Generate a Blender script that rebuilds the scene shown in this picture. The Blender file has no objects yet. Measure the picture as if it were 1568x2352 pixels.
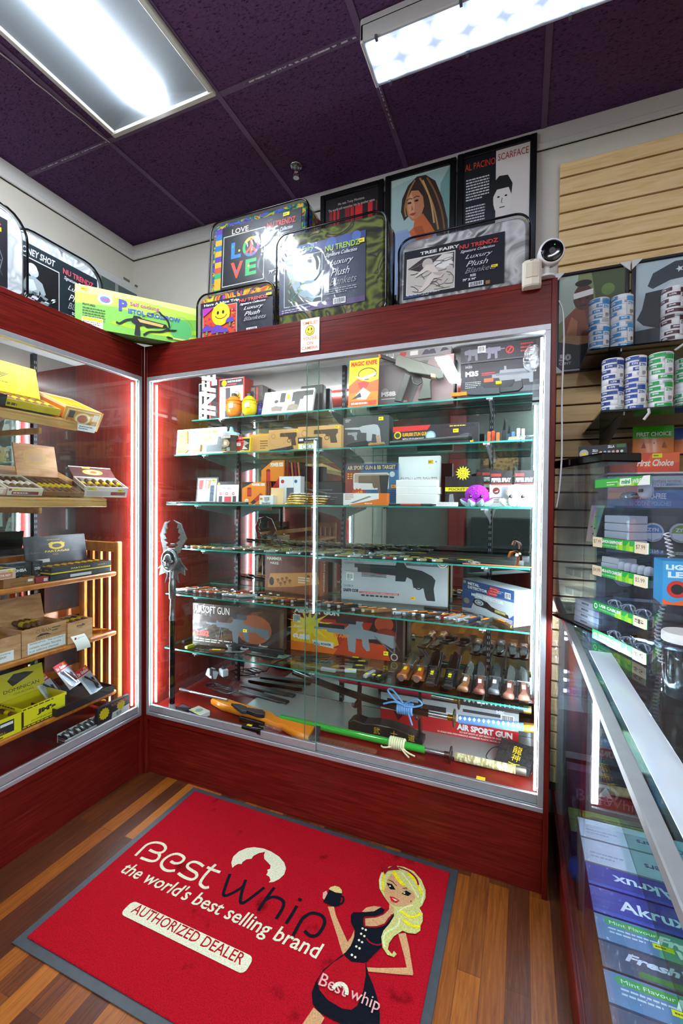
import bpy, math, random
from mathutils import Matrix, Vector, noise
from math import sin, cos, pi, radians, sqrt
S = bpy.context.scene
COL = S.collection
# ---------------------------------------------------------------- camera
FPX = 1012.8587
CAM = Vector((1.6365, -1.5569, 1.2745))
_y, _p, _r = -.38990, -.0164, .0092
CF = Vector((sin(_y)*cos(_p), cos(_y)*cos(_p), sin(_p)))
_a = Vector((cos(_y), -sin(_y), 0)); _b = _a.cross(CF)
CR = _a*cos(_r) + _b*sin(_r); CU = _b*cos(_r) - _a*sin(_r)
cd = bpy.data.cameras.new('camera'); cam = bpy.data.objects.new('camera', cd); COL.objects.link(cam)
cd.sensor_fit = 'VERTICAL'; cd.sensor_height = 36; cd.sensor_width = 24; cd.lens = 36*FPX/2352
cd.clip_start = .02
cam.matrix_world = Matrix(((CR.x, CU.x, -CF.x, CAM.x), (CR.y, CU.y, -CF.y, CAM.y), (CR.z, CU.z, -CF.z, CAM.z), (0, 0, 0, 1)))
S.camera = cam
# ---------------------------------------------------------------- light levels and exposure
S.view_settings.view_transform = 'Standard'; S.view_settings.look = 'None'
S.view_settings.gamma = 1; S.view_settings.exposure = 0
TROFFER, WRAP, LED, LEDTOP, COUNTER_LED = 76.0, 6.5, 285.0, 48.0, 300.0
REAR = 72.0   # ceiling lights behind the photographer
w = bpy.data.worlds.new('world'); S.world = w; w.use_nodes = True
w.node_tree.nodes['Background'].inputs[0].default_value = (.75, .85, 1, 1)
w.node_tree.nodes['Background'].inputs[1].default_value = .05
cy = S.cycles
cy.max_bounces = 9; cy.diffuse_bounces = 3; cy.glossy_bounces = 5; cy.transmission_bounces = 6
cy.transparent_max_bounces = 40; cy.sample_clamp_indirect = 5; cy.sample_clamp_direct = 0
cy.caustics_reflective = False; cy.caustics_refractive = False; cy.use_denoising = True
# ---------------------------------------------------------------- picking a point of a real plane in the photo
def ray(px, py): return CF + CR*((px-784)/FPX) - CU*((py-1176)/FPX)
def _pick(ax, v, px, py):
    d = ray(px, py); return CAM + d*((v-CAM[ax])/d[ax])
def PX(v, px, py): return _pick(0, v, px, py)
def PY(v, px, py): return _pick(1, v, px, py)
def PZ(v, px, py): return _pick(2, v, px, py)
# ---------------------------------------------------------------- materials
MATS = {}
def lin(h):
    h = h.lstrip('#'); o = []
    for i in (0, 2, 4):
        c = int(h[i:i+2], 16)/255; o.append(c/12.92 if c <= .04045 else ((c+.055)/1.055)**2.4)
    return (*o, 1)
def newmat(name):
    m = bpy.data.materials.new(name); m.use_nodes = True
    nt = m.node_tree; return m, nt, nt.nodes.get('Principled BSDF')
def col(h, rough=.45, metal=0, spec=.5, coat=0):
    k = (h, rough, metal, spec, coat)
    if k in MATS: return MATS[k]
    m, nt, b = newmat('paint_'+h.strip('#'))
    b.inputs['Base Color'].default_value = lin(h); b.inputs['Roughness'].default_value = rough
    b.inputs['Metallic'].default_value = metal; b.inputs['Specular IOR Level'].default_value = spec
    b.inputs['Coat Weight'].default_value = coat
    MATS[k] = m; return m
def M_(x, **k): return col(x, **k) if isinstance(x, str) else x
def N(nt, t, **k):
    n = nt.nodes.new(t)
    for a, b in k.items(): setattr(n, a, b)
    return n
def ramp(nt, stops, interp='LINEAR'):
    r = N(nt, 'ShaderNodeValToRGB'); r.color_ramp.interpolation = interp; e = r.color_ramp.elements
    while len(e) < len(stops): e.new(.5)
    for i, (p, c) in enumerate(stops): e[i].position = p; e[i].color = lin(c)
    return r
def noisemat(name, stops, scale=(1, 1, 1), nscale=8, detail=4, rough=.5, bump=0, bscale=None, dist=0, coat=0, coords='Object', metal=0, interp='LINEAR', spec=.5):
    m, nt, b = newmat(name); L = nt.links.new
    tc = N(nt, 'ShaderNodeTexCoord'); mp = N(nt, 'ShaderNodeMapping'); mp.inputs['Scale'].default_value = scale
    n = N(nt, 'ShaderNodeTexNoise'); n.inputs['Scale'].default_value = nscale; n.inputs['Detail'].default_value = detail; n.inputs['Distortion'].default_value = dist
    r = ramp(nt, stops, interp)
    L(tc.outputs[coords], mp.inputs[0]); L(mp.outputs[0], n.inputs['Vector']); L(n.outputs['Fac'], r.inputs[0]); L(r.outputs[0], b.inputs['Base Color'])
    b.inputs['Roughness'].default_value = rough; b.inputs['Coat Weight'].default_value = coat; b.inputs['Metallic'].default_value = metal
    b.inputs['Specular IOR Level'].default_value = spec
    if bump:
        n2 = N(nt, 'ShaderNodeTexNoise'); n2.inputs['Scale'].default_value = bscale or nscale; n2.inputs['Detail'].default_value = 3
        L(tc.outputs[coords], n2.inputs['Vector'])
        bp = N(nt, 'ShaderNodeBump'); bp.inputs['Strength'].default_value = bump; bp.inputs['Distance'].default_value = .01
        L(n2.outputs['Fac'], bp.inputs['Height']); L(bp.outputs[0], b.inputs['Normal'])
    return m
def emit(name, h, s):
    m, nt, b = newmat(name)
    b.inputs['Base Color'].default_value = lin(h); b.inputs['Emission Color'].default_value = lin(h); b.inputs['Emission Strength'].default_value = s
    return m
def thinglass(name, tint='#ffffff', f0=.04, gl='#ffffff', wrinkle=0, wscale=20, haze=0, power=5):
    m, nt, b = newmat(name); nt.nodes.remove(b); L = nt.links.new
    out = nt.nodes['Material Output']
    t = N(nt, 'ShaderNodeBsdfTransparent'); t.inputs[0].default_value = lin(tint)
    g = N(nt, 'ShaderNodeBsdfAnisotropic') if False else N(nt, 'ShaderNodeBsdfGlossy'); g.inputs['Color'].default_value = lin(gl); g.inputs['Roughness'].default_value = .02 if not wrinkle else .12
    lw = N(nt, 'ShaderNodeLayerWeight'); lw.inputs[0].default_value = .5
    p = N(nt, 'ShaderNodeMath', operation='POWER'); p.inputs[1].default_value = power
    ma = N(nt, 'ShaderNodeMath', operation='MULTIPLY_ADD'); ma.inputs[1].default_value = 1-f0; ma.inputs[2].default_value = f0
    mx = N(nt, 'ShaderNodeMixShader')
    L(lw.outputs['Facing'], p.inputs[0]); L(p.outputs[0], ma.inputs[0]); L(ma.outputs[0], mx.inputs[0]); L(t.outputs[0], mx.inputs[1]); L(g.outputs[0], mx.inputs[2])
    last = mx
    if wrinkle:
        tc = N(nt, 'ShaderNodeTexCoord'); n = N(nt, 'ShaderNodeTexNoise'); n.inputs['Scale'].default_value = wscale; n.inputs['Detail'].default_value = 2; n.inputs['Distortion'].default_value = 1.5
        bp = N(nt, 'ShaderNodeBump'); bp.inputs['Strength'].default_value = wrinkle; bp.inputs['Distance'].default_value = .02
        L(tc.outputs['Object'], n.inputs['Vector']); L(n.outputs['Fac'], bp.inputs['Height']); L(bp.outputs[0], g.inputs['Normal'])
    if haze:
        d = N(nt, 'ShaderNodeBsdfDiffuse'); d.inputs[0].default_value = (.8, .85, .9, 1)
        m2 = N(nt, 'ShaderNodeMixShader'); m2.inputs[0].default_value = haze
        L(mx.outputs[0], m2.inputs[1]); L(d.outputs[0], m2.inputs[2]); last = m2
    L(last.outputs[0], out.inputs[0]); return m
# ---------------------------------------------------------------- mesh builder
class G:
    def __init__(s): s.v = []; s.f = []; s.m = []; s.sm = []; s.mats = []; s.M = Matrix()
    def mi(s, mat):
        mat = M_(mat)
        if mat not in s.mats: s.mats.append(mat)
        return s.mats.index(mat)
    def add(s, vs, fs, mat, smooth=False, M=None):
        o = len(s.v); X = s.M @ M if M else s.M
        s.v += [X @ Vector(p) for p in vs]; i = s.mi(mat)
        for f in fs: s.f.append([k+o for k in f]); s.m.append(i); s.sm.append(smooth)
    def box(s, x0, y0, z0, x1, y1, z1, mat, b=0, M=None):
        if x0 > x1: x0, x1 = x1, x0
        if y0 > y1: y0, y1 = y1, y0
        if z0 > z1: z0, z1 = z1, z0
        b = min(b, (x1-x0)*.45, (y1-y0)*.45, (z1-z0)*.45)
        if b <= 0:
            vs = [(x, y, z) for z in (z0, z1) for y in (y0, y1) for x in (x0, x1)]
            s.add(vs, [(0, 2, 3, 1), (4, 5, 7, 6), (0, 1, 5, 4), (2, 6, 7, 3), (0, 4, 6, 2), (1, 3, 7, 5)], mat, M=M); return
        lo, hi = (x0, y0, z0), (x1, y1, z1); vs = []; ix = {}
        for cx in (0, 1):
            for cy_ in (0, 1):
                for cz in (0, 1):
                    c = (cx, cy_, cz)
                    for a in range(3):
                        p = [(hi[k]-b if c[k] else lo[k]+b) for k in range(3)]; p[a] = hi[a] if c[a] else lo[a]
                        ix[c, a] = len(vs); vs.append(p)
        fs = []
        for a in range(3):
            o = [k for k in range(3) if k != a]
            for sd in (0, 1):
                q = []
                for (i, j) in ((0, 0), (1, 0), (1, 1), (0, 1)):
                    c = [0]*3; c[a] = sd; c[o[0]] = i; c[o[1]] = j; q.append(ix[tuple(c), a])
                fs.append(q)
            for i in (0, 1):
                for j in (0, 1):
                    c0 = [0]*3; c1 = [0]*3; c0[o[0]] = c1[o[0]] = i; c0[o[1]] = c1[o[1]] = j; c1[a] = 1
                    fs.append([ix[tuple(c0), o[0]], ix[tuple(c1), o[0]], ix[tuple(c1), o[1]], ix[tuple(c0), o[1]]])
        for cx in (0, 1):
            for cy_ in (0, 1):
                for cz in (0, 1): fs.append([ix[(cx, cy_, cz), a] for a in range(3)])
        s.add(vs, fs, mat, M=M)
    def cyl(s, p0, p1, r0, mat, r1=None, n=12, caps=True, smooth=True):
        p0 = Vector(p0); p1 = Vector(p1); r1 = r0 if r1 is None else r1; d = (p1-p0).normalized()
        a = d.orthogonal().normalized(); b = d.cross(a); vs = []
        for p, r in ((p0, r0), (p1, r1)): vs += [p+(a*cos(2*pi*i/n)+b*sin(2*pi*i/n))*r for i in range(n)]
        s.add(vs, [(i, (i+1) % n, n+(i+1) % n, n+i) for i in range(n)], mat, smooth)
        if caps:
            s.add(vs[:n], [list(range(n))[::-1]], mat); s.add(vs[n:], [list(range(n))], mat)
    def lathe(s, prof, mat, n=16, M=None, sx=1, sy=1):
        vs = []; k = len(prof)
        for r, z in prof: vs += [(r*sx*cos(2*pi*i/n), r*sy*sin(2*pi*i/n), z) for i in range(n)]
        fs = [(j*n+i, j*n+(i+1) % n, (j+1)*n+(i+1) % n, (j+1)*n+i) for j in range(k-1) for i in range(n)]
        s.add(vs, fs, mat, True, M); s.add(vs[:n], [list(range(n))[::-1]], mat, False, M); s.add(vs[-n:], [list(range(n))], mat, False, M)
    def prism(s, poly, z0, z1, mat, M=None, b=0, smooth=False):
        n = len(poly); ar = sum(poly[i][0]*poly[(i+1) % n][1]-poly[(i+1) % n][0]*poly[i][1] for i in range(n))
        if ar < 0: poly = poly[::-1]
        if b:
            ins = []
            for i in range(n):
                p0, p1, p2 = Vector(poly[i-1]), Vector(poly[i]), Vector(poly[(i+1) % n])
                e0 = (p1-p0); e1 = (p2-p1)
                e0 = e0.normalized() if e0.length > 1e-9 else Vector((1, 0)); e1 = e1.normalized() if e1.length > 1e-9 else e0
                nn = Vector((-e0.y-e1.y, e0.x+e1.x)); l = nn.length
                nn = nn/l if l > 1e-6 else Vector((-e0.y, e0.x))
                ins.append(p1+nn*b)
            rings = [(ins, z0), (poly, z0+b), (poly, z1-b), (ins, z1)]
        else: rings = [(poly, z0), (poly, z1)]
        vs = [(p[0], p[1], z) for ps, z in rings for p in ps]; k = len(rings)
        fs = [(j*n+i, j*n+(i+1) % n, (j+1)*n+(i+1) % n, (j+1)*n+i) for j in range(k-1) for i in range(n)]
        s.add(vs, fs, mat, smooth, M)
        s.add(vs[:n], [list(range(n))[::-1]], mat, False, M); s.add(vs[-n:], [list(range(n))], mat, False, M)
    def tube(s, pts, r, mat, n=6, closed=False, rs=None):
        pts = [Vector(p) for p in pts]; k = len(pts); vs = []; up = None
        for i, p in enumerate(pts):
            if closed: d = pts[(i+1) % k]-pts[i-1]
            else: d = pts[min(i+1, k-1)]-pts[max(i-1, 0)]
            d = d.normalized() if d.length > 1e-9 else Vector((0, 0, 1))
            if up is None: up = d.orthogonal().normalized()
            a = (up-d*up.dot(d)); a = a.normalized() if a.length > 1e-6 else d.orthogonal().normalized(); up = a; b = d.cross(a)
            rr = rs[i] if rs else r
            vs += [p+(a*cos(2*pi*j/n)+b*sin(2*pi*j/n))*rr for j in range(n)]
        m = k if closed else k-1
        s.add(vs, [(i*n+j, i*n+(j+1) % n, ((i+1) % k)*n+(j+1) % n, ((i+1) % k)*n+j) for i in range(m) for j in range(n)], mat, True)
        if not closed: s.add(vs[:n], [list(range(n))[::-1]], mat); s.add(vs[-n:], [list(range(n))], mat)
    def ell(s, c, r, mat, n=14, k=10, fn=None, M=None):
        vs = []; c = Vector(c)
        for j in range(k+1):
            t = pi*j/k
            for i in range(n):
                d = Vector((sin(t)*cos(2*pi*i/n), sin(t)*sin(2*pi*i/n), -cos(t)))
                q = Vector((d.x*r[0], d.y*r[1], d.z*r[2])); vs.append(c+(q*fn(d) if fn else q))
        s.add(vs, [(j*n+i, j*n+(i+1) % n, (j+1)*n+(i+1) % n, (j+1)*n+i) for j in range(k) for i in range(n)], mat, True, M)
    def surf(s, fn, nu, nv, mat, smooth=True):
        vs = [fn(i/nu, j/nv) for j in range(nv+1) for i in range(nu+1)]; n = nu+1
        s.add(vs, [(j*n+i, j*n+i+1, (j+1)*n+i+1, (j+1)*n+i) for j in range(nv) for i in range(nu)], mat, smooth)
    def build(s, name, parent=None, loc=None, rot=None, label=None, cat=None, group=None, kind=None, M=None):
        me = bpy.data.meshes.new(name); me.from_pydata(s.v, [], s.f)
        for m in s.mats: me.materials.append(m)
        me.polygons.foreach_set('material_index', s.m); me.polygons.foreach_set('use_smooth', s.sm); me.update()
        o = bpy.data.objects.new(name, me); COL.objects.link(o)
        if parent: o.parent = parent
        if loc: o.location = loc
        if rot: o.rotation_euler = rot
        if M: o.matrix_world = M
        return tag(o, label, cat, group, kind)
def tag(o, label=None, cat=None, group=None, kind=None):
    if label: o['label'] = label
    if cat: o['category'] = cat
    if group: o['group'] = group
    if kind: o['kind'] = kind
    return o
def empty(name, label, cat, loc=(0, 0, 0), rz=0, group=None, M=None):
    o = bpy.data.objects.new(name, None); COL.objects.link(o); o.empty_display_size = .05
    o.location = loc; o.rotation_euler = (0, 0, rz)
    if M: o.matrix_world = M
    return tag(o, label, cat, group)
def dup(root, M=None, loc=None, rot=None, label=None, group=None, scale=None):
    r = root.copy(); COL.objects.link(r)
    if M: r.matrix_world = M
    if loc: r.location = loc
    if rot is not None: r.rotation_euler = rot
    if scale: r.scale = scale
    if label: r['label'] = label
    if group: r['group'] = group
    for ch in list(root.children):
        c = ch.copy(); COL.objects.link(c); c.parent = r
        for g in list(ch.children):
            d = g.copy(); COL.objects.link(d); d.parent = c
    return r
def TR(x, y, z): return Matrix.Translation((x, y, z))
def RX(a): return Matrix.Rotation(radians(a), 4, 'X')
def RY(a): return Matrix.Rotation(radians(a), 4, 'Y')
def RZ(a): return Matrix.Rotation(radians(a), 4, 'Z')
def frame(o, u, v):   # a face frame: origin, u (to the right), v (up); art faces u x v
    o, u, v = Vector(o), Vector(u).normalized(), Vector(v).normalized(); n = u.cross(v).normalized(); v = n.cross(u)
    return Matrix(((u.x, v.x, n.x, o.x), (u.y, v.y, n.y, o.y), (u.z, v.z, n.z, o.z), (0, 0, 0, 1)))
# ---------------------------------------------------------------- printed graphics
TXT = {}
def textgeo(t, shear=0, bold=0):
    k = (t, shear, bold)
    if k in TXT: return TXT[k]
    c = bpy.data.curves.new('t', 'FONT'); c.body = t; c.shear = shear; c.offset = bold; c.resolution_u = 2; c.fill_mode = 'FRONT'
    o = bpy.data.objects.new('t', c); me = bpy.data.meshes.new_from_object(o)
    vs = [(v.co.x, v.co.y) for v in me.vertices]; fs = [list(p.vertices) for p in me.polygons]
    bpy.data.objects.remove(o); bpy.data.curves.remove(c); bpy.data.meshes.remove(me)
    if vs:
        x0 = min(v[0] for v in vs); y0 = min(v[1] for v in vs); x1 = max(v[0] for v in vs); y1 = max(v[1] for v in vs)
        r = ([(x-x0, y-y0) for x, y in vs], fs, x1-x0, y1-y0)
    else: r = ([], [], 1, 1)
    TXT[k] = r; return r
class Art:
    """flat printed elements laid on a face; coordinates are fractions of the face"""
    def __init__(s, g, M, w, h, e=.00012): s.g = g; s.M = M; s.w = w; s.h = h; s.k = 1; s.e = e
    def put(s, vs, fs, c):
        z = s.k*s.e; s.k += 1
        s.g.add([(x*s.w, y*s.h, z) for x, y in vs], fs, c, False, s.M)
    def poly(s, pts, c): s.put(pts, [list(range(len(pts)))], c)
    def rect(s, x0, y0, x1, y1, c): s.poly([(x0, y0), (x1, y0), (x1, y1), (x0, y1)], c)
    def rrect(s, x0, y0, x1, y1, c, r=.1):
        a = s.h/s.w; p = []; rx = r*a; ry = r
        for cx, cy_, t in ((x1-rx, y0+ry, -90), (x1-rx, y1-ry, 0), (x0+rx, y1-ry, 90), (x0+rx, y0+ry, 180)):
            p += [(cx+rx*cos(radians(t+i*18)), cy_+ry*sin(radians(t+i*18))) for i in range(6)]
        s.poly(p, c)
    def ell(s, cx, cy_, rx, c, ry=None, n=22, a0=0, a1=360):
        ry = rx*s.w/s.h if ry is None else ry
        m = n if a1-a0 < 360 else n-1
        s.poly([(cx+rx*cos(radians(a0+(a1-a0)*i/n)), cy_+ry*sin(radians(a0+(a1-a0)*i/n))) for i in range(m+1)], c)
    def star(s, cx, cy_, r, c, n=12, k=.75, ry=None):
        ry = r*s.w/s.h if ry is None else ry
        s.poly([(cx+r*(1 if i % 2 else k)*cos(pi*i/n), cy_+ry*(1 if i % 2 else k)*sin(pi*i/n)) for i in range(2*n)], c)
    def line(s, pts, wd, c):
        pts = [Vector((p[0]*s.w, p[1]*s.h)) for p in pts]; L = []; R = []; wd = wd*s.h/2
        for i, p in enumerate(pts):
            d = (pts[min(i+1, len(pts)-1)]-pts[max(i-1, 0)]).normalized(); nn = Vector((-d.y, d.x))*wd
            L.append(p+nn); R.append(p-nn)
        n = len(pts); vs = [(p.x/s.w, p.y/s.h) for p in L+R]
        s.put(vs, [(i, n+i, n+i+1, i+1) for i in range(n-1)], c)
    def box(s, x0, y0, x1, y1, wd, c):
        s.line([(x0, y0), (x1, y0)], wd, c); s.line([(x1, y0), (x1, y1)], wd, c); s.line([(x1, y1), (x0, y1)], wd, c); s.line([(x0, y1), (x0, y0)], wd, c)
    def text(s, t, x, y, h=None, w=None, c='#ffffff', al='l', shear=0, bold=0, rot=0, flip=False):
        vs, fs, tw, th = textgeo(t, shear, bold)
        if not vs: return
        if h and w: sx, sy = w*s.w/tw, h*s.h/th
        elif w: sx = sy = w*s.w/tw
        else: sx = sy = h*s.h/th
        ox = 0 if al == 'l' else (-tw*sx/2 if al == 'c' else -tw*sx); ca, sa = cos(radians(rot)), sin(radians(rot))
        out = []
        for a, b in vs:
            X = ox+a*sx; Y = b*sy
            if flip: X = -X
            out.append(((x*s.w+X*ca-Y*sa)/s.w, (y*s.h+X*sa+Y*ca)/s.h))
        s.put(out, fs, c)
    def lines(s, x, y, w, n, dy, h, c, seed=0):   # small print too fine to read
        rr = random.Random(seed); vs = []; fs = []
        for i in range(n):
            yy = y-i*dy; xx = x; end = x+w*(1 if i < n-1 else .7)
            while xx < end:
                l = min(w*rr.uniform(.05, .16), end-xx); k = len(vs)
                vs += [(xx, yy), (xx+l, yy), (xx+l, yy+h), (xx, yy+h)]; fs.append((k, k+1, k+2, k+3)); xx += l+w*.025
        s.put(vs, fs, c)
    def barcode(s, x0, y0, x1, y1, seed=1):
        s.rect(x0, y0, x1, y1, '#f4f4f2'); rr = random.Random(seed); vs = []; fs = []; x = x0+(x1-x0)*.08; yb = y0+(y1-y0)*.22; yt = y1-(y1-y0)*.1
        while x < x1-(x1-x0)*.1:
            l = (x1-x0)*rr.choice((.02, .035, .05)); k = len(vs); vs += [(x, yb), (x+l, yb), (x+l, yt), (x, yt)]; fs.append((k, k+1, k+2, k+3)); x += l+(x1-x0)*rr.choice((.02, .035))
        s.put(vs, fs, '#111111'); s.lines(x0+(x1-x0)*.1, y0+(y1-y0)*.06, (x1-x0)*.8, 1, 0, (y1-y0)*.1, '#222222')
    def price(s, x, y, w=.08, h=.07, c='#f6e500'):
        s.rect(x, y, x+w, y+h, c); s.lines(x+w*.12, y+h*.35, w*.75, 1, 0, h*.3, '#6b5a10')
SEED = random.Random(7)
# ================================================================ the room
ZC, YB, XL = 2.828, .46, -.574
W, T, H1, H2, H3, REC = 1.7278, .0166, 2.0, 1.8565, .2823, .0187
DEPTH = .44
cherry = noisemat('cherry_laminate', [(.3, '#4c0d0a'), (.5, '#60140e'), (.7, '#701d13')], (1.2, 1.2, 26), 5, 5, .34, dist=.4, spec=.22)
cherry_v = noisemat('cherry_laminate_upright', [(.3, '#4c0d0a'), (.5, '#60140e'), (.7, '#701d13')], (26, 26, 1.2), 5, 5, .34, dist=.4, spec=.22)
alum = noisemat('brushed_aluminium', [(.3, '#a4a7aa'), (.7, '#abaeb1')], (1, 1, 1), 40, 2, .42, metal=.6)
wallpaint = noisemat('wall_paint', [(.3, '#cbc5b7'), (.7, '#d2ccbf')], (1, 1, 1), 3, 3, .7, bump=.05, bscale=120)
trimpaint = noisemat('trim_paint', [(.3, '#cdc9c4'), (.7, '#d4d1cd')], (1, 1, 1), 3, 3, .5)
tile = noisemat('ceiling_tile', [(.30, '#2b1d33'), (.42, '#573c60'), (.7, '#5f4368')], (1, 2.2, 1), 90, 3, .85, bump=.5, bscale=110, spec=.1)
tbar = noisemat('ceiling_grid', [(.3, '#5a4262'), (.7, '#654c6e')], (1, 1, 1), 6, 2, .6)
black = col('#0c0c0e', .45); gloss_black = col('#070708', .12)
mirror = col('#c9d3d1', .015, 1)
glass = thinglass('clear_glass', '#f6fbf9', .035)
shelfglass = thinglass('shelf_glass', '#d9ece6', .05)
glass_edge = col('#2f8f80', .15, 0, .6)
acrylic = thinglass('acrylic', '#eef2f8', .04)
ledm = emit('led_strip', '#e6f0ff', LED); ledtop = emit('led_tube', '#f2f6ff', LEDTOP)

def floor_material():
    m, nt, b = newmat('plank_floor'); L = nt.links.new
    tc = N(nt, 'ShaderNodeTexCoord'); mp = N(nt, 'ShaderNodeMapping'); mp.inputs['Rotation'].default_value = (0, 0, pi/2)
    br = N(nt, 'ShaderNodeTexBrick'); br.offset = .37; br.inputs['Scale'].default_value = 1; br.inputs['Brick Width'].default_value = .52; br.inputs['Row Height'].default_value = .062
    br.inputs['Mortar Size'].default_value = .0006; br.inputs['Color1'].default_value = (0, 0, 0, 1); br.inputs['Color2'].default_value = (1, 1, 1, 1); br.inputs['Mortar'].default_value = (.0, .0, .0, 1)
    br.inputs['Bias'].default_value = 0
    mp2 = N(nt, 'ShaderNodeMapping'); mp2.inputs['Scale'].default_value = (26, 1.6, 1)
    n = N(nt, 'ShaderNodeTexNoise'); n.inputs['Scale'].default_value = 5; n.inputs['Detail'].default_value = 8; n.inputs['Roughness'].default_value = .65; n.inputs['Distortion'].default_value = .6
    mixf = N(nt, 'ShaderNodeMath', operation='MULTIPLY_ADD'); mixf.inputs[1].default_value = .55; ad = N(nt, 'ShaderNodeMath', operation='MULTIPLY'); ad.inputs[1].default_value = .5
    r = ramp(nt, [(.18, '#2c140b'), (.42, '#4e2510'), (.62, '#784013'), (.82, '#97591c'), (.98, '#b06f28')])
    L(tc.outputs['Object'], mp.inputs[0]); L(mp.outputs[0], br.inputs['Vector']); L(tc.outputs['Object'], mp2.inputs[0]); L(mp2.outputs[0], n.inputs['Vector'])
    L(n.outputs['Fac'], mixf.inputs[0]); L(br.outputs['Color'], ad.inputs[0]); L(ad.outputs[0], mixf.inputs[2]); L(mixf.outputs[0], r.inputs[0])
    L(r.outputs[0], b.inputs['Base Color']); b.inputs['Roughness'].default_value = .45; b.inputs['Specular IOR Level'].default_value = .16
    return m
g = G(); g.box(XL-.1, -5, -.05, 3.9, .5, 0, floor_material()); g.build('floor', kind='structure')
g = G(); g.box(XL-.1, YB, 0, 3.9, YB+.1, ZC, wallpaint); g.build('wall_back', kind='structure')
g = G(); g.box(XL-.1, -5, 0, XL, YB+.1, ZC, wallpaint); g.build('wall_left', kind='structure')
g = G(); g.box(3.8, -5, 0, 3.9, YB+.1, ZC, wallpaint); g.build('wall_right', kind='structure')
g = G(); g.box(XL-.1, -5.1, 0, 3.9, -5, ZC, noisemat('front_wall_paint', [(.3, '#6a706c'), (.7, '#747a76')], (1, 1, 1), 3, 3, .7)); g.build('wall_front', kind='structure')
g = G(); g.box(XL-.1, -5.1, ZC, 3.9, YB+.1, ZC+.05, tile); g.build('ceiling', kind='structure')
GX = [-.0317+.575*i for i in range(-1, 7)]; GY = [-.167-1.15*i for i in range(0, 5)]
for nm, lines, ax in (('trim_1', GX, 0), ('trim_2', GY, 1)):
    g = G()
    for a in lines:
        if ax == 0: g.box(a-.011, -5, ZC-.004, a+.011, YB, ZC+.001, tbar)
        else: g.box(XL, a-.011, ZC-.0035, 3.8, a+.011, ZC+.001, tbar)
    if ax: worn = noisemat('worn_grid_paint', [(.42, '#4c3955'), (.5, '#c9c2c9')], (1, 1, 1), 70, 3, .6); g.box(.66, -.1715, ZC-.0045, 1.11, -.1665, ZC, worn); g.box(-.5, -.1715, ZC-.0045, -.04, -.1685, ZC, worn)
    else: g.box(1.119, -.05, ZC-.005, 1.123, .22, ZC, worn2 := noisemat('worn_grid_paint_fine', [(.46, '#4c3955'), (.54, '#c9c2c9')], (1, 1, 1), 90, 3, .6))
    g.build(nm, kind='structure')
for nm, bx, bx2 in (('trim_3', (XL, YB-.012, ZC-.088, 3.8, YB, ZC), (XL, YB-.018, ZC-.088, 3.8, YB, ZC-.063)), ('trim_4', (XL, -5, ZC-.088, XL+.012, YB, ZC), (XL, -5, ZC-.088, XL+.018, YB, ZC-.063))):
    g = G(); g.box(*bx, trimpaint, .003); g.box(*bx2, trimpaint, .003); g.build(nm, kind='structure')
# slatwall panel on the back wall beyond the display case
birch = noisemat('birch_veneer', [(.3, '#dcb87c'), (.5, '#e8c68c'), (.7, '#eed09c')], (1.4, 1, 14), 3.2, 5, .5, dist=1.5, spec=.25)
g = G(); x0 = 1.755; zt = 2.655; groove = col('#5a4228', .7)
g.box(x0, YB-.008, .1, 3.7, YB, zt, groove)
z = 2.598
g.box(x0, YB-.022, z+.0035, 3.7, YB-.006, zt, birch, .0015)
while z > .15:
    g.box(x0, YB-.022, z-.0703+.0035, 3.7, YB-.006, z-.0035, birch, .0015); z -= .0703
g.build('wall_panel', kind='structure')
# ---------------------------------------------------------------- ceiling lamps
troff_frame = col('#c9c8c0', .5); troff_in = noisemat('troffer_enamel', [(.3, '#868e95'), (.7, '#8b939a')], (1, 1, 1), 3, 2, .45)
def troffer(x0, x1, y0, y1, label, strength_mat, group=None):
    t = empty('ceiling_light', label, 'ceiling light', ((x0+x1)/2, (y0+y1)/2, ZC), group=group); mx, my = (x1-x0)/2, (y1-y0)/2
    g = G(); f = .022
    for bx in ((-mx, -my, mx, -my+f), (-mx, my-f, mx, my), (-mx, -my+f, -mx+f, my-f), (mx-f, -my+f, mx, my-f)):
        g.box(bx[0], bx[1], -.016, bx[2], bx[3], 0, troff_frame, .003)
    g.build('frame', t)
    g = G(); a = mx-f; b = my-f; d = .075; h = -.006   # sloped white reflector walls running up to the lens edge
    for sx in (-1, 1):
        vs = [(sx*a, -b, h), (sx*a, b, h), (sx*d, b-.05, -.001), (sx*d, -b+.05, -.001)]
        g.add(vs, [(0, 1, 2, 3)], troff_in)
    for sy in (-1, 1):
        vs = [(-a, sy*b, h), (a, sy*b, h), (d, sy*(b-.05), -.001), (-d, sy*(b-.05), -.001)]
        g.add(vs, [(0, 1, 2, 3)], troff_in)
    g.build('reflector', t)
    g = G(); n = 12    # bowed lens
    vs = []
    for j, y in enumerate((-b+.05, b-.05)):
        vs += [(d*cos(pi*i/n), y, -.001-.03*sin(pi*i/n)) for i in range(n+1)]
    k = n+1
    g.add(vs, [(i, i+1, k+i+1, k+i) for i in range(n)], strength_mat, True)
    g.add(vs[:k], [list(range(k))], strength_mat); g.add(vs[k:], [list(range(k))], strength_mat)
    g.build('lens', t); return t
lampm = emit('troffer_lens', '#eaf4ff', TROFFER); rearm = emit('troffer_lens_rear', '#f2f4ff', REAR)
troffer(.02, .545, -1.32, -.178, 'long recessed ceiling light with a white reflector above the cigar case', lampm)
wl = emit('wrap_lens', '#dce8ff', WRAP)
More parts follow.
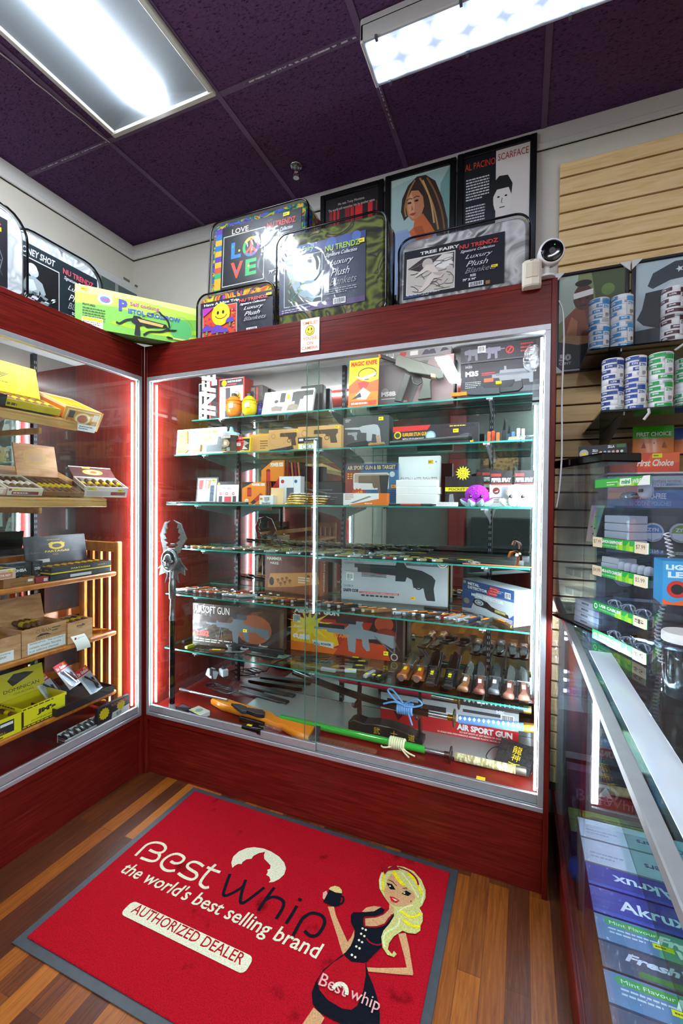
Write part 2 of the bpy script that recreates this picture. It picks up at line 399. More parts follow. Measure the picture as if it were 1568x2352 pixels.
def wraplight():
    x0, x1, y0, y1, z0 = 1.133, 2.36, -.213, -.046, 2.75
    t = empty('wraparound_light', 'white strip light fixed below the ceiling near the slat wall', 'ceiling light', ((x0+x1)/2, (y0+y1)/2, ZC))
    mx, my, h = (x1-x0)/2, (y1-y0)/2, z0-ZC
    g = G(); g.box(-mx, -my, -.03, mx, my, 0, col('#c4c5c4', .5), .004); g.box(-mx, -my, h, -mx+.012, my, -.02, col('#c4c5c4', .5), .003)
    for sy in (-1, 1): g.box(-mx, sy*my, h+.004, mx, sy*(my-.012), -.02, col('#b9bab8', .5), .003)
    g.build('housing', t)
    def lens_mat():
        m, nt, b = newmat('led_lens'); L = nt.links.new
        tc = N(nt, 'ShaderNodeTexCoord'); mp = N(nt, 'ShaderNodeMapping'); mp.inputs['Scale'].default_value = (9.5, 12.5, 1); mp.inputs['Location'].default_value = (.3, .5, 0)
        v = N(nt, 'ShaderNodeTexVoronoi'); v.inputs['Scale'].default_value = 1; v.inputs['Randomness'].default_value = .12
        r = N(nt, 'ShaderNodeMapRange'); r.inputs[1].default_value = .0; r.inputs[2].default_value = .62; r.inputs[3].default_value = WRAP; r.inputs[4].default_value = .8
        L(tc.outputs['Object'], mp.inputs[0]); L(mp.outputs[0], v.inputs['Vector']); L(v.outputs['Distance'], r.inputs[0]); L(r.outputs[0], b.inputs['Emission Strength'])
        b.inputs['Emission Color'].default_value = lin('#b9d0ff'); b.inputs['Base Color'].default_value = lin('#dfe6f0'); return m
    g = G(); g.box(-mx+.012, -my+.013, h, mx-.005, my-.013, h+.012, lens_mat(), .004); g.build('lens', t)
    for px in (-.56, -.3, 0, .3):
        for y0 in (my-.012, -my-.003): g = G(); g.box(px-.004, y0, h-.004, px+.004, y0+.015, h+.006, col('#55585c', .4)); g.build('clip', t)
wraplight()
for i, (tx, ty) in enumerate(((1.69, -2.4), (.55, -3.0), (2.84, -2.4), (2.84, -3.55), (1.69, -4.3))):
    troffer(tx+.04, tx+.53, ty-1.1, ty, ['recessed ceiling light behind the photographer over the aisle', 'recessed ceiling light over the back of the cigar aisle', 'recessed ceiling light over the sales counter', 'recessed ceiling light at the far corner behind the counter', 'recessed ceiling light near the front wall'][i], rearm)
# ---------------------------------------------------------------- things on the ceiling
p = PZ(ZC, 680, 380)
t = empty('fire_sprinkler', 'small chrome fire sprinkler head on the purple ceiling', 'sprinkler', p)
g = G(); g.lathe([(.027, 0), (.03, -.003), (.024, -.008), (.012, -.01), (.012, -.011)], col('#9fa3a6', .2, .9), 20); g.build('escutcheon', t)
g = G(); g.cyl((0, 0, -.01), (0, 0, -.03), .007, col('#b5b8ba', .2, .9)); g.tube([(-.008, 0, -.03), (-.014, 0, -.04), (-.005, 0, -.052), (0, 0, -.054), (.005, 0, -.052), (.014, 0, -.04), (.008, 0, -.03)], .002, col('#b5b8ba', .2, .9))
g.cyl((0, 0, -.054), (0, 0, -.057), .014, col('#b5b8ba', .2, .9), n=16); g.cyl((0, 0, -.03), (0, 0, -.054), .002, '#c23a2a'); g.build('nozzle', t)
g = G(); a = PZ(ZC-.006, -30, 95); b = PZ(ZC-.006, 252, 328); pts = [a.lerp(b, i/12)+Vector((0, 0, -.004*sin(pi*i/12)-.002*sin(i*2))) for i in range(13)]
g.tube(pts, .0022, '#d8d8d8', 6); tag(g.build('ceiling_wire', None), 'thin white wire running along the ceiling beside the recessed light', 'wire')
# ================================================================ wall-height display cases
def case(name, label, Wd, M, kind):
    """a tall glass-front case; local x along its front, y into the wall, z up"""
    t = empty(name, label, 'display case', M=M); D = .455
    P = lambda g, n: g.build(n, t)
    for x0, x1 in ((0, T), (Wd-T, Wd)):
        g = G(); g.box(x0, 0, 0, x1, D, H1, cherry_v, .0012); P(g, 'side_panel')
    g = G(); g.box(T, .002, H2, Wd-T, .022, H1, cherry, .001); g.box(T, .0008, H1-.018, Wd-T, .022, H1, cherry, .001); P(g, 'header_board')
    g = G(); g.box(T, .022, H1-.02, Wd-T, D, H1-.004, cherry); P(g, 'top_board')
    g = G(); g.box(T, .022, 1.955, Wd-T, D-.008, 1.975, col('#eef0ef', .5)); P(g, 'interior_ceiling')
    g = G(); g.box(T, REC, 0, Wd-T, REC+.02, H3-.012, cherry, .001); g.box(T, .001, H3-.024, Wd-T, .03, H3, cherry, .001); P(g, 'base_board')
    g = G(); g.box(T, .02, .288, Wd-T, D-.015, .306, cherry, .001); P(g, 'deck')
    if kind == 'main':
        g = G(); g.box(.42, .17, .306, Wd-T-.03, DEPTH-.002, .3064, col('#a9aaa9', .18, .3)); P(g, 'deck_sheet')
    g = G(); g.box(T, DEPTH, .30, Wd-T, DEPTH+.005, 1.955, mirror); P(g, 'mirror_back')
    g = G(); g.box(T, DEPTH+.005, 0, Wd-T, D, H1-.02, '#4a2018'); P(g, 'back_panel')
    g = G(); s = .0165
    g.box(T, -.003, H2-.0195, Wd-T, .02, H2, alum, .001); g.box(T, -.003, H3, Wd-T, .024, H3+.015, alum, .001)
    for x0 in (T, Wd-T-s): g.box(x0, -.003, H3+.015, x0+s, .02, H2-.0195, alum, .001)
    g.box(T+s, .0005, H3+.015, Wd-T-s, .003, H3+.019, col('#8d9194', .35, .8)); P(g, 'metal_frame')
    mid = Wd*.5
    xs = ((T+s, mid+.028, .008), (mid-.028, Wd-T-s, .0165))
    for (a, b, y) in (xs if kind == 'main' else ((T+s, mid+.02, .0165), (mid-.02, Wd-T-s, .008))):
        g = G(); g.box(a, y, H3+.018, b, y+.005, H2-.018, glass); d = P(g, 'sliding_door')
        for e in (a, b-.0012): g = G(); g.box(e, y-.0003, H3+.045, e+.0012, y+.0053, H2-.02, col('#5d8f86', .2)); g.build('glass_edge', d)
        g = G(); g.box(a, y-.003, H3+.0165, b, y+.008, H3+.046, alum, .001); g.build('door_rail', d)
    for x0 in ((T+s+.004, Wd-T-s-.012)): g = G(); g.box(x0, .03, H3+.05, x0+.008, .034, H2-.03, ledm); P(g, 'light_strip')
    g = G(); g.box(T+.03, .03, 1.915, Wd-T-.03, .05, 1.93, ledtop); P(g, 'top_light_tube')
    return t
MAINM = Matrix.Identity(4)
LEFTM = Matrix(((0, -1, 0, 0), (1, 0, 0, -1.9), (0, 0, 1, 0), (0, 0, 0, 1)))   # local x -> +Y, local y -> -X
MC = case('display_case', 'tall cherry wood glass display case full of knives and airsoft gun boxes', W, MAINM, 'main')
LC = case('cigar_case', 'tall cherry wood display case of cigar boxes at the side wall', 1.9, LEFTM, 'left')
steel_blk = col('#15171a', .35, .6)
def standard(t, x, z0, z1):
    g = G(); g.box(x-.009, DEPTH-.012, z0, x+.009, DEPTH-.0005, z1, steel_blk, .001); z = z0+.02; sl = col('#8f979b', .4)
    while z < z1-.03:
        for dx in (-.0035, .0035): g.box(x+dx-.0011, DEPTH-.0124, z, x+dx+.0011, DEPTH-.0119, z+.012, sl)
        z += .025
    g.build('slotted_standard', t)
STX = (.212, .826, 1.508)
for x in STX: standard(MC, x, .31, 1.95)
SHELF = {1: (.282, 1.7094), 2: (.158, 1.5145), 3: (.107, 1.2717), 4: (.154, 1.053), 5: (.103, .836), 6: (.098, .5725)}
for k, (y, z) in SHELF.items():
    g = G(); x0, x1 = (.03, 1.665)
    for q in ([(x0, y, z), (x1, y, z), (x1, .435, z), (x0, .435, z)], [(x0, y, z-.006), (x0, .435, z-.006), (x1, .435, z-.006), (x1, y, z-.006)]): g.add(q, [(0, 1, 2, 3)], shelfglass)
    for a, b in (((x0, y), (x1, y)), ((x1, y), (x1, .435)), ((x1, .435), (x0, .435)), ((x0, .435), (x0, y))):
        g.add([(*a, z-.006), (*b, z-.006), (*b, z), (*a, z)], [(0, 1, 2, 3)], glass_edge)
    sh = g.build('glass_shelf', MC)
    for x in STX:
        g = G(); d = .425-y
        g.prism([(.425, z-.075), (.425, z-.0065), (.425-d, z-.0065), (.425-d, z-.02), (.425-d*.3, z-.05)], x-.002, x+.002, col('#7f8687', .35, .7), Matrix(((0, 0, 1, 0), (1, 0, 0, 0), (0, 1, 0, 0), (0, 0, 0, 1))))
        g.box(x-.012, .425-d, z-.012, x+.012, .425-d+.02, z-.0062, col('#c8cfcf', .2), .001); g.build('shelf_bracket', sh)
for y in (.15, .75, 1.3, 1.68): standard(LC, y, .31, 1.95)
# ================================================================ floor mat
def carpet(h):
    k = 'carpet'+h
    if k not in MATS:
        c = Vector(lin(h)[:3])
        def hx(v): return '#%02x%02x%02x' % tuple(int(255*min(1, max(0, (12.92*x if x <= .0031308 else 1.055*x**(1/2.4)-.055)))) for x in v)
        MATS[k] = noisemat(k, [(.3, hx(c*.72)), (.55, hx(c)), (.75, hx(c*1.12))], (1, 1, 1), 260, 2, .95, bump=.7, bscale=420, spec=.08)
    return MATS[k]
def mat_red():
    m, nt, b = newmat('mat_pile_red'); L = nt.links.new
    tc = N(nt, 'ShaderNodeTexCoord'); n = N(nt, 'ShaderNodeTexNoise'); n.inputs['Scale'].default_value = 300; n2 = N(nt, 'ShaderNodeTexNoise'); n2.inputs['Scale'].default_value = 9; n2.inputs['Detail'].default_value = 6
    r = ramp(nt, [(.3, '#840c15'), (.6, '#a80f1e')]); r2 = ramp(nt, [(.26, '#8a4a48'), (.36, '#ffffff')]); mx = N(nt, 'ShaderNodeMix', data_type='RGBA', blend_type='MULTIPLY'); mx.inputs[0].default_value = .9
    bp = N(nt, 'ShaderNodeBump'); bp.inputs['Strength'].default_value = .7; bp.inputs['Distance'].default_value = .01
    L(tc.outputs['Object'], n.inputs['Vector']); L(tc.outputs['Object'], n2.inputs['Vector']); L(n.outputs['Fac'], r.inputs[0]); L(n2.outputs['Fac'], r2.inputs[0])
    L(r.outputs[0], mx.inputs[6]); L(r2.outputs[0], mx.inputs[7]); L(mx.outputs[2], b.inputs['Base Color']); L(n.outputs['Fac'], bp.inputs['Height']); L(bp.outputs[0], b.inputs['Normal'])
    b.inputs['Roughness'].default_value = .95; b.inputs['Specular IOR Level'].default_value = .05; return m
mx0, mx1, my0, my1 = .2909, 1.448, -.757, .0052
t = empty('door_mat', 'red floor mat with a black rubber border, white lettering and a printed barmaid', 'mat', (mx0, my0, 0))
mw, mh = mx1-mx0, my1-my0; g = G()
g.box(0, 0, .0005, mw, mh, .0035, noisemat('mat_rubber', [(.3, '#23272c'), (.7, '#2b3036')], (1, 1, 1), 30, 2, .6), .001); g.build('rubber_border', t)
g = G(); g.box(.026, .026, .003, mw-.026, mh-.022, .0068, mat_red(), .002)
A = Art(g, TR(0, 0, .0068), mw, mh, .00008)
def mp(px, py): p = PZ(.0068, px, py); return ((p.x-mx0)/mw, (p.y-my0)/mh)
def za(*q): return [mp(260+.16582*x, 1900+.16582*y) for x, y in q]
def zb(*q): return [mp(480+.17857*x, 1920+.17857*y) for x, y in q]
def zc(*q): return [mp(720+.21684*x, 1960+.21684*y) for x, y in q]
def zd(*q): return [mp(600+.4209*x, 1780+.4209*y) for x, y in q]
def smooth(p, n=5):
    o = []; p = [Vector(q) for q in p]
    for i in range(len(p)-1):
        a, b, c, d = p[max(i-1, 0)], p[i], p[i+1], p[min(i+2, len(p)-1)]
        for k in range(n):
            t_ = k/n; o.append(.5*((2*b)+(c-a)*t_+(2*a-5*b+4*c-d)*t_*t_+(3*b-a-3*c+d)*t_**3))
    return [tuple(v) for v in o+[p[-1]]]
cream = carpet('#dcd8b8'); ink = carpet('#10131c'); skin = carpet('#c9986a'); mred = carpet('#a80f1c'); dred = carpet('#8e1020'); yel = carpet('#e9d41a'); straw = carpet('#c6c277'); pale = carpet('#dcd9a0')
for q in ([(305, 395), (400, 300), (480, 235), (590, 210), (690, 235), (725, 290), (690, 340), (630, 355), (570, 345), (500, 312)], [(625, 350), (640, 400), (600, 455), (530, 470), (440, 445), (380, 420)],
          [(795, 470), (850, 500), (930, 490), (980, 440), (960, 400), (890, 370), (800, 385), (700, 450), (665, 520), (700, 580), (770, 605), (855, 600)],
          [(1250, 545), (1190, 500), (1110, 480), (1040, 510), (1030, 555), (1090, 600), (1150, 640), (1150, 690), (1090, 725), (1010, 705), (945, 670), (900, 635)],
          [(1420, 515), (1330, 600), (1250, 690), (1205, 770), (1220, 810), (1270, 840), (1325, 830)], [(1300, 555), (1390, 595), (1480, 625)]): A.line(smooth(za(*q)), .0135, cream)
for q in ([(270, 490), (215, 640), (185, 740), (200, 770), (250, 760), (340, 715), (430, 655), (455, 610), (470, 565)], [(472, 565), (430, 690), (402, 830), (425, 865), (480, 840), (590, 760), (710, 665)],
          [(840, 665), (760, 770), (690, 870), (635, 965)], [(720, 830), (800, 790), (880, 795), (950, 840), (955, 900), (920, 980), (860, 1070)], [(1130, 900), (1060, 1020), (990, 1130)], [(1145, 815), (1190, 833)]): A.line(smooth(zb(*q)), .0135, ink)
A.line(smooth(zd((172, 880), (215, 800), (240, 772), (280, 755), (330, 770), (345, 810), (310, 870), (270, 880), (235, 852))), .0135, ink)
A.poly(zb((300, 415), (285, 350), (310, 270), (380, 205), (480, 160), (580, 148), (700, 165), (800, 205), (900, 270), (965, 345), (990, 420), (965, 500), (900, 560), (830, 595), (765, 603), (790, 575), (775, 530), (735, 505), (755, 470), (748, 440), (785, 425), (790, 385), (760, 350), (710, 300), (705, 250), (720, 207), (640, 225), (570, 260), (545, 298), (480, 305), (430, 340), (420, 365), (370, 365), (325, 390)), cream)
x, y = mp(274, 2003); A.text("the world's best selling brand", x, y-.02, h=.083, w=(1.118-.365)/mw, c=cream, bold=.012, shear=.12)
x0, y0 = mp(281, 2090); x1, y1 = mp(586, 2196); A.rrect(x0+.004, y0-.018, x1, y1-.006, cream, .022)
A.text('AUTHORIZED DEALER', x0+.025, y0+.004, h=.042, w=x1-x0-.045, c=mred, bold=.008)
# printed barmaid
A.poly(zc((300, 1080), (100, 1240), (20, 1370), (-20, 1480), (-10, 1600), (60, 1690), (200, 1770), (330, 1830), (700, 1830), (700, 1700), (680, 1560), (630, 1400), (570, 1260), (555, 1170)), ink)
A.poly(zc((0, 1640), (60, 1690), (115, 1750), (70, 1830), (-60, 1830), (-130, 1830)), skin)
A.poly(zc((322, 1088), (400, 1155), (548, 1170), (552, 1300), (520, 1480), (460, 1620), (400, 1665), (300, 1650), (150, 1560), (60, 1450), (42, 1365), (85, 1275), (205, 1165)), mred)
A.poly(zc((150, 570), (215, 570), (235, 660), (290, 790), (360, 945), (400, 890), (430, 815), (430, 880), (410, 950), (370, 1030), (310, 1075), (290, 1020), (250, 880), (200, 730)), skin)
A.poly(zc((100, 420), (135, 400), (150, 440), (140, 520), (95, 480)), carpet('#d9a08c')); A.poly(zc((165, 395), (300, 430), (275, 560), (215, 572), (100, 520)), ink)
A.line(smooth(zc((285, 460), (312, 470), (315, 510), (290, 540), (258, 535))), .008, ink)
A.poly(zc((160, 385), (180, 362), (225, 350), (270, 362), (298, 395), (300, 430), (230, 420)), carpet('#d6bd78'))
A.poly(zc((895, 860), (975, 850), (1010, 1000), (1055, 1280), (1050, 1300), (900, 1290), (580, 1260), (565, 1215), (700, 1222), (985, 1218), (960, 1100)), skin)
A.poly(zc((510, 625), (560, 580), (640, 565), (715, 575), (700, 600), (620, 640)), skin)
A.poly(zc((395, 660), (420, 630), (520, 632), (640, 620), (710, 580), (755, 605), (730, 650), (650, 680), (545, 690), (540, 775), (620, 790), (720, 770), (790, 710), (830, 650), (850, 650), (850, 720), (790, 790), (740, 870), (720, 960), (720, 1000), (640, 1080), (555, 1165), (400, 1155), (320, 1080), (390, 990), (430, 900), (440, 830), (395, 740)), ink)
A.poly(zc((545, 698), (640, 690), (750, 650), (800, 600), (800, 540), (875, 560), (850, 640), (790, 690), (750, 750), (650, 785), (548, 778)), skin)
for q in ([(540, 780), (540, 690), (650, 682), (740, 650)], [(540, 780), (640, 788), (740, 765), (800, 700), (830, 655)], [(560, 910), (600, 955), (680, 980), (720, 965)]): A.line(smooth(zc(*q)), .006, dred)
for q in ((518, 805), (552, 820), (503, 862), (537, 887), (480, 930), (513, 952), (452, 998), (486, 1018), (405, 1088), (440, 1112)): a, b = zc(q)[0]; A.ell(a, b, .003, cream)
A.poly(zc((740, 200), (800, 150), (880, 140), (960, 155), (1060, 200), (1140, 290), (1185, 400), (1185, 480), (1150, 560), (1120, 590), (1155, 650), (1155, 730), (1130, 780), (1130, 830), (1080, 865), (1000, 855), (940, 830), (850, 890), (800, 960), (785, 1030), (830, 1080), (850, 1045), (880, 1080), (850, 1112), (780, 1085), (730, 1010), (715, 900), (740, 830), (800, 760), (850, 680), (850, 590), (800, 545), (740, 460), (695, 380), (690, 290)), straw)
A.poly(zc((820, 225), (780, 290), (765, 360), (740, 410), (760, 480), (800, 540), (870, 575), (960, 575), (1040, 540), (1080, 480), (1060, 430), (980, 365), (900, 300), (860, 240)), skin)
for q, m_, wd in (([(845, 200), (900, 290), (960, 350)], yel, .016), ([(730, 215), (705, 300), (720, 400)], pale, .01), ([(750, 215), (735, 300), (735, 400)], yel, .009), ([(1000, 220), (1090, 320), (1150, 440)], yel, .014), ([(930, 210), (1020, 330), (1110, 480)], pale, .006), ([(1080, 300), (1160, 420), (1140, 540)], pale, .006), ([(920, 620), (1030, 690), (1140, 650)], yel, .01), ([(950, 720), (1040, 780), (1130, 790)], yel, .012), ([(1050, 560), (960, 590), (880, 640)], pale, .006), ([(910, 700), (890, 780), (790, 840), (740, 900), (750, 1010)], pale, .007)): A.line(smooth(zc(*q)), wd, m_)
A.line(smooth(zc((895, 160), (1000, 200), (1080, 270), (1110, 350))), .008, dred); A.poly(zc((720, 145), (790, 170), (870, 130), (912, 190), (850, 190), (790, 195), (750, 240)), dred)
A.poly(zc((770, 325), (830, 340), (868, 400), (810, 395)), ink); A.poly(zc((930, 440), (980, 408), (1035, 440), (1000, 467)), ink); A.line(zc((790, 295), (830, 310), (880, 360)), .003, ink); A.line(zc((940, 385), (990, 383)), .003, ink)
for q in ((808, 362), (960, 436)): a, b = zc(q)[0]; A.ell(a, b, .0025, cream)
A.poly(zc((805, 470), (850, 480), (910, 515), (870, 540), (820, 520)), carpet('#c41428')); A.poly(zc((828, 488), (893, 515), (860, 520)), cream); a, b = zc((1030, 525))[0]; A.ell(a, b, .002, dred)
x, y = zc((60, 1400))[0]; A.text('Best', x-.002, y-.005, h=.042, c=carpet('#e2a6a0'), bold=.004); A.text('whip', x+.073, y-.013, h=.05, c=carpet('#e2a6a0'), bold=.004)
a, b = zc((290, 1450))[0]; A.line([(a+.016*cos(radians(k)), b-.012+.026*sin(radians(k))) for k in range(0, 181, 20)], .013, cream)
g.build('pile', t)
# ================================================================ blankets in clear bags
film = thinglass('bag_film', '#f4f6f8', .035, wrinkle=.22, wscale=7); filmb = thinglass('bag_film_soft', '#f2f4f6', .07, wrinkle=.3, wscale=7)
script_c = '#e9e9ea'
def rr_outline(w_, h_, r, n=6, top=None):
    top = top or r; p = []
    for cx, cy_, t_, q in ((w_/2-r, r, -90, r), (w_/2-top, h_-top, 0, top), (-w_/2+top, h_-top, 90, top), (-w_/2+r, r, 180, r)):
        p += [(cx+q*cos(radians(t_+i*90/n)), cy_+q*sin(radians(t_+i*90/n))) for i in range(n+1)]
    return p
UP = Matrix(((1, 0, 0, 0), (0, 0, -1, 0), (0, 1, 0, 0), (0, 0, 0, 1)))   # prism xy -> x,z ; prism z -> -y
def blanket(label, x0, x1, Y, zb_, h, d, fabric, art, card=(.04, .10, .93, .80), cardc='#11131c', tilt=0, rz=0, fl=None, group='plush blankets in clear bags', M=None, top=.05):
    w_ = x1-x0; t = empty('bagged_blanket', label, 'blanket', group=group, M=M or (TR((x0+x1)/2, Y, zb_) @ RZ(rz) @ RX(-tilt)))
    r = .025
    g = G(); o = rr_outline(w_-.012, h-.008, r, top=top*.9)
    for (a, b, ins) in ((0.004, d-.004, .012),): g.prism([(x, y+.003) for x, y in o], -b, -a, fabric, UP, b=ins, smooth=True)
    g.build('blanket', t)
    g = G(); cx0, cy0, cx1, cy1 = card; cw, chh = (cx1-cx0)*w_, (cy1-cy0)*h
    g.box(-w_/2+cx0*w_, .0015, cy0*h, -w_/2+cx1*w_, .0028, cy1*h, cardc)
    art(Art(g, frame((-w_/2+cx0*w_, .0014, cy0*h), (1, 0, 0), (0, 0, 1)), cw, chh, .00006)); g.build('printed_card', t)
    g = G(); g.prism(rr_outline(w_, h, r, top=top), -d, .002, fl or film, UP, b=.006, smooth=True); g.build('plastic_bag', t)
    g = G(); o = rr_outline(w_-.004, h-.004, r, top=top); g.tube([(x, -.001, y+.002) for x, y in o], .0042, gloss_black, 6, True); g.build('piping', t); g = G(); g.tube([(x, d-.002, y+.002) for x, y in o], .0042, gloss_black, 6, True); g.build('piping', t)
    return t
def trend(A, x, brand='#d8413c', size=True, bc=True):
    A.text('NU TRENDZ', x, .81, w=.97-x-.03, h=.085, c=brand, bold=.03); A.text('Signature Collection', x+.01, .715, w=.93-x-.03, h=.07, c=script_c, shear=.45, bold=.01)
    for i, s_ in enumerate(('Luxury', 'Plush', 'Blankets')): A.text(s_, x+.06+.01*(i == 1), .57-.135*i, h=.105, w=(.26, .21, .30)[i]*(1 if x < .6 else .85), c=script_c if i < 2 else '#9a9ca0', shear=.45)
    if size:
        A.text('SIZE', x+.11, .225, h=.045, c='#ffffff', bold=.03); A.text('79" X 94"', x+.04, .15, h=.05, c='#ffffff', bold=.03)
    if bc: A.barcode(x+.1, .02, x+.24, .11)
    A.lines(.04, .045, .34, 2, .03, .014, '#b9bcc4', 3)
def tiedye(name, cols, sc=6, dist=3): return noisemat(name, [((i+.5)/len(cols)*.5+.25, c) for i, c in enumerate(cols)], (1, 1, 1), sc, 1.5, .8, dist=dist)
def art_weed(A):
    A.rect(0, 0, 1, .08, '#4a2a66'); A.rect(0, .86, 1, 1, '#2a3f7a')
    for x, y, r, c in ((.62, .93, .06, '#3a5aa8'), (.78, .9, .08, '#2f4a90'), (.9, .95, .05, '#4a68b0')): A.ell(x, y, r, c)
    A.text('Weed Fairy', .08, .87, w=.34, h=.1, c='#9fd08a', shear=.2, bold=.015)
    A.rect(.06, .1, .52, .84, '#b9c2cc'); A.rect(.068, .11, .512, .83, '#18241f')
    A.poly([(.07, .83), (.3, .83), (.4, .5), (.5, .25), (.4, .12), (.2, .3), (.1, .6)], '#8fa9b8'); rr = random.Random(5)
    for k in range(26):
        cx, cy_ = rr.uniform(.09, .3), rr.uniform(.13, .45); a = rr.uniform(0, 6.28)
        A.poly([(cx, cy_), (cx+.05*cos(a)+.01*sin(a), cy_+.05*sin(a)), (cx+.085*cos(a), cy_+.085*sin(a)), (cx+.05*cos(a)-.012*sin(a), cy_+.05*sin(a)+.01)], rr.choice(('#2f7a3a', '#1f5a30', '#5a9a4a', '#b39a2a')))
    trend(A, .55, '#a9c94a', size=False); A.lines(.57, .24, .34, 3, .03, .012, '#a9abb5', 2); A.price(.93, .83, .06, .06)
def art_tree(A):
    A.text('TREE FAIRY', .17, .87, w=.4, h=.065, c='#f2f0ea', bold=.035); A.rect(.03, .07, .53, .83, '#e8e4da'); A.rect(.038, .085, .522, .815, '#cfc7ba'); rr = random.Random(9)
    A.poly([(.04, .62), (.2, .8), (.52, .8), (.52, .6), (.35, .6), (.2, .5)], '#3b3230'); A.poly([(.28, .62), (.4, .8), (.51, .78), (.5, .55), (.4, .52)], '#e4ded6'); A.poly([(.3, .6), (.45, .72), (.51, .6), (.42, .5)], '#f1ece6')
    for k in range(30):
        a = [(rr.uniform(.05, .5), rr.uniform(.1, .75))]; ang = rr.uniform(-.6, .6)
        for j in range(4): a.append((min(.515, max(.045, a[-1][0]+.04*cos(ang))), min(.8, max(.1, a[-1][1]+.05*sin(ang))))); ang += rr.uniform(-.7, .7)
        A.line(a, .012, rr.choice(('#5a4e48', '#857a70', '#3a3230')))
    A.ell(.25, .66, .055, '#c9beb4'); A.poly([(.24, .64), (.31, .62), (.37, .44), (.42, .4), (.39, .32), (.32, .33), (.27, .2), (.2, .1), (.16, .1), (.22, .25), (.26, .38), (.3, .46), (.25, .52), (.13, .42), (.12, .44), (.2, .56)], '#e7d9cd')
    A.poly([(.3, .46), (.37, .44), (.42, .4), (.38, .36), (.33, .4)], '#c9b7a9')
    trend(A, .57); A.ell(.1, .02, .1, '#27407c', .02); A.price(.88, .33, .06, .05); A.rect(.83, .02, .87, .09, '#a8743a')
def art_love(A):
    A.text('LOVE', .2, .87, w=.2, h=.08, c='#d7c9b8', bold=.02); rr = random.Random(3)
    for k in range(12): A.rect(.0, k/12, .08, (k+1)/12, rr.choice(('#2a6fb0', '#39a06a', '#c8502a', '#5a3a9a', '#d8a82a')))
    A.rect(.1, .1, .6, .86, '#d8d2c8'); A.rect(.107, .112, .593, .848, '#0b0b0f'); cs = ('#e04a2a', '#e8c02a', '#39b05a', '#2a7ad0', '#8a4ac0')
    A.text('L', .2, .5, h=.24, w=.12, c=cs[3], bold=.04); A.text('V', .2, .2, h=.24, w=.15, c=cs[0], bold=.04); A.text('E', .38, .2, h=.24, w=.13, c=cs[2], bold=.04)
    cx, cy_, r = .44, .62, .085
    for k in range(5): A.line([(cx+r*cos(radians(a)), cy_+r*A.w/A.h*sin(radians(a))) for a in range(k*72, k*72+76, 12)], .045, cs[k])
    for a in (90, 270, 225, 315): A.line([(cx, cy_), (cx+r*cos(radians(a)), cy_+r*A.w/A.h*sin(radians(a)))], .035, cs[a % 5])
    for x, y, c in ((.3, .6, '#e8c02a'), (.22, .68, '#39b05a'), (.27, .3, '#2a7ad0'), (.42, .34, '#e8c02a')): A.ell(x, y, .012, c)
    trend(A, .62, '#d8413c'); A.price(.8, .93, .07, .05)
def art_trip(A):
    A.text('Have A Nice Trip', .05, .87, w=.5, h=.085, c='#f0eee8', bold=.03); A.rect(.03, .02, .52, .84, '#e9dfcf'); A.rect(.037, .03, .513, .83, '#e0481e'); rr = random.Random(4)
    for k in range(60):
        a = rr.uniform(0, 6.28); x, y = rr.uniform(.05, .5), rr.uniform(.05, .82); A.poly([(x, y), (min(.512, x+.03), y+.01), (x+.01, min(.828, y+.05))], rr.choice(('#e8902a', '#c81e3a', '#8a2a8a', '#f0c02a', '#b81e6a')))
    A.poly([(.04, .83), (.04, .6), (.12, .7), (.2, .83)], '#a02a9a'); A.ell(.3, .6, .13, '#f4d21e'); A.ell(.26, .65, .017, '#1a1408', .05); A.ell(.335, .65, .017, '#1a1408', .05)
    A.line([(.22, .57), (.26, .5), (.31, .48), (.36, .51), (.39, .58)], .02, '#1a1408')
    for x, y, s_ in ((.1, .2, .07), (.25, .12, .09), (.43, .35, .06), (.36, .1, .05)): A.rect(x-.012, y-.1 if y > .12 else .03, x+.012, y, '#3f8a4a'); A.ell(x, y, s_, '#5a3aa0', a0=0, a1=180)
    trend(A, .56, size=False); A.price(.92, .86, .07, .06)
camo = tiedye('blanket_camo', ['#16160f', '#3a3a1a', '#6f7a2a', '#1a1a14', '#9a8a5a'], 7); rainbow = tiedye('blanket_rainbow', ['#15151c', '#b0302a', '#15151c', '#d8a020', '#3a9a4a', '#15151c', '#2a62b0', '#5a3aa0', '#15151c', '#c86a2a', '#15151c'], 7, 4)
flame = tiedye('blanket_flame', ['#d83a1a', '#e8902a', '#f0c82a', '#1a1016', '#7a3aa0', '#d8601a'], 9, 4); greyb = tiedye('blanket_grey', ['#b9b6b2', '#8a8886', '#d8d6d2', '#4a4846'], 6)
darkb = tiedye('blanket_dark', ['#17171c', '#24242c', '#0f0f14'], 8)
Yt = .03
def span(Y, xl, xr, py): return PY(Y, xl, py).x, PY(Y, xr, py).x
x0, x1 = span(Yt, 634, 888, 640); blanket('dark green camouflage blanket in a glossy clear bag at the middle of the case top', x0, x1, Yt, 2.0, PY(Yt, 886, 478).z-2.0, .10, camo, art_weed, (.03, .13, .82, .84), '#1c2440', tilt=0)
x0, x1 = span(.05, 912, 1218, 600); blanket('black and grey blanket in a clear bag before the framed posters', x0, x1, .05, 2.0115, PY(.05, 1215, 498).z-2.0+.02, .15, greyb, art_tree, (.05, .10, .82, .80), '#12131b', tilt=4)
x0, x1 = span(.04, 452, 632, 700); hN = PY(.04, 640, 640).z-2.0; blanket('orange smiling sun blanket in a clear bag beside the green crossbow box', x0, x1, .04, 2.0, hN, .26, flame, art_trip, (.05, .03, .97, .82), '#151628')
